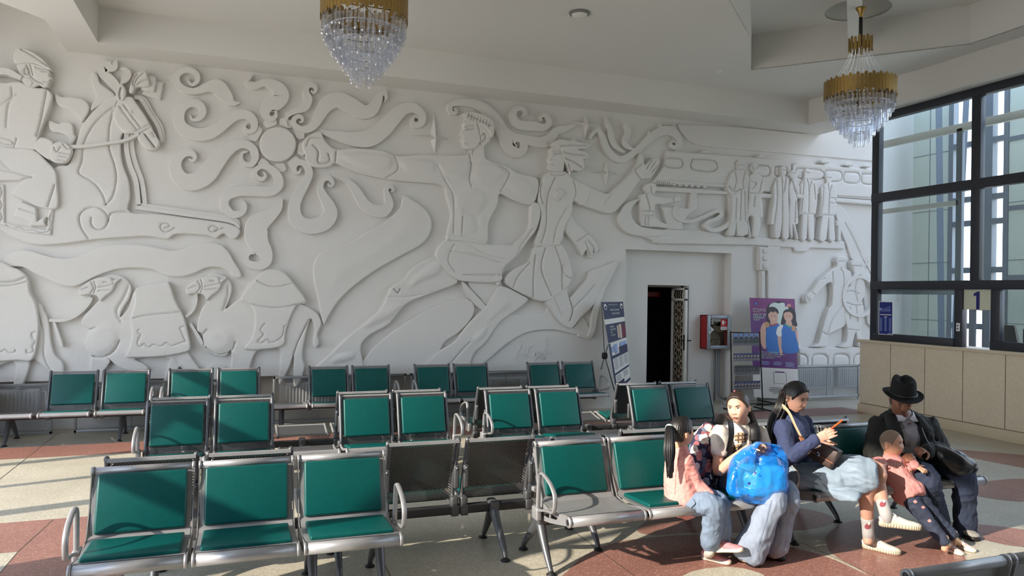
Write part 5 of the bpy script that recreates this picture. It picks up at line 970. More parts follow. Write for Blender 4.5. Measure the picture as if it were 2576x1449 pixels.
b.build('cross_stand', BLACK, bb); b = MB(); b.lathe([(0, -.05), (.04, -.05), (.05, 0), (.04, .05), (0, .05)], hb, 10); b.build('hub', RUBBER, bb)
# ================================================================== ceiling fittings
cl = empty('ceiling_light', onZ(1458, 32, ZC), 0, 'round white ceiling light above the middle of the hall', 'light')
b = MB(); b.lathe([(0, -.05), (.09, -.045), (.105, -.02), (.11, 0), (0, 0)], (0, 0, 0), 28); b.build('diffuser', WHITEM, cl); b = MB(); b.lathe([(.105, -.03), (.125, -.02), (.13, 0), (.10, 0)], (0, 0, 0), 28); b.build('ring', pmat('ring_grey', srgb(120, 120, 118), .5), cl)
sd = empty('smoke_detector', onZ(1809, 176, ZC), 0, 'small white smoke detector on the ceiling left of the right chandelier', 'smoke detector')
b = MB(); b.lathe([(0, -.05), (.03, -.05), (.035, -.03), (.06, -.02), (.06, 0), (0, 0)], (0, 0, 0), 18); b.build('housing', WHITEM, sd)
# ================================================================== chandeliers
GOLD = pmat('brushed_gold', srgb(164, 134, 78), .42, .8, noise=(20, .2))
CRY = thin_glass('cut_crystal', (.95, .965, 1, 1), .9, .20)
def prism(w, h):
    b = MB(); b.tube([(0, 0, 0), (0, 0, -h*.92)], w, 6, smooth=False); b.tube([(0, 0, -h*.92), (0, 0, -h)], [w, w*.3], 6, smooth=False); return b.me('crystal', CRY)
def slat(w, h):
    b = MB(); b.extr([(-w/2, -h/2+.02), (-w/4, -h/2), (w/4, -h/2), (w/2, -h/2+.02), (w/2, h/2-.02), (w/4, h/2), (-w/4, h/2), (-w/2, h/2-.02)], 'y', -.003, .003); return b.me('gold_slat', GOLD)
def chandelier(x, y, zb, R, hb_, Hc, label, ztop, upper=None, seed=1):
    """zb: middle of the gold band; R its radius; hb_ band height; Hc drop of the crystals"""
    rn = random.Random(seed); r = empty('chandelier', (x, y, zb), 0, label, 'chandelier')
    sm_ = slat(R*.098, hb_); n = 60
    for i in range(n):
        a = 2*PI*i/n; o = link('gold_slat', sm_, r, (R*math.cos(a), R*math.sin(a), (.035 if i % 2 else -.02)*R), (0, 0, a+PI/2))
    b = MB(); b.lathe([(R*.96, hb_*.2), (R*.98, hb_*.2), (R*.98, hb_*.14), (R*.96, hb_*.14)], (0, 0, 0), 40); b.lathe([(R*.96, -hb_*.2), (R*.98, -hb_*.2), (R*.98, -hb_*.26), (R*.96, -hb_*.26)], (0, 0, 0), 40)
    for k in range(3): a = PI*k/3; b.tube([(-R*.97*math.cos(a), -R*.97*math.sin(a), hb_*.1), (R*.97*math.cos(a), R*.97*math.sin(a), hb_*.1)], .008, 6)
    b.build('hoop', GOLD, r)
    tiers = 9; cr_ = []; pm = prism(R*.034, Hc*.27)
    for t in range(tiers):
        f = t/(tiers-1); rad = R*(.95-.80*f**1.35); z = -hb_*.36-Hc*.74*f; nn = max(5, int(2*PI*rad/(R*.135)))
        for k in range(nn): cr_.append((rad, 2*PI*(k+.5*(t % 2))/nn+rn.uniform(-.03, .03), z+rn.uniform(-.02, .02)*Hc))
    front = sorted(cr_, key=lambda q: (Vector((x+q[0]*math.cos(q[1]), y+q[0]*math.sin(q[1]), 0))-CAM).length)
    for q in front[:100]: link('crystal', pm, r, (q[0]*math.cos(q[1]), q[0]*math.sin(q[1]), q[2]), (0, 0, rn.uniform(0, 1)))
    b = MB()
    for q in front[100:]: M = Matrix.Translation((q[0]*math.cos(q[1]), q[0]*math.sin(q[1]), q[2])) @ Matrix.Rotation(rn.uniform(0, 1), 4, 'Z'); b.add([M @ v.co for v in pm.vertices], [tuple(p.vertices) for p in pm.polygons])
    o = b.build('crystals_behind', CRY, r); o['kind'] = 'stuff'
    b = MB()
    for t in range(0, tiers, 2): f = t/(tiers-1); rad = R*(.95-.80*f**1.35); b.lathe([(rad-.006, .004), (rad+.006, .004), (rad+.006, -.004), (rad-.006, -.004)], (0, 0, -hb_*.36-Hc*.74*f+.008), 30)
    b.build('crystal_hoop', CHROME, r)
    if upper:
        zu, Ru, hu = upper; su = slat(R*.085, hu)
        for i in range(18): a = 2*PI*i/18; link('crown_slat', su, r, (Ru*math.cos(a), Ru*math.sin(a), zu+(.02 if i % 2 else -.02)*R), (0, 0, a+PI/2))
        b = MB()
        for i in range(34):
            a = 2*PI*i/34; rr_ = Ru*(.9 if i % 2 else .7)
            for k in range(22): f = k/21; rad = rr_+(R*(.9 if i % 2 else .75)-rr_)*f**1.6; z = (zu-hu*.4)*(1-f)+hb_*.3*f; b.bm(_ico(R*.014), Matrix.Translation((rad*math.cos(a), rad*math.sin(a), z)))
        o = b.build('bead_strands', CRY, r); o['kind'] = 'stuff'
        b = MB(); b.tube([(0, 0, zu), (0, 0, ztop-zb-.12)], .022, 8); b.build('black_cord', BLACK, r); b = MB(); b.lathe([(0, -.13), (.018, -.12), (.03, -.06), (.06, -.015), (.06, 0), (0, 0)], (0, 0, ztop-zb), 20); b.build('canopy', GOLD, r)
    else:
        b = MB(); b.tube([(0, 0, hb_*.1), (0, 0, ztop-zb)], .02, 8); b.build('rod', GOLD, r)
    return r
def _ico(rad): bm = bmesh.new(); bmesh.ops.create_icosphere(bm, subdivisions=1, radius=rad); return bm
pL = onY(917, 28, 7.5); pR = onY(2163, 236, 7.1)
sL = 7.5*1.0/F*222/2; 
def wat(x0, x1, y, Y): return (onY(x1, y, Y)-onY(x0, y, Y)).length/2
RL = wat(806, 1028, 28, 7.5)*.97; RR = wat(2070, 2255, 225, 7.1)*.70
chandelier(pL.x, pL.y, onY(917, 22, 7.5).z, RL, RL*.62, onY(917, 60, 7.5).z-onY(905, 236, 7.5).z, 'gold and crystal chandelier cut by the top edge, left of centre', ZC, None, 1)
chandelier(pR.x, pR.y, onY(2163, 226, 7.1).z, RR, RR*.50, onY(2163, 250, 7.1).z-onY(2163, 378, 7.1).z, 'tall two tier gold and crystal chandelier hanging on a black cord before the ticket window', 5.50, (onY(2163, 112, 7.1).z-onY(2163, 226, 7.1).z, RR*.33, RR*.40), 2)
# ================================================================== people
from mathutils.bvhtree import BVHTree
from mathutils import noise as mnoise
def P(x, y, Y): return onY(x, y, Y)
def fdir(p, deg, pitch=0):
    """horizontal direction at p: 0 = towards the viewer's side of the hall, +90 = to the right; pitch < 0 looks down"""
    v = Vector((p.x, p.y, 0)).normalized(); r = Vector((v.y, -v.x, 0)); a = math.radians(deg); d = -v*math.cos(a)+r*math.sin(a); q = math.radians(pitch)
    return (d*math.cos(q)+Vector((0, 0, math.sin(q)))).normalized()
class Fig:
    def __init__(s): s.b = MB()
    def limb(s, pts, up=None, n=16):
        """closed tapering tube through (point, rx[, ry]); rx lies along 'up' made square to the run"""
        Q = [(Vector(p[0]), p[1], p[2] if len(p) > 2 else p[1]) for p in pts]; N = len(Q); rings = []
        u = Vector(up) if up is not None else None
        for i in range(N):
            t = (Q[min(i+1, N-1)][0]-Q[max(i-1, 0)][0]).normalized()
            if u is None: u = t.orthogonal()
            a = u-t*u.dot(t)
            if a.length < 1e-4: a = t.orthogonal()
            a.normalize(); bb = t.cross(a); u = a if up is None else Vector(up)
            rings.append((Q[i][0], t, a, bb, Q[i][1], Q[i][2]))
        full = []
        for sgn, R in ((-1, rings[0]),):
            for k in (0.35, .8): c = math.sqrt(max(0, 1-(1-k)**2)) if k < 1 else 1; full.append((R[0]-R[1]*min(R[4], R[5])*(1-k)*.9, R[2], R[3], R[4]*c, R[5]*c))
        full += [(r[0], r[2], r[3], r[4], r[5]) for r in rings]
        R = rings[-1]
        for k in (.8, .35): c = math.sqrt(max(0, 1-(1-k)**2)); full.append((R[0]+R[1]*min(R[4], R[5])*(1-k)*.9, R[2], R[3], R[4]*c, R[5]*c))
        vs, fs = [], []
        for c, a, bb, rx, ry in full:
            for k in range(n): g = 2*PI*k/n; vs.append(c+a*rx*math.cos(g)+bb*ry*math.sin(g))
        for i in range(len(full)-1):
            for k in range(n): fs.append((i*n+k, i*n+(k+1) % n, (i+1)*n+(k+1) % n, (i+1)*n+k))
        fs += [tuple(range(n))[::-1], tuple(range((len(full)-1)*n, len(full)*n))]
        s.b.add(vs, fs); return s
    def slimb(s, pts, up=None, n=16, k=4):
        Q = [tuple(Vector(p[0]))+(p[1], p[2] if len(p) > 2 else p[1]) for p in pts]
        return s.limb([(Vector(q[:3]), max(.002, q[3]), max(.002, q[4])) for q in crom(Q, k)], up, n)
    def ball(s, c, r, M=None):
        bm = bmesh.new(); bmesh.ops.create_uvsphere(bm, u_segments=20, v_segments=14, radius=1)
        T = Matrix.Translation(c) @ (M or Matrix.Identity(4)) @ Matrix.Diagonal((r[0], r[1], r[2], 1)) if not isinstance(r, (int, float)) else Matrix.Translation(c) @ Matrix.Scale(r, 4)
        s.b.bm(bm, T); return s
    def build(s, name, mat, parent, origin, voxel=.006, smooth=3, wr=None, extra=None):
        me = s.b.me(name, mat); o = bpy.data.objects.new('tmp', me); C.objects.link(o)
        m = o.modifiers.new('r', 'REMESH'); m.mode = 'VOXEL'; m.voxel_size = voxel; m.use_smooth_shade = True
        if smooth: q = o.modifiers.new('s', 'SMOOTH'); q.factor = .5; q.iterations = smooth
        dg = bpy.context.evaluated_depsgraph_get(); r = bpy.data.meshes.new_from_object(o.evaluated_get(dg)); bpy.data.objects.remove(o)
        n = len(r.vertices); co = np.zeros(n*3); r.vertices.foreach_get('co', co); co = co.reshape(-1, 3)
        if wr:
            nn = np.zeros(n*3); r.vertices.foreach_get('normal', nn); nn = nn.reshape(-1, 3); d = np.zeros(n)
            for sc, amp, st in wr:
                st = Vector(st)
                for i in range(n):
                    v = co[i]; d[i] += amp*(1-2*abs(mnoise.noise(Vector((v[0]*sc*st.x, v[1]*sc*st.y, v[2]*sc*st.z)))) -.35)
            co = co+nn*d[:, None]
        if extra: co = extra(co)
        r.vertices.foreach_set('co', (co-np.array(origin)).reshape(-1)); r.name = name
        r.materials.clear(); r.materials.append(mat); r.polygons.foreach_set('use_smooth', [True]*len(r.polygons)); r.update()
        return link(name, r, parent)
def bvh_of(*obs):
    vs, fs = [], []
    for o in obs:
        off = Vector(o.parent.location) if o.parent else Vector((0, 0, 0)); k = len(vs)
        vs += [v.co+off+Vector(o.location) for v in o.data.vertices]; fs += [[i+k for i in p.vertices] for p in o.data.polygons]
    return BVHTree.FromPolygons(vs, fs)
def decal(name, tree, poly, mat, parent, off=.003, step=4, sm=True):
    """print or trim lying on a garment: the outline is laid onto the cloth along the line of sight"""
    q = [np.array(p, float) for p in poly]
    if sm: q = crom(q, 4, True)
    q = resample(np.array(q), step); lo, hi = q.min(0), q.max(0); n = len(q)
    g = np.array([(x, y) for x in np.arange(lo[0], hi[0], step) for y in np.arange(lo[1], hi[1], step)]); g = g[pin(g, q)] if len(g) else g
    if len(g): g = g[segd(g, q, np.roll(q, -1, 0)) > step*.4] if True else g
    A = [Vector(p) for p in q]+[Vector(p) for p in g]; r = delaunay_2d_cdt(A, [(i, (i+1) % n) for i in range(n)], [], 1, 1e-6)
    return lay(name, tree, [(p.x, p.y) for p in r[0]], [tuple(f) for f in r[2]], mat, parent, off)
def largest(fs):
    p = {}
    def r(a):
        while p.setdefault(a, a) != a: p[a] = p[p[a]]; a = p[a]
        return a
    for f in fs:
        for i in f[1:]: p[r(i)] = r(f[0])
    c = {}
    for f in fs: c[r(f[0])] = c.get(r(f[0]), 0)+1
    return [f for f in fs if r(f[0]) == max(c, key=c.get)] if c else fs
def lay(name, tree, pts, fs, mat, parent, off=.003, one=True):
    vs, ok = [], []; o = Vector(parent.location) if parent.parent is None else Vector(parent.parent.location)
    for x, y in pts:
        d = _ray(x, y).normalized(); h = tree.ray_cast(CAM, d)
        ok.append(h[0] is not None); vs.append((h[0]+(h[1] if h[1].dot(d) < 0 else -h[1])*off-o) if h[0] is not None else Vector((0, 0, 0)))
    fs = [f for f in fs if all(ok[i] for i in f) and max((vs[f[i]]-vs[f[i-1]]).length for i in range(len(f))) < .06]
    if one: fs = largest(fs)
    me = mesh(name, vs, fs, mat, True); return link(name, me, parent)
def lay_text(body, tree, x, y, size, rot, mat, parent, off=.004):
    cu = bpy.data.curves.new('t', 'FONT'); cu.body = body; cu.size = size; cu.align_x = 'CENTER'; cu.align_y = 'CENTER'; cu.resolution_u = 2; o = bpy.data.objects.new('t', cu); C.objects.link(o)
    me = bpy.data.meshes.new_from_object(o.evaluated_get(bpy.context.evaluated_depsgraph_get())); bpy.data.objects.remove(o); a = math.radians(rot)
    pts = [(x+v.co.x*math.cos(a)+v.co.y*math.sin(a), y+v.co.x*math.sin(a)-v.co.y*math.cos(a)) for v in me.vertices]
    return lay('lettering', tree, pts, [tuple(p.vertices) for p in me.polygons], mat, parent, off, False)
def gs(x, m, s): return math.exp(-((x-m)/s)**2)
class Head:
    """head with brow, sockets, nose, lips and chin; local x = its left, y = forward, z = up"""
    def __init__(s, c, fwd, sc=1.0, roll=0, nose=1.0, jaw=.30, full=0, age=0):
        s.c = Vector(c); f = Vector(fwd).normalized(); up = Vector((0, 0, 1)); l = up.cross(f).normalized(); up = f.cross(l)
        a = math.radians(roll); l2 = l*math.cos(a)+up*math.sin(a); up2 = up*math.cos(a)-l*math.sin(a); l, up = l2, up2
        s.M = Matrix(((l.x, f.x, up.x, s.c.x), (l.y, f.y, up.y, s.c.y), (l.z, f.z, up.z, s.c.z), (0, 0, 0, 1))) @ Matrix.Scale(sc, 4)
        s.sc = sc; s.nose = nose; s.jaw = jaw; s.full = full; s.age = age; s.A, s.B, s.Cc = .077, .096, .117
    def fx(s, x, z):
        n = s.nose; t = max(0, min(1, (.028-z)/.056)); ns = (.004+.019*t**1.3)*(1 if z > -.03 else max(0, 1-(-.03-z)/.010))
        h = n*ns*gs(x, 0, .010+.007*t)+n*.006*(gs(abs(x), .013, .008)*gs(z, -.026, .009))
        h += -.009*gs(abs(x), .031, .017)*gs(z, .014, .011)+.0045*gs(abs(x), .030, .022)*gs(z, .036, .010)+.005*gs(abs(x), .043, .02)*gs(z, -.018, .022)
        h += .0065*gs(x, 0, .020)*(gs(z, -.052, .006)+1.05*gs(z, -.064, .007))-.004*gs(x, 0, .02)*gs(z, -.078, .006)+.007*gs(x, 0, .022)*gs(z, -.096, .013)
        h += s.full*.006*gs(abs(x), .045, .022)*gs(z, -.045, .025)
        if s.age: h += -.004*s.age*(gs(abs(x)-.6*(-.03-z)*.6, .026, .006) if -.07 < z < -.02 else 0)
        return h
    def pt(s, d):
        x, y, z = d.x*s.A, d.y*s.B, d.z*s.Cc
        if z < .02:
            k = min(1, (.02-z)/.137); x *= 1-s.jaw*k**1.4
            if y < 0: y *= 1-.42*k
            else: y *= 1+.02*k
        if z > .03 and y < 0: y *= 1.04
        if y > 0: y = min(y, .080+.22*(y-.080)) if y > .080 else y; y += s.fx(x, z)*min(1, y/.05)
        return Vector((x, y, z))
    def at(s, x, z, off=0):
        """point of the face at local x, z"""
        lo, hi = None, None
        xx = x; zz = z; k = min(1, max(0, (.02-zz)/.137)); ax = s.A*(1-s.jaw*k**1.4)
        q = max(0, 1-(xx/ax)**2-(zz/s.Cc)**2); y = s.B*math.sqrt(q)*(1+.02*k); y = .080+.22*(y-.080) if y > .080 else y; y += s.fx(xx, zz)*min(1, y/.05)
        return s.M @ Vector((x, y+off, z))
    def add(s, fig, neck=None, nr=.05):
        n, m = 64, 48; vs, fs = [], []
        for j in range(m+1):
            t = PI*j/m
            for i in range(n): g = 2*PI*i/n; vs.append(s.M @ s.pt(Vector((math.sin(t)*math.cos(g), math.sin(t)*math.sin(g), math.cos(t)))))
        for j in range(m):
            for i in range(n): fs.append((j*n+i, (j+1)*n+i, (j+1)*n+(i+1) % n, j*n+(i+1) % n))
        fig.b.add(vs, fs)
        for sg in (-1, 1):
            e = s.M @ Matrix.Translation((sg*.0775, -.012, -.004)) @ Matrix.Rotation(sg*.35, 4, 'Z') @ Matrix.Rotation(-.2, 4, 'X')
            bm = bmesh.new(); bmesh.ops.create_uvsphere(bm, u_segments=14, v_segments=10, radius=1)
            for v in bm.verts: v.co = Vector((v.co.x*.010, v.co.y*.018*(1 if v.co.z > -.3 else .75), v.co.z*.031))
            fig.b.bm(bm, e)
        if neck is not None: fig.slimb([(s.M @ Vector((0, -.022, -.04)), nr*1.05, nr*1.1), (s.M @ Vector((0, -.026, -.09)), nr), (Vector(neck), nr*1.12)])
    def face(s, parent, org, skin_lip, eye=1.0, brow=.0035, browcol=None, closed=False, sq=1.0, look=(0, 0), mouth=1.0, fr=0):
        o = Vector(org); W_ = pmat('eye_white', srgb(188, 178, 172), .3); I_ = pmat('iris_dark', srgb(26, 17, 14), .55, spec=.2); B_ = browcol or pmat('brow_dark', srgb(40, 30, 28), .8)
        for sg in (-1, 1):
            cx = .0315; L = []
            for k in range(16):
                a = 2*PI*k/16; xx = .0145*eye*math.cos(a); zz = (.0052*sq*eye if not closed else .0016)*math.sin(a)+.0012*math.cos(a); L.append((sg*(cx+xx), .013+zz))
            if not closed:
                b = MB(); b.add([s.at(x, z, .0026)-o for x, z in L]+[s.at(sg*cx, .013, .0045)-o], [(i, (i+1) % 16, 16) for i in range(16)], True); b.build('eye', W_, parent)
                b = MB(); r = .0064*eye; IR = [(sg*cx+look[0]+r*math.cos(a), .013+look[1]+min(r*math.sin(a), .0048*sq*eye)) for a in np.linspace(0, 2*PI, 12, endpoint=False)]; b.add([s.at(x, z, .0052)-o for x, z in IR], [tuple(range(12))], False); b.build('iris', I_, parent)
            b = MB(); b.tube([s.at(x, z+.0006, .0034)-o for x, z in (L[:9])], .0014*s.sc, 5); b.build('eyelid', B_, parent)
            b = MB(); b.tube([s.at(sg*x, z, .002)-o for x, z in ((.013, .026-fr), (.028, .031-fr*.3), (.042, .029), (.050, .024))], [brow*.7*s.sc, brow*s.sc, brow*.8*s.sc, brow*.3*s.sc], 6, flat=.6); b.build('eyebrow', B_, parent)
        LP = [(-.021*mouth, -.058), (-.010, -.0535), (-.003, -.0515), (0, -.0525), (.003, -.0515), (.010, -.0535), (.021*mouth, -.058), (.012, -.0645), (0, -.0672), (-.012, -.0645)]
        b = MB(); b.add([s.at(x, z, .0022)-o for x, z in LP]+[s.at(0, -.059, .003)-o], [(i, (i+1) % 10, 10) for i in range(10)], True); b.build('lips', skin_lip, parent)
        b = MB(); b.tube([s.at(x, -.0585-.0006*math.cos(x*150), .0038)-o for x in np.linspace(-.019*mouth, .019*mouth, 9)], .0010*s.sc, 5); b.build('mouth_line', B_, parent)
    def cap(s, keep, thick=.010, wave=1.0):
        """hair lying on the skull where keep(direction) > 0, thinning out towards the hairline"""
        n, m = 150, 112; idx = {}; vo, vi, fs = [], [], []
        def dr(i, j): t = PI*j/m; g = 2*PI*i/n; return Vector((math.sin(t)*math.cos(g), math.sin(t)*math.sin(g), math.cos(t)))
        def gid(i, j):
            i %= n
            if (i, j) not in idx:
                d = dr(i, j); p = s.pt(d); nn = Vector((p.x/s.A**2, p.y/s.B**2, p.z/s.Cc**2)).normalized(); k = min(1, max(0, keep(d)*6)); g = 2*PI*i/n
                th = .0008+thick*(k*(2-k))+wave*k*(.0008*math.sin(g*34+d.z*9)+.0006*math.sin(g*71)); idx[(i, j)] = len(vo); vo.append(s.M @ (p+nn*th)); vi.append(s.M @ (p-nn*.006))
            return idx[(i, j)]
        for j in range(m):
            for i in range(n):
                if keep(dr(i+.5, j+.5)) > 0: fs.append((gid(i, j), gid(i, j+1), gid(i+1, j+1), gid(i+1, j)))
        N = len(vo); ed = {}
        for f in fs:
            for k in range(4): a, b = f[k], f[(k+1) % 4]; ed.setdefault((min(a, b), max(a, b)), []).append((a, b))
        out = list(fs)+[tuple(i+N for i in f[::-1]) for f in fs]
        for v in ed.values():
            if len(v) == 1: a, b = v[0]; out.append((b, a, a+N, b+N))
        return vo+vi, out
def tied(a=.28, slope=.72):
    """hair combed back: forehead and ears stay free"""
    def k(d):
        r = (a+slope*d.z) if d.z > 0 else a+1.6*d.z
        e = min(abs(d.x)-.72, d.z+.36, .16-d.z, d.y+.42, .2-d.y)
        return min(d.z+.55, r-d.y, -e*1.5 if e > 0 else 1)
    return k
def strands(b, paths, r, n=7):
    for p in paths:
        q = crom(p, 4); k = len(q); b.tube([Vector(x) for x in q], [r*(.55+.45*math.sin(PI*min(1, .15+.75*i/k))) for i in range(k)], n)
def hand(fig, wrist, d, nrm, sc=1.0, curl=(.5, .5, .5, .5), thumb=1, spread=.06, tcurl=.4, side=1):
    """palm, four fingers and a thumb; d runs to the fingertips, nrm is the back of the hand, side = which way the thumb lies"""
    d = Vector(d).normalized(); nrm = Vector(nrm); nrm = (nrm-d*nrm.dot(d)).normalized(); s = d.cross(nrm)*side; w = Vector(wrist)
    fig.limb([(w-d*.02*sc, .024*sc, .018*sc), (w+d*.02*sc, .030*sc, .016*sc), (w+d*.06*sc, .039*sc, .014*sc), (w+d*.085*sc, .038*sc, .012*sc)], up=s, n=12)
    for i, (L, off) in enumerate(((.072, .030), (.080, .010), (.075, -.010), (.058, -.029))):
        p = w+d*.086*sc+s*off*sc; a = 0; pts = [(p-d*.012*sc, .0088*sc)]; dd = (d+s*spread*(off/.03)).normalized()
        for k, fr in enumerate((.45, .32, .26)):
            a += curl[i]*(.7 if k == 0 else 1.0); q = dd*math.cos(a)-nrm*math.sin(a); p = p+q*L*fr*sc; pts.append((p, (.0086-.0009*k)*sc))
        fig.limb(pts, n=9)
    p = w+d*.025*sc+s*.026*sc; pts = [(p, .012*sc)]; a = 0
    for k, L in enumerate((.040, .032, .026)):
        a += tcurl*.6; q = (s*math.cos(.5+a*.5)+d*math.sin(.5+a*.5)-nrm*(.25+.35*a)*thumb).normalized(); p = p+q*L*sc; pts.append((p, (.0105-.0012*k)*sc))
    fig.limb(pts, n=9)
def shoe(parent, org, heel, toe, sc, mat, sole_mat, lace=None, h=.085, sole_h=.024, name='shoe', ankle=None, grooves=False, up=(0, 0, 1)):
    """shoe from heel to toe on its sole plane"""
    f = (Vector(toe)-Vector(heel)); L = f.length; f.normalize(); up = Vector(up); up = (up-f*up.dot(f)).normalized(); l = up.cross(f); o = Vector(org)
    def T(u, v, w_): return Vector(heel)+f*u*L+l*v*sc+up*w_*sc
    fg = Fig(); fg.slimb([(T(.06, 0, .045), .030*sc, .036*sc), (T(.2, 0, .058), .036*sc, .042*sc), (T(.42, 0, .052), .038*sc, .036*sc), (T(.66, 0, .038), .043*sc, .026*sc), (T(.86, 0, .032), .038*sc, .020*sc), (T(.96, 0, .030), .022*sc, .013*sc)], up=l)
    a = ankle if ankle is not None else T(.14, 0, .13)
    fg.slimb([(T(.16, 0, .05), .036*sc, .040*sc), (T(.17, 0, .085), .034*sc, .038*sc)], up=l)
    sh = fg.build(name, mat, parent, o, .006, 3)
    b = MB(); out = [(0.0, 0), (.02, .022), (.10, .033), (.3, .034), (.5, .038), (.72, .046), (.88, .042), (.97, .026), (1.0, 0)]; ring = [(u, v) for u, v in out]+[(u, -v) for u, v in out[-2:0:-1]]; ring = [tuple(q) for q in crom(ring, 3, True)]; n = len(ring)
    vs = [T(u, v, .0)-o for u, v in ring]+[T(u, v*1.04, sole_h*.5/1)-o for u, v in ring]+[T(u, v, sole_h+.008*(u > .85)*(u-.85)/.15)-o for u, v in ring]
    b.add(vs, [(r*n+i, r*n+(i+1) % n, (r+1)*n+(i+1) % n, (r+1)*n+i) for r in range(2) for i in range(n)]+[tuple(range(n))[::-1], tuple(range(2*n, 3*n))], True)
    if grooves:
        for i in range(0, n, 1):
            u, v = ring[i]; b.tube([T(u, v*1.05, .002)-o, T(u, v*1.07, sole_h-.002)-o], .0028, 5)
    b.build('sole', sole_mat, sh)
    if lace is not None:
        b = MB()
        for k in range(4): u = .36+.085*k; z = .094-.014*k; b.tube([T(u, -.026, z-.012)-o, T(u+.03, 0, z+.002)-o, T(u, .026, z-.012)-o], .0035*sc, 6)
        b.tube([T(.34, 0, .096)-o, T(.30, .022, .108)-o, T(.36, .035, .095)-o], .003, 5); b.tube([T(.34, 0, .096)-o, T(.30, -.022, .108)-o, T(.37, -.035, .095)-o], .003, 5)
        b.build('laces', lace, sh)
    return sh
def hairmat(name, col, hi):
    m = pmat(name, col, .42, bump=(60, .25, .004)); m.node_tree.nodes['Principled BSDF'].inputs['Specular IOR Level'].default_value = .6; return m
BLK_HAIR = hairmat('black_hair', srgb(22, 19, 20), None); BRN_HAIR = hairmat('dark_brown_hair', srgb(48, 34, 28), None)
def skin(name, c): return pmat(name, c, .5, noise=(28, .08), bump=(160, .06, .002))
def denim(name, c, sc=9, amt=.28): return pmat(name, c, .85, noise=(sc, amt, 6), bump=(420, .25, .002))
LIP = pmat('lips', srgb(176, 104, 98), .45); LIPD = pmat('lips_dark', srgb(120, 72, 66), .5)
UP = Vector((0, 0, 1))
def torso_axes(c, deg): f = fdir(c, deg); return f, UP.cross(f).normalized()      # forward, own left
SK1 = skin('skin_fair', srgb(214, 168, 144)); SK2 = skin('skin_tan', srgb(198, 152, 132)); SK3 = skin('skin_brown', srgb(150, 100, 78)); SK4 = skin('skin_child', srgb(208, 158, 130))
WSOLE = pmat('white_rubber_sole', srgb(214, 206, 190), .6); GSOLE = pmat('cream_rubber_sole', srgb(196, 184, 162), .6); BSOLE = pmat('black_rubber_sole', srgb(24, 24, 25), .55)
WLEA = pmat('white_leather', srgb(212, 206, 196), .45); WLACE = pmat('white_lace', srgb(220, 216, 208), .8)
SOCK = pmat('grey_white_sock', srgb(196, 190, 180), .9, bump=(300, .3, .002))
STITCH = pmat('denim_seam', srgb(92, 112, 138), .85)
# ------------------------------------------------------------------ small girl in pink
hip = P(1716, 1256, 4.44); O = Vector((hip.x, hip.y, 0))
gp = empty('person', O, 0, 'small girl in a pink sweatshirt with black ponytail, seated with her back turned', 'person')
tf, tl = torso_axes(hip, 118)
nk = P(1712, 1128, 4.46); ch = P(1709, 1172, 4.46); wa = P(1711, 1218, 4.45)
shR = ch+UP*.055-tl*.098; shL = ch+UP*.055+tl*.098
elR = P(1752, 1216, 4.36); wrR = P(1784, 1248, 4.28); elL = shL+tf*.06-UP*.15+tl*.02; wrL = P(1792, 1246, 4.36)
hR, hL = hip-tl*.06, hip+tl*.06; knR = P(1796, 1270, 4.24); knL = P(1808, 1264, 4.32); anR = P(1786, 1374, 4.36); anL = P(1816, 1362, 4.36)
hd = Head(P(1715, 1088, 4.45), fdir(hip, 128, 4), .90, nose=.7, jaw=.26, full=.8)
f = Fig(); hd.add(f, nk-UP*.02, .040); f.slimb([(hip, .09, .08), (wa, .085, .07), (ch, .095, .065), (nk-UP*.02, .05, .045)], tl)
for a, b_, c in ((shR, elR, wrR), (shL, elL, wrL)): f.slimb([(a, .030), (b_, .025), (c, .019)])
hand(f, wrR, (P(1800, 1256, 4.26)-wrR), UP+tf*.2, .62, (.4, .45, .5, .5), side=1); hand(f, wrL, (P(1806, 1254, 4.32)-wrL), UP, .62, (.4, .45, .5, .5), side=-1)
for a, b_, c in ((hR, knR, anR), (hL, knL, anL)): f.slimb([(a, .06), (b_, .042), ((b_+c)/2, .04), (c-UP*.03, .028)])
f.build('body', SK4, gp, O, .0055, 2)
hd.face(gp, O, LIP, eye=.95)
v, fs = hd.cap(tied(), .013); b = MB(); b.add([Vector(p)-O for p in v], fs, True)
tie = hd.M @ Vector((.012, -.105, .055))
rr = random.Random(5); paths = []
for i in range(110):
    a = rr.uniform(0, 2*PI); q = rr.random()**.5
    e_ = lambda k: Vector((math.cos(a)*q*k, math.sin(a)*q*k*.8, 0))
    x, y, z = P(1686+rr.uniform(-9, 9)*q, 1196+rr.uniform(-22, 8), 4.32)
    paths.append([tie+e_(.012), tie+fdir(hip, 0)*.055+UP*.006+e_(.024), P(1684, 1112, 4.35)+e_(.036), P(1684, 1150, 4.33)+e_(.036), Vector((x, y, z))])
strands(b, [[tuple(Vector(p)-O) for p in q] for q in paths], .0048); hp_ = b.build('hair', BLK_HAIR, gp)
b = MB(); t_ = (P(1684, 1098, 4.36)-tie).normalized(); pr_ = t_.orthogonal().normalized(); p2 = t_.cross(pr_)
b.tube([tie+t_*.008+(pr_*math.cos(a)+p2*math.sin(a))*.022-O for a in np.linspace(0, 2*PI, 18)], .008, 8, cap=False); b.build('hair_tie', pmat('pale_hair_tie', srgb(186, 206, 204), .7), hp_)
PINK = pmat('pink_fleece', srgb(232, 158, 150), .9, noise=(14, .06), bump=(260, .3, .002))
f = Fig(); f.slimb([(hip-UP*.040, .136, .118), (hip+UP*.02, .140, .120), (wa, .126, .104), (ch, .126, .092), (ch+UP*.06, .108, .07), (nk-UP*.005, .058, .052)], tl)
for a, b_, c in ((shR, elR, wrR), (shL, elL, wrL)): f.slimb([(a, .050), ((a+b_)/2, .045), (b_, .044), (c, .035)])
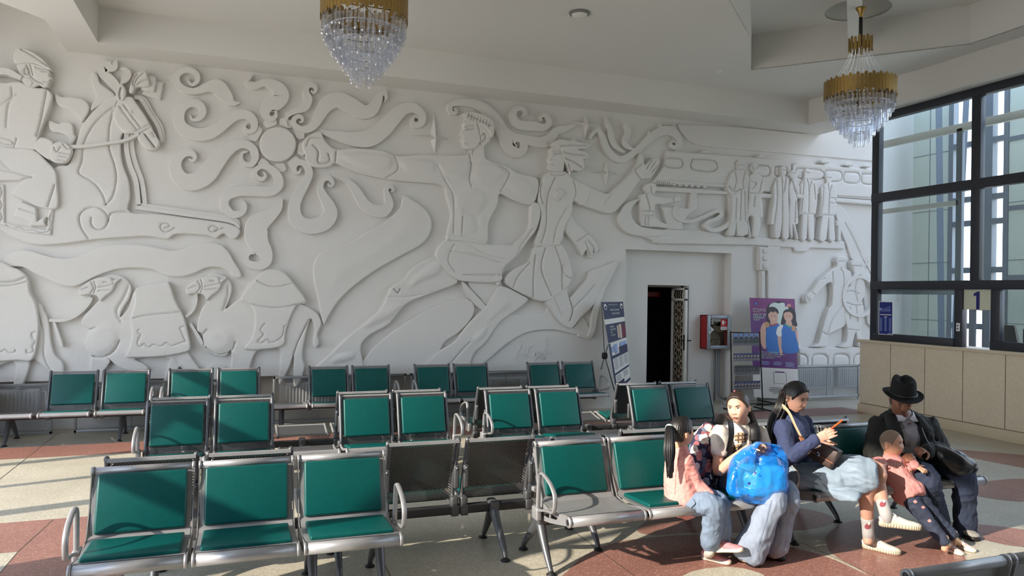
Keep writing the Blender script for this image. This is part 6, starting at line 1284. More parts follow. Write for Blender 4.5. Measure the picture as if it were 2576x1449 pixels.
sw = f.build('sweatshirt', PINK, gp, O, .007, 4, [(9, .010, (1, 1, .6)), (26, .004, (1, 1, 1.6))])
tr = bvh_of(sw); PD = pmat('pink_seam', srgb(206, 132, 126), .9)
decal('hem_band', tr, [(1667, 1260), (1700, 1268), (1740, 1270), (1738, 1280), (1700, 1280), (1668, 1272)], PD, sw, .002); b = MB()
for q in ([(1707, 1152), (1700, 1190), (1698, 1240)], [(1736, 1150), (1722, 1180), (1726, 1212)]): decal('seam', tr, [(x-1, y) for x, y in q]+[(x+1, y) for x, y in q[::-1]], PD, sw, .002, 3)
DN1 = denim('washed_blue_denim', srgb(128, 146, 170)); f = Fig()
f.slimb([(hip+UP*.0, .105, .09), (hip-UP*.04, .108, .092)], tl)
for a, b_, c in ((hR, knR, anR), (hL, knL, anL)): f.slimb([(a-UP*.015, .076), (a.lerp(b_, .55), .080), (b_, .068), (b_.lerp(c, .35)+UP*.0, .070), (b_.lerp(c, .8), .066), (c+UP*.02, .060)])
jn = f.build('jeans', DN1, gp, O, .007, 3, [(12, .009, (1, 1, 1)), (30, .004, (1, 1, .6))])
tr = bvh_of(jn); DS = pmat('denim_pocket', srgb(112, 132, 158), .9, bump=(420, .25, .002)); decal('cargo_flap', tr, [(1718, 1278), (1742, 1255), (1750, 1265), (1726, 1290)], DN1, jn, .009, 3, False)
HH = [onZ(1766, 1404, .006).lerp(onZ(1840, 1420, .004), .2), P(1800, 1384, 4.34).lerp(P(1871, 1386, 4.20), .2)]
for a, b_ in ((knR, anR), (knL, anL)):
    s_ = Fig(); s_.slimb([(b_+UP*.09, .036), (b_, .034), (b_-UP*.04, .034), (HH.pop(0)+UP*.035, .034)]); s_.build('sock', SOCK, gp, O, .006, 2)
PSH = pmat('pink_mesh_shoe', srgb(206, 140, 146), .8, noise=(60, .2), bump=(200, .4, .002)); PLA = pmat('pink_lace', srgb(224, 170, 174), .8)
h0, t0 = onZ(1766, 1404, .006), onZ(1840, 1420, .004); shoe(gp, O, h0, t0, .76, PSH, WSOLE, PLA, sole_h=.030, name='shoe', ankle=None)
h1 = P(1800, 1384, 4.34); t1 = P(1871, 1386, 4.20); shoe(gp, O, h1-UP*.01, t1-UP*.0, .76, PSH, WSOLE, PLA, sole_h=.030, name='shoe')
# ------------------------------------------------------------------ girl with the rucksack
hip = P(1858, 1206, 4.62); O = Vector((hip.x, hip.y, 0))
gb = empty('person', O, 0, 'frowning girl in white T-shirt and flared jeans holding a blue plastic bag', 'person')
tf, tl = torso_axes(hip, 22)
nk = P(1866, 1063, 4.58); ch = P(1860, 1118, 4.58); wa = P(1855, 1165, 4.60)
shR = P(1812, 1086, 4.58); shL = P(1908, 1088, 4.56); elR = P(1806, 1186, 4.48); wrR = P(1884, 1126, 4.26); elL = P(1925, 1170, 4.46); wrL = P(1930, 1138, 4.26)
hR, hL = hip-tl*.085, hip+tl*.085; knR = P(1950, 1252, 4.16); knL = P(1986, 1243, 4.20); anR = P(1884, 1392, 4.30); anL = P(1950, 1384, 4.30)
hd = Head(P(1858, 1026, 4.54), fdir(hip, -22, -3), .98, roll=6, nose=.72, jaw=.25, full=1.2)
f = Fig(); hd.add(f, nk-UP*.02, .046); f.slimb([(hip, .13, .10), (wa, .105, .085), (ch, .125, .085), (nk-UP*.03, .06, .055)], tl)
for a, b_, c in ((shR, elR, wrR), (shL, elL, wrL)): f.slimb([(a, .044), (a.lerp(b_, .5), .041), (b_, .037), (b_.lerp(c, .4), .036), (c, .026)])
hand(f, wrR, (P(1912, 1114, 4.20)-wrR), UP*.8-fdir(hip, 90)*.1, .86, (.5, .6, .7, .8), side=1, tcurl=.8); hand(f, wrL, (P(1902, 1130, 4.16)-wrL), -fdir(hip, 180)+UP*.3, .86, (.9, .9, 1.0, 1.0), side=1, tcurl=.9)
for a, b_, c in ((hR, knR, anR), (hL, knL, anL)): f.slimb([(a, .08), (b_, .052), ((b_+c)/2, .05), (c-UP*.02, .036)])
f.build('body', SK1, gb, O, .0050, 2)
hd.face(gb, O, LIP, eye=.95, sq=.62, brow=.0034, look=(-.002, -.0005), fr=.004)
v, fs = hd.cap(tied(.20, .74), .010); b = MB(); b.add([Vector(p)-O for p in v], fs, True)
base = hd.M @ Vector((.050, -.085, -.02)); paths = []; rr = random.Random(8)
for i in range(120):
    a = rr.uniform(0, 2*PI); q = rr.random()**.5; e_ = lambda k: Vector((math.cos(a)*q*k, math.sin(a)*q*k, 0))
    paths.append([base+e_(.012), P(1889, 1052, 4.56)+e_(.030), P(1895, 1082, 4.52)+e_(.044), P(1893, 1112, 4.49)+e_(.046), P(1889+rr.uniform(-14, 16), 1138+rr.uniform(-16, 8), 4.46)])
strands(b, [[tuple(Vector(p)-O) for p in q] for q in paths], .005); ha = b.build('hair', BRN_HAIR, gb)
b = MB(); b.bm(_ico(.007), Matrix.Translation(hd.M @ Vector((-.004, .03, .130))-O)); b.build('hair_clip', pmat('pink_clip', srgb(214, 110, 116), .5), ha)
TEE = pmat('white_cotton', srgb(226, 218, 208), .9, noise=(10, .04), bump=(300, .2, .002)); f = Fig()
f.slimb([(hip+UP*.03, .142, .108), (wa, .128, .10), (ch, .150, .105), (ch+UP*.085, .125, .085), (nk-UP*.012, .070, .064), (nk+UP*.012, .058, .055)], tl)
for a, b_ in ((shR, elR), (shL, elL)): f.slimb([(a+UP*.01, .058), (a.lerp(b_, .25), .066), (a.lerp(b_, .50), .066)])
ts = f.build('t_shirt', TEE, gb, O, .007, 3, [(8, .010, (1, 1, .6)), (22, .004, (1, 1, 1))])
tr = bvh_of(ts); BRN = pmat('brown_print', srgb(96, 74, 60), .9); BEI = pmat('beige_print', srgb(186, 160, 132), .9)
for q in ([(1847, 1098), (1858, 1088), (1874, 1090), (1880, 1100), (1876, 1112), (1856, 1112)], [(1842, 1124), (1860, 1116), (1868, 1122), (1862, 1140), (1840, 1142)]): decal('plaid_print', tr, q, BEI, ts, .002, 3)
for q in [[(1848, y), (1880, y-4), (1880, y-1), (1848, y+3)] for y in (1096, 1106)]+[[(x, 1089), (x+3, 1089), (x+2, 1114), (x-1, 1114)] for x in (1856, 1866, 1874)]+[[(1842, y), (1866, y-5), (1866, y-2), (1842, y+3)] for y in (1126, 1136)]+[[(x, 1120), (x+3, 1120), (x+1, 1142), (x-2, 1142)] for x in (1847, 1856)]: decal('plaid_print', tr, q, BRN, ts, .0035, 3, False)
DN2 = denim('pale_blue_denim', srgb(146, 158, 178), 7, .25); f = Fig()
f.slimb([(hip+UP*.07, .135, .105), (hip, .150, .120), (hip-UP*.03, .148, .12)], tl)
f.slimb([(hR, .105), (hR.lerp(knR, .55), .098), (knR, .078), (knR.lerp(anR, .35), .080), (knR.lerp(anR, .7), .100), (anR+UP*.02, .118, .100)], fdir(hip, 90)); f.slimb([(hL, .10), (hL.lerp(knL, .55), .092), (knL, .072), (knL.lerp(anL, .4), .070), (knL.lerp(anL, .75), .078), (anL+UP*.03, .088, .08)], fdir(hip, 90))
jn = f.build('jeans', DN2, gb, O, .008, 3, [(8, .011, (1, 1, .8)), (24, .005, (1, 1, .5))])
tr = bvh_of(jn); SM2 = pmat('pale_denim_seam', srgb(122, 136, 160), .9)
for q in ([(1838, 1238), (1880, 1262), (1925, 1268)], [(1940, 1262), (1930, 1300), (1915, 1350), (1905, 1385)], [(1830, 1212), (1842, 1232), (1862, 1242)]): decal('seam', tr, [(x-1.2, y-1) for x, y in q]+[(x+1.2, y+1) for x, y in q[::-1]], SM2, jn, .002, 3)
BSH = pmat('black_leather_shoe', srgb(24, 24, 26), .35)
shoe(gb, O, onZ(1858, 1392, .004), onZ(1905, 1428, .004), 1.0, BSH, BSOLE, None, name='shoe'); shoe(gb, O, onZ(1925, 1380, .004), onZ(1968, 1412, .004), 1.0, BSH, BSOLE, None, name='shoe')
for c, h_ in ((anR, onZ(1866, 1398, .05)), (anL, onZ(1934, 1386, .05))): s_ = Fig(); s_.slimb([(c+UP*.06, .040), (c-UP*.02, .040), (h_, .038)]); s_.build('sock', SOCK, gb, O, .007, 1)
# rucksack on her back
def floral():
    m = bpy.data.materials.new('floral_canvas'); m.use_nodes = True; nt = m.node_tree; N = nt.nodes; L = nt.links; b = N['Principled BSDF']; co = N.new('ShaderNodeTexCoord')
    nz = N.new('ShaderNodeTexNoise'); nz.inputs['Scale'].default_value = 38; L.new(co.outputs['Object'], nz.inputs['Vector']); mxv = N.new('ShaderNodeMixRGB'); mxv.inputs[0].default_value = .032; L.new(co.outputs['Object'], mxv.inputs[1]); L.new(nz.outputs['Color'], mxv.inputs[2])
    def layer(prev, scale, th, c_lo, c_hi, seedoff):
        mp = N.new('ShaderNodeMapping'); mp.inputs['Location'].default_value = (seedoff, seedoff*.7, 0); L.new(mxv.outputs[0], mp.inputs[0]); v = N.new('ShaderNodeTexVoronoi'); v.inputs['Scale'].default_value = scale; L.new(mp.outputs[0], v.inputs['Vector'])
        lt = N.new('ShaderNodeMath'); lt.operation = 'LESS_THAN'; lt.inputs[1].default_value = th; L.new(v.outputs['Distance'], lt.inputs[0]); sp = N.new('ShaderNodeSeparateXYZ'); L.new(v.outputs['Color'], sp.inputs[0])
        r = N.new('ShaderNodeValToRGB'); r.color_ramp.interpolation = 'CONSTANT'; r.color_ramp.elements[0].color = c_lo; r.color_ramp.elements[1].position = .62; r.color_ramp.elements[1].color = c_hi; L.new(sp.outputs['X'], r.inputs[0])
        x = N.new('ShaderNodeMixRGB'); L.new(lt.outputs[0], x.inputs[0]); L.new(r.outputs[0], x.inputs[2])
        if prev is None: x.inputs[1].default_value = srgb(32, 34, 62)
        else: L.new(prev, x.inputs[1])
        return x.outputs[0]
    c = layer(None, 20, .50, srgb(150, 84, 92), srgb(100, 112, 132), 3.1); c = layer(c, 12.5, .47, srgb(230, 216, 206), srgb(200, 128, 126), .4); c = layer(c, 12.5, .09, srgb(196, 150, 120), srgb(210, 180, 160), .4)
    L.new(c, b.inputs['Base Color']); b.inputs['Roughness'].default_value = .8; return m
FLOR = floral(); bo = P(1772, 1232, 4.66); BO = Vector((bo.x, bo.y, bo.z)); rs = empty('rucksack', BO, 0, 'dark blue rucksack with white and pink flowers on the girl\'s back', 'backpack')
bc = P(1772, 1146, 4.66); bu = fdir(bc, 60); f = Fig(); bl = UP.cross(bu).normalized()
f.slimb([(P(1780, 1218, 4.64), .085, .07), (P(1772, 1185, 4.66), .13, .095), (P(1770, 1145, 4.67), .135, .10), (P(1776, 1105, 4.68), .125, .085), (P(1786, 1080, 4.68), .085, .055)], bl)
rb = f.build('pack', FLOR, rs, BO, .008, 3, [(9, .010, (1, 1, 1))])
f = Fig(); f.slimb([(P(1752, 1196, 4.58), .07, .03), (P(1750, 1160, 4.58), .08, .04), (P(1754, 1128, 4.60), .065, .03)], bl); f.build('front_pocket', FLOR, rs, BO, .008, 2)
f = Fig(); f.slimb([(P(1796, 1220, 4.60), .06, .02), (P(1797, 1150, 4.62), .10, .03), (P(1800, 1095, 4.64), .09, .02)], bl); f.build('back_panel', BLACK, rs, BO, .008, 2)
b = MB(); q = crom([P(1806, 1066, 4.64), P(1822, 1046, 4.56), P(1836, 1060, 4.46), P(1840, 1090, 4.44), P(1836, 1118, 4.46), P(1826, 1150, 4.50), P(1812, 1172, 4.56)], 5); b.tube([Vector(p)-BO for p in q], .036, 12, flat=.22, up=tf+UP*.4); b.build('shoulder_strap', BLACK, rs)
b = MB(); q = crom([P(1876, 1064, 4.66), P(1886, 1056, 4.58), P(1896, 1076, 4.46), P(1898, 1110, 4.44)], 5); b.tube([Vector(p)-BO for p in q], .030, 10, flat=.25, up=tf+UP*.4); b.build('shoulder_strap', BLACK, rs)
b = MB(); b.tube([P(1794, 1205, 4.56)-BO, P(1795, 1234, 4.54)-BO], .010, 6, flat=.4); b.build('strap_end', BLACK, rs)
# blue carrier bag
def plastic():
    m = pmat('blue_film', srgb(24, 138, 236), .13, bump=(13, .6, .03)); b = m.node_tree.nodes['Principled BSDF']; b.inputs['Alpha'].default_value = .62; b.inputs['Subsurface Weight'].default_value = .0; b.inputs['Coat Weight'].default_value = .6; b.inputs['Coat Roughness'].default_value = .12; return m
BO = P(1904, 1238, 4.24); cb = empty('carrier_bag', BO, 0, 'crumpled translucent blue plastic carrier bag on the girl\'s lap', 'bag'); f = Fig(); ax = fdir(BO, 90)
f.slimb([(P(1908, 1236, 4.24), .180, .095), (P(1906, 1222, 4.24), .195, .108), (P(1905, 1195, 4.24), .198, .112), (P(1910, 1166, 4.23), .175, .095), (P(1912, 1154, 4.22), .140, .070)], ax, k=5)
f.slimb([(P(1872, 1168, 4.21), .075, .05), (P(1882, 1148, 4.20), .055, .022), (P(1895, 1128, 4.19), .030, .012), (P(1908, 1116, 4.17), .014, .010), (P(1918, 1115, 4.17), .012, .010)], ax); f.slimb([(P(1950, 1168, 4.22), .085, .05), (P(1950, 1144, 4.21), .075, .026), (P(1944, 1126, 4.20), .055, .016), (P(1930, 1117, 4.18), .022, .012), (P(1916, 1115, 4.17), .012, .010)], ax)
f.slimb([(P(1962, 1230, 4.22), .045, .06), (P(1962, 1195, 4.22), .046, .055), (P(1958, 1160, 4.22), .045, .04), (P(1954, 1136, 4.21), .035, .03)], ax); f.slimb([(P(1846, 1230, 4.26), .048, .06), (P(1848, 1206, 4.26), .045, .05), (P(1858, 1180, 4.25), .045, .04)], ax); f.slimb([(P(1850, 1234, 4.25), .03, .07), (P(1905, 1238, 4.22), .03, .08), (P(1960, 1234, 4.22), .03, .06)], UP)
pb_ = f.build('film', plastic(), cb, BO, .008, 2, [(5, .016, (1, 1, .6)), (13, .008, (1, 1, .7)), (30, .002, (1, 1, 1))])
tr = bvh_of(pb_); HL_ = pmat('bag_fold_light', srgb(90, 180, 240), .2); 
f = Fig(); f.limb([(P(1915, 1228, 4.23), .160, .085), (P(1916, 1186, 4.23), .160, .085)], ax); f.build('contents', pmat('cyan_bundle', srgb(90, 214, 250), .6), cb, BO, .01, 2)
for c in ((1900, 1190), (1885, 1216)): decal('printed_dot', tr, [(c[0]+3.4*math.cos(a), c[1]+3.4*math.sin(a)) for a in np.linspace(0, 2*PI, 10, endpoint=False)], NAVY, cb, .002, 2)
# ------------------------------------------------------------------ woman with the phone
hip = P(2016, 1192, 4.64); O = Vector((hip.x, hip.y, 0))
wo = empty('person', O, 0, 'long haired woman in navy top and denim skirt, legs crossed, holding a phone', 'person')
tf, tl = torso_axes(hip, 62)
nk = P(1990, 1046, 4.60); ch = P(1995, 1092, 4.60); wa = P(2000, 1145, 4.62)
shR = ch+UP*.07-tl*.160+tf*.0; shL = ch+UP*.07+tl*.150
elR = P(1986, 1152, 4.38); wrR = P(2052, 1104, 4.24); elL = shL-UP*.20+tf*.10; wrL = P(2068, 1106, 4.34)
hR, hL = hip-tl*.09, hip+tl*.09; knR = P(2176, 1196, 4.18); knL = P(2196, 1176, 4.22); anR = P(2184, 1338, 4.26); anL = P(2226, 1286, 4.10)
hd = Head(P(2001, 1000, 4.55), fdir(hip, 58, -17), 1.0, nose=.9, jaw=.31, full=.2, age=.6)
f = Fig(); hd.add(f, nk-UP*.02, .048); f.slimb([(hip, .15, .12), (wa, .125, .10), (ch, .15, .10), (nk-UP*.03, .06, .055)], tl)
for a, b_, c in ((shR, elR, wrR), (shL, elL, wrL)): f.slimb([(a, .046), (b_, .038), (b_.lerp(c, .4), .037), (c, .026)])
hand(f, wrR, (P(2098, 1086, 4.12)-wrR), -fdir(hip, 180)*.5+UP*.1-fdir(hip, 0)*-.6, .96, (.25, .3, .35, .4), side=1, tcurl=.5); hand(f, wrL, (P(2098, 1072, 4.22)-wrL), fdir(hip, 180)-UP*.2, .96, (.25, .3, .3, .4), side=-1, tcurl=.3)
f.slimb([(hR, .09), (knR, .060), (knR.lerp(anR, .3), .058), (knR.lerp(anR, .65), .047), (anR, .036), (anR-UP*.07, .034)]); f.slimb([(hL, .09), (knL, .060), (knL.lerp(anL, .35), .058), (knL.lerp(anL, .7), .046), (anL, .036), (anL-UP*.06, .034)])
f.build('body', SK2, wo, O, .0055, 2)
hd.face(wo, O, LIPD, eye=.9, sq=.5, brow=.003, look=(0, -.003), mouth=.95)
v, fs = hd.cap(tied(), .012); b = MB(); b.add([Vector(p)-O for p in v], fs, True)
base = hd.M @ Vector((-.01, -.10, .02)); paths = []; rr = random.Random(4)
for i in range(130):
    a = rr.uniform(0, 2*PI); q = rr.random()**.5; e_ = lambda k: Vector((math.cos(a)*q*k, math.sin(a)*q*k, 0))
    paths.append([base+e_(.02), P(1966, 1020, 4.60)+e_(.045), P(1953, 1050, 4.63)+e_(.05), P(1942, 1082, 4.62)+e_(.036), P(1937+rr.uniform(-5, 7), 1122+rr.uniform(-22, 14), 4.60)+e_(.02)])
strands(b, [[tuple(Vector(p)-O) for p in q] for q in paths], .005); ha = b.build('hair', BLK_HAIR, wo)
b = MB(); c_ = P(1966, 988, 4.52)-O; b.box(c_-Vector((.014, .014, .016)), c_+Vector((.014, .014, .016)), .005); b.tube([c_+Vector((.01, 0, .02)), c_+Vector((.035, 0, .055)), c_+Vector((.06, 0, .05))], .006, 6); b.build('hair_claw', pmat('dark_claw', srgb(52, 34, 34), .4), ha)
NAVT = pmat('navy_jersey', srgb(52, 62, 96), .85, noise=(9, .10), bump=(280, .2, .002)); f = Fig()
f.slimb([(hip+UP*.02, .155, .128), (wa, .142, .118), (ch-UP*.02, .160, .122), (ch+UP*.065, .148, .095), (nk-UP*.015, .066, .062), (nk+UP*.055, .060, .058)], tl)
for a, b_, c in ((shR, elR, wrR), (shL, elL, wrL)): f.slimb([(a, .068), (a.lerp(b_, .5), .060), (b_, .053), (b_.lerp(c, .5), .047), (c, .037)])
tp_ = f.build('top', NAVT, wo, O, .007, 3, [(9, .010, (1, 1, .6)), (26, .0045, (1, 1, 1))])
SKD = denim('skirt_denim', srgb(146, 164, 182), 8, .3); f = Fig()
f.slimb([(wa-UP*.01, .138, .115), (hip, .168, .140), (hip-UP*.03, .165, .14)], tl)
f.slimb([(hip-UP*.01, .150, .165), (P(2070, 1196, 4.48), .140, .165), (P(2120, 1196, 4.34), .145, .150), (P(2160, 1194, 4.22), .140, .125), (P(2184, 1194, 4.17), .115, .095)], UP)
f.slimb([(P(2010, 1196, 4.52), .10, .12), (P(2060, 1206, 4.40), .11, .10), (P(2110, 1206, 4.30), .11, .09)], UP)
f.slimb([(P(2120, 1210, 4.34), .11, .07), (P(2120, 1232, 4.26), .12, .05), (P(2112, 1248, 4.22), .13, .025)], fdir(hip, 90))
sk = f.build('skirt', SKD, wo, O, .008, 3, [(7, .014, (.7, .7, 1.2)), (20, .006, (.6, .6, 1.4))])
GSK = pmat('grey_knit_sock', srgb(170, 168, 168), .9, bump=(300, .3, .002)); REDS = pmat('sock_motif', srgb(140, 70, 80), .9)
for a, b_ in ((knR, anR), (knL, anL)):
    d = (b_-a).normalized(); s_ = Fig(); s_.slimb([(b_-d*.115, .047), (b_-d*.05, .043), (b_+d*.02, .043), ((onZ(2168, 1376, .004).lerp(onZ(2266, 1396, .004), .18) if b_ is anR else P(2212, 1322, 4.12).lerp(P(2316, 1332, 3.98), .18))+UP*.05, .040)]); so = s_.build('sock', GSK, wo, O, .006, 2)
    tr = bvh_of(so); m_ = b_-d*.055; p_ = (m_-CAM); z_ = p_.dot(CF); cx, cy = 1288+F*p_.dot(CR)/z_, 724.5-F*p_.dot(CU)/z_
    decal('sock_motif', tr, [(cx-8, cy+2), (cx-2, cy-5), (cx+7, cy-2), (cx+5, cy+7), (cx-4, cy+9)], REDS, so, .002, 2); decal('sock_motif', tr, [(cx+1, cy-9), (cx+6, cy-8), (cx+4, cy-2), (cx, cy-3)], WLACE, so, .003, 2)
h0, t0 = onZ(2168, 1376, .004), onZ(2266, 1396, .004); shoe(wo, O, h0, t0, .94, WLEA, GSOLE, WLACE, sole_h=.034, grooves=True)
h1, t1 = P(2212, 1322, 4.12), P(2316, 1332, 3.98); shoe(wo, O, h1, t1, .94, WLEA, GSOLE, WLACE, sole_h=.034, grooves=True)
# phone in her hand
pc = P(2104, 1068, 4.12); ph = empty('phone', pc, 0, 'orange phone held in both hands by the woman', 'phone'); b = MB(); b.box((-.036, -.007, -.072), (.036, .0045, .072), .004)
e1 = (P(2117, 1058, 3.98)-P(2094, 1077, 4.22)).normalized(); e3 = (UP*.8-fdir(pc, 90)*.6+fdir(pc, 0)*.15); e3 = (e3-e1*e3.dot(e1)).normalized(); e2 = e3.cross(e1)
Mp = Matrix(((e2.x, e3.x, e1.x, 0), (e2.y, e3.y, e1.y, 0), (e2.z, e3.z, e1.z, 0), (0, 0, 0, 1))); bb_ = MB(); bb_.add([Mp @ v for v in b.v], b.f, True); bb_.build('case', pmat('orange_case', srgb(238, 96, 34), .45), ph)
b = MB(); b.box((-.032, .0043, -.067), (.032, .0054, .067)); bb_ = MB(); bb_.add([Mp @ v for v in b.v], b.f); bb_.build('screen', pmat('dark_screen', srgb(16, 16, 20), .1), ph)
# shoulder bag
BO = P(2068, 1162, 4.40); sb = empty('shoulder_bag', BO, 0, 'small brown leather shoulder bag on the woman\'s lap, beige strap', 'bag'); LEA = pmat('brown_leather', srgb(70, 52, 46), .45, noise=(20, .2)); LEA2 = pmat('tan_trim', srgb(130, 82, 58), .5)
bx = (P(2098, 1152, 4.26)-P(2040, 1120, 4.42)).normalized(); by = (UP+fdir(BO, 90)*.35-bx*0); by = (by-bx*by.dot(bx)).normalized(); bz = bx.cross(by); Mb_ = Matrix(((bx.x, by.x, bz.x, 0), (bx.y, by.y, bz.y, 0), (bx.z, by.z, bz.z, 0), (0, 0, 0, 1))); bcn = P(2068, 1138, 4.36)-BO
def lb(n, a, c, bev, m, par=sb): q = MB(); q.box(a, c, bev); w_ = MB(); w_.add([Mb_ @ v+bcn for v in q.v], q.f, True); return w_.build(n, m, par)
lb('bag_body', (-.115, -.075, -.045), (.115, .07, .045), .018, LEA); lb('flap', (-.118, -.01, -.05), (.118, .078, .052), .012, LEA); lb('flap', (-.118, -.02, .044), (.118, .074, .054), .006, LEA); lb('clasp', (-.012, -.03, .05), (.012, .0, .06), .003, CHROME); lb('edge_trim', (-.118, -.028, .043), (.118, -.018, .053), .003, LEA2)
b = MB(); q = crom([P(1964, 1024, 4.66), P(1972, 1024, 4.52), P(1986, 1040, 4.45), P(2000, 1070, 4.42), P(2014, 1098, 4.40)], 5); b.tube([Vector(p)-BO for p in q], .021, 10, flat=.16, up=tf+UP*.3-tl*.9); b.build('strap', pmat('beige_webbing', srgb(196, 176, 140), .85), sb)
b = MB(); q = [P(2014, 1098, 4.40), P(2020, 1110, 4.38), P(2038, 1128, 4.36)]; b.tube([Vector(p)-BO for p in q], .019, 8, flat=.2, up=tf+UP*.3-tl*.9); b.build('strap_tab', LEA2, sb)
# ------------------------------------------------------------------ shaven-headed child
hip = P(2290, 1242, 4.24); O = Vector((hip.x, hip.y, 0))
ki = empty('person', O, 0, 'small shaven headed child in a pink lettered sweatshirt leaning on the bench between the adults', 'person')
tf, tl = torso_axes(hip, 52)
nk = P(2236, 1152, 4.42); ch = P(2250, 1182, 4.36); wa = P(2270, 1215, 4.30)
shR = P(2212, 1166, 4.38); shL = ch+UP*.045+tl*.085; elR = P(2186, 1172, 4.34); wrR = P(2176, 1182, 4.26); elL = P(2278, 1186, 4.40); wrL = P(2300, 1170, 4.24)
hR, hL = hip-tl*.05, hip+tl*.05; knR = P(2332, 1308, 4.12); knL = P(2350, 1298, 4.18); anR = P(2376, 1366, 4.03); anL = P(2398, 1352, 4.10)
hd = Head(P(2243, 1116, 4.40), fdir(hip, 74, 2), .90, nose=.62, jaw=.24, full=1.0)
f = Fig(); hd.add(f, nk-UP*.01, .036); f.slimb([(hip, .075, .065), (wa, .075, .065), (ch, .08, .06), (nk-UP*.01, .04)], tl)
for a, b_, c in ((shR, elR, wrR), (shL, elL, wrL)): f.slimb([(a, .026), (b_, .022), (c, .018)])
hand(f, wrL, (P(2330, 1186, 4.16)-wrL), UP+fdir(hip, 0)*.5, .60, (.25, .2, .2, .25), side=-1, spread=.2, tcurl=.2); hand(f, wrR, (P(2168, 1196, 4.18)-wrR), UP, .58, (.4, .4, .4, .4), side=1)
for a, b_, c in ((hR, knR, anR), (hL, knL, anL)): f.slimb([(a, .055), (b_, .036), (b_.lerp(c, .4), .034), (c, .024), (c-UP*.045, .024)])
f.build('body', SK4, ki, O, .0050, 2); hd.face(ki, O, LIP, eye=1.0, sq=.85, brow=.0022, browcol=pmat('brow_soft', srgb(120, 88, 72), .8))
v, fs = hd.cap(tied(.25, .62), .0016, 0); b = MB(); b.add([Vector(p)-O for p in v], fs, True); b.build('hair', pmat('shaven_hair', srgb(146, 124, 106), .8, noise=(90, .15)), ki)
PINK2 = pmat('dusty_pink_fleece', srgb(206, 142, 138), .9, noise=(14, .06), bump=(260, .3, .002)); f = Fig()
f.slimb([(P(2285, 1238, 4.25), .132, .112), (wa-UP*.01, .128, .106), (ch, .118, .092), (ch+UP*.045, .098, .07), (nk-UP*.0, .05, .045)], tl)
for a, b_, c in ((shR, elR, wrR), (shL, elL, wrL)): f.slimb([(a, .052), (b_, .047), (c, .034)])
sw = f.build('sweatshirt', PINK2, ki, O, .006, 3, [(10, .009, (1, 1, .6)), (28, .004, (1, 1, 1))]); tr = bvh_of(sw)
lay_text('BRILLION', tr, 2252, 1171, 13.5, 5, pmat('white_print', srgb(226, 206, 200), .9), sw, .004)
DN3 = denim('dark_denim', srgb(54, 62, 84), 14, .4); f = Fig(); f.slimb([(hip+UP*.0, .088, .076), (hip-UP*.03, .090, .078)], tl)
for a, b_, c in ((hR, knR, anR), (hL, knL, anL)): f.slimb([(a, .066), (a.lerp(b_, .5), .060), (b_, .050), (b_.lerp(c, .5), .045), (c+UP*.015, .040)])
jn = f.build('jeans', DN3, ki, O, .006, 3, [(16, .007, (1, 1, 1.2))]); tr = bvh_of(jn)
for c in ((2302, 1262), (2322, 1276), (2338, 1310)): decal('patch', tr, [(c[0]-5, c[1]), (c[0], c[1]-4), (c[0]+5, c[1]+1), (c[0], c[1]+4)], PINK2, jn, .002, 2)
CSO = pmat('cream_sock', srgb(204, 172, 140), .9); FLS = pmat('patterned_canvas_shoe', srgb(176, 128, 138), .8, noise=(60, .5, 3, srgb(226, 214, 200)))
for c, h_ in ((anR, onZ(2374, 1382, .004).lerp(onZ(2424, 1398, .004), .22)), (anL, onZ(2402, 1376, .004).lerp(onZ(2456, 1390, .004), .22))): s_ = Fig(); s_.slimb([(c+UP*.04, .030), (c, .028), (h_+UP*.035, .027)]); s_.build('sock', CSO, ki, O, .005, 2)
shoe(ki, O, onZ(2374, 1382, .004), onZ(2424, 1398, .004), .62, FLS, WSOLE, WLACE, sole_h=.028); shoe(ki, O, onZ(2402, 1376, .004), onZ(2456, 1390, .004), .62, FLS, WSOLE, WLACE, sole_h=.028)
# ------------------------------------------------------------------ man in the black hat
hip = P(2296, 1166, 4.66); O = Vector((hip.x, hip.y, 0))
ma = empty('person', O, 0, 'seated man in a black hat, dark jacket and white shirt, looking down', 'person')
nk = P(2271, 1036, 4.60); tf, tl = torso_axes(nk, 24); ch = P(2274, 1092, 4.62); wa = P(2284, 1136, 4.64)
shR = ch+UP*.075-tl*.195; shL = ch+UP*.075+tl*.195; elR = P(2200, 1146, 4.62); wrR = P(2262, 1160, 4.38); elL = P(2362, 1130, 4.52); wrL = P(2330, 1136, 4.34)
hR, hL = hip-tl*.10, hip+tl*.10; knR = P(2330, 1200, 4.24); knL = P(2424, 1196, 4.24); anR = P(2360, 1312, 4.34); anL = P(2428, 1334, 4.32)
hd = Head(P(2268, 1006, 4.52), fdir(nk, 16, -30), 1.02, roll=-2, nose=1.0, jaw=.24, full=.3, age=1)
f = Fig(); hd.add(f, nk-UP*.03, .056); f.slimb([(hip, .14, .10), (wa, .13, .09), (ch, .14, .085), (nk-UP*.06, .062, .05)], tl)
for a, b_, c in ((shR, elR, wrR), (shL, elL, wrL)): f.slimb([(a, .05), (b_, .043), (c, .030)])
hand(f, wrL, (P(2300, 1122, 4.28)-wrL), UP*.7+fdir(nk, 0)*.5, 1.02, (.95, 1.0, 1.1, 1.1), side=-1, tcurl=.9); hand(f, wrR, (P(2284, 1150, 4.30)-wrR), UP*.5+fdir(nk, 0)*.6, 1.0, (.7, .8, .9, 1), side=1)
for a, b_, c in ((hR, knR, anR), (hL, knL, anL)): f.slimb([(a, .085), (b_, .058), (c, .04), (c-UP*.05, .036)])
f.build('body', SK3, ma, O, .0055, 2); hd.face(ma, O, pmat('lips_brown', srgb(118, 74, 64), .5), eye=.9, sq=.4, brow=.0034, look=(0, -.003), browcol=pmat('brow_grey', srgb(66, 58, 54), .9))
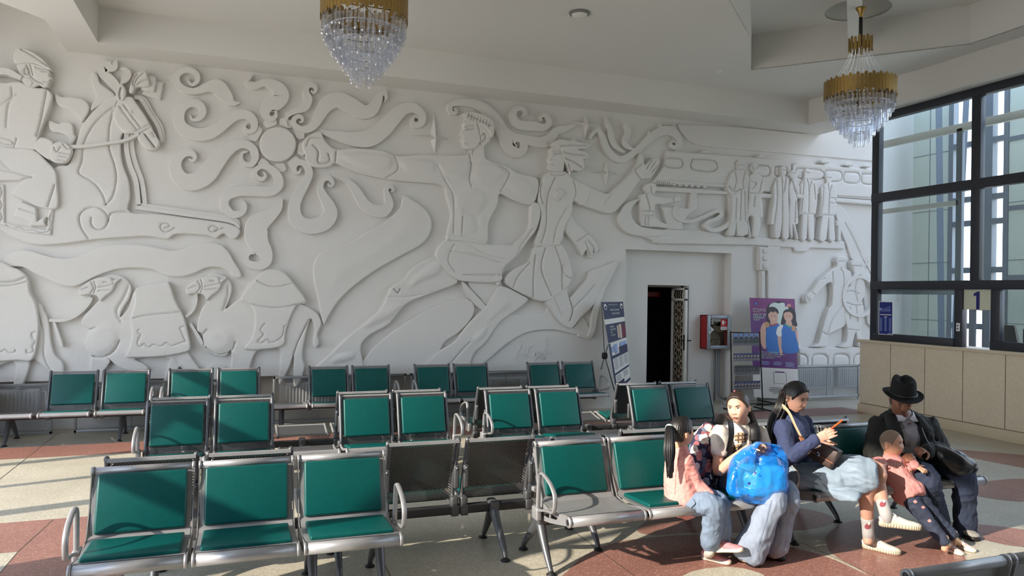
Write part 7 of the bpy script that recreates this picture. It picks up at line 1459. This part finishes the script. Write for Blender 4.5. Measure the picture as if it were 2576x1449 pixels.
v, fs = hd.cap(lambda d: min(d.z+.42, .55-d.z, .15-d.y)*1.5, .008); b = MB(); b.add([Vector(p)-O for p in v], fs, True); b.build('hair', pmat('greying_hair', srgb(70, 66, 64), .7, bump=(90, .4, .004)), ma)
FELT = pmat('black_felt', srgb(13, 13, 14), .95, bump=(300, .2, .002)); hb = MB(); n = 40; hc_ = hd.M @ Matrix.Translation((0, -.004, .050)) @ Matrix.Rotation(.30, 4, 'X'); vs, fs = [], []
prof = [(1.0, 0), (1.0, .03), (.985, .075), (.95, .105), (.86, .122), (.6, .120), (.3, .112), (0, .108)]
for r_, z in prof:
    for k in range(n):
        a = 2*PI*k/n; cx, cy = math.cos(a), math.sin(a); pin_ = 1-.16*max(0, z/.12)**2*max(0, cy)*abs(cx)
        vs.append(hc_ @ Vector((.092*r_*cx*pin_, .112*r_*cy*pin_, z+(.020*max(0, -cy) if z > .09 and r_ > .5 else 0)-(.022*math.exp(-(r_*cx/.25)**2) if z > .09 else 0)))-O)
for j in range(len(prof)-1):
    for k in range(n): fs.append((j*n+k, j*n+(k+1) % n, (j+1)*n+(k+1) % n, (j+1)*n+k))
hb.add(vs, fs, True); vs, fs = [], []; br_ = [(.97, .004), (1.15, -.004), (1.35, -.008), (1.55, -.004), (1.60, .002), (1.55, .0025), (1.35, -.003), (1.15, .001), (.97, .010)]
for r_, z in br_:
    for k in range(n): a = 2*PI*k/n; s_ = (r_-1)/.6; vs.append(hc_ @ Vector((.092*math.cos(a)*(1+(r_-1)*.98), .112*math.sin(a)*(1+(r_-1)*.86), z+.016*s_*abs(math.cos(a))**2-.012*s_*max(0, math.sin(a))))-O)
for j in range(len(br_)-1):
    for k in range(n): fs.append((j*n+k, j*n+(k+1) % n, (j+1)*n+(k+1) % n, (j+1)*n+k))
hb.add(vs, fs, True); hat = hb.build('hat', FELT, ma)
b = MB(); b.tube([hc_ @ Vector((.0945*math.cos(a), .1145*math.sin(a), .016))-O for a in np.linspace(0, 2*PI, 32)], .011, 8, cap=False, flat=1.0); b.build('hat_band', pmat('black_ribbon', srgb(14, 14, 16), .6), hat)
SHR = pmat('white_polo', srgb(206, 202, 208), .85, noise=(10, .05), bump=(280, .2, .002)); f = Fig(); f.slimb([(hip+UP*.04, .160, .132), (wa, .160, .130), (ch, .165, .122), (ch+UP*.07, .135, .095), (nk-UP*.03, .075, .068)], tl)
po = f.build('polo_shirt', SHR, ma, O, .007, 3, [(11, .010, (1, 1, .5)), (24, .004, (1, 1, 1))])
b = MB()
for sg in (-1, 1):
    A_ = [nk+UP*.040-tf*.055+tl*sg*.012, nk+UP*.030+tl*sg*.062-tf*.005, nk-UP*.005+tl*sg*.052+tf*.062, nk-UP*.040+tl*sg*.012+tf*.098]; B_ = [p-UP*.050+tl*sg*.022+tf*.014 for p in A_[:2]]+[A_[2]-UP*.055+tl*sg*.040+tf*.020, A_[3]-UP*.020+tl*sg*.022+tf*.008]
    qa, qb = crom(A_, 5), crom(B_, 5); m_ = len(qa); nn_ = [(Vector(qb[i])-Vector(qa[i])) for i in range(m_)]; o_ = [tf*.006]*m_
    b.add([Vector(p)-O for p in qa]+[Vector(p)-O for p in qb]+[Vector(p)-O-tf*.005 for p in qa]+[Vector(p)-O-tf*.005 for p in qb], [(i, i+1, m_+i+1, m_+i) for i in range(m_-1)]+[(2*m_+i, 3*m_+i, 3*m_+i+1, 2*m_+i+1) for i in range(m_-1)]+[(m_+i, m_+i+1, 3*m_+i+1, 3*m_+i) for i in range(m_-1)]+[(m_-1, 2*m_-1, 4*m_-1, 3*m_-1)], True)
b.build('collar', SHR, po)
tr = bvh_of(po); decal('logo', tr, [(2283, 1065), (2288, 1064), (2290, 1066), (2285, 1068)], REDS, po, .003, 2); decal('placket', tr, [(2269, 1052), (2274, 1052), (2283, 1088), (2277, 1090)], SHR, po, .003, 3, False)
JKT = pmat('dark_olive_jacket', srgb(27, 28, 25), .8, noise=(9, .2), bump=(240, .25, .002)); f = Fig()
for sg, sh in ((-1, shR), (1, shL)):
    f.slimb([(hip+tl*sg*.135-UP*.02+tf*.05, .075, .12), (wa+tl*sg*.130+tf*.02, .070, .130), (ch+tl*sg*.130+tf*.01, .078, .130), (sh+tl*sg*(-.065)+UP*.005, .080, .105), (nk+tl*sg*.068-UP*.025-tf*.02, .034, .075)], tl)
f.slimb([(hip-tf*.07, .18, .07), (wa-tf*.06, .18, .07), (ch-tf*.055, .19, .07), (ch+UP*.08-tf*.045, .16, .06), (nk-UP*.0-tf*.045, .07, .035)], tl)
for a, b_, c in ((shR, elR, wrR), (shL, elL, wrL)): f.slimb([(a, .085), (a.lerp(b_, .5), .082), (b_, .078), (b_.lerp(c, .5), .064), (c, .050)])
jk = f.build('jacket', JKT, ma, O, .008, 3, [(8, .014, (1, 1, .6)), (22, .005, (1, 1, 1))])
tr = bvh_of(jk); JK2 = pmat('jacket_lapel', srgb(33, 33, 30), .8)
b = MB()
for sg in (-1, 1):
    top = nk+tl*sg*.075+UP*.012-tf*.035; L_ = [top, nk+tl*sg*.085-UP*.03+tf*.075, ch+tl*sg*.075+UP*.04+tf*.145, ch+tl*sg*.055-UP*.07+tf*.150]; W_ = [top+tl*sg*.05-UP*.02-tf*.01, nk+tl*sg*.165-UP*.07+tf*.060, ch+tl*sg*.165+UP*.03+tf*.125, ch+tl*sg*.075-UP*.08+tf*.148]
    qa, qb = crom(L_, 5), crom(W_, 5); m_ = len(qa); b.add([Vector(p)-O for p in qa]+[Vector(p)-O for p in qb]+[Vector(p)-O-tf*.008 for p in qa]+[Vector(p)-O-tf*.008 for p in qb], [(i, i+1, m_+i+1, m_+i) for i in range(m_-1)]+[(2*m_+i, 3*m_+i, 3*m_+i+1, 2*m_+i+1) for i in range(m_-1)]+[(m_+i, m_+i+1, 3*m_+i+1, 3*m_+i) for i in range(m_-1)]+[(i, 2*m_+i, 2*m_+i+1, i+1) for i in range(m_-1)], True)
b.build('lapel', JK2, jk)
DN4 = denim('indigo_denim', srgb(44, 54, 78), 9, .3); f = Fig(); f.slimb([(hip+UP*.04, .155, .12), (hip-UP*.03, .16, .125)], tl)
for a, b_, c in ((hR, knR, anR), (hL, knL, anL)): f.slimb([(a, .108), (a.lerp(b_, .5), .100), (b_, .088), (b_.lerp(c, .4), .082), (b_.lerp(c, .8), .080), (c+UP*.0, .080)])
f.build('trousers', DN4, ma, O, .008, 3, [(9, .012, (1, 1, .9)), (26, .005, (1, 1, .6))])
GSH = pmat('grey_suede_shoe', srgb(136, 132, 126), .85, bump=(200, .3, .002)); shoe(ma, O, onZ(2404, 1340, .004), onZ(2462, 1362, .004), 1.08, GSH, BSOLE, WLACE, sole_h=.024); shoe(ma, O, onZ(2352, 1330, .004), onZ(2396, 1350, .004), 1.08, GSH, BSOLE, WLACE, sole_h=.024)
# black bag at his side
BO = P(2408, 1196, 4.44); mb = empty('shoulder_bag', BO, 0, 'black leather bag lying against the seated man\'s left side', 'bag'); BL = pmat('black_leather', srgb(22, 22, 25), .32, bump=(60, .25, .004)); f = Fig()
f.slimb([(P(2350, 1132, 4.36), .050, .05), (P(2378, 1150, 4.30), .085, .06), (P(2410, 1168, 4.24), .095, .065), (P(2436, 1182, 4.22), .085, .055), (P(2446, 1188, 4.20), .06, .04)], UP); f.build('bag_body', BL, mb, BO, .007, 2, [(10, .008, (1, 1, 1))])
b = MB(); q = crom([P(2356, 1118, 4.34), P(2384, 1128, 4.24), P(2416, 1146, 4.17), P(2444, 1170, 4.14)], 4); b.tube([Vector(p)-BO for p in q], .006, 6); b.build('zip', pmat('zip_grey', srgb(150, 150, 152), .4, .5), mb)
b = MB(); q = crom([P(2352, 1130, 4.34), P(2334, 1112, 4.38), P(2322, 1085, 4.44), P(2316, 1062, 4.52)], 4); b.tube([Vector(p)-BO for p in q], .014, 8, flat=.3); b.build('strap', BL, mb)
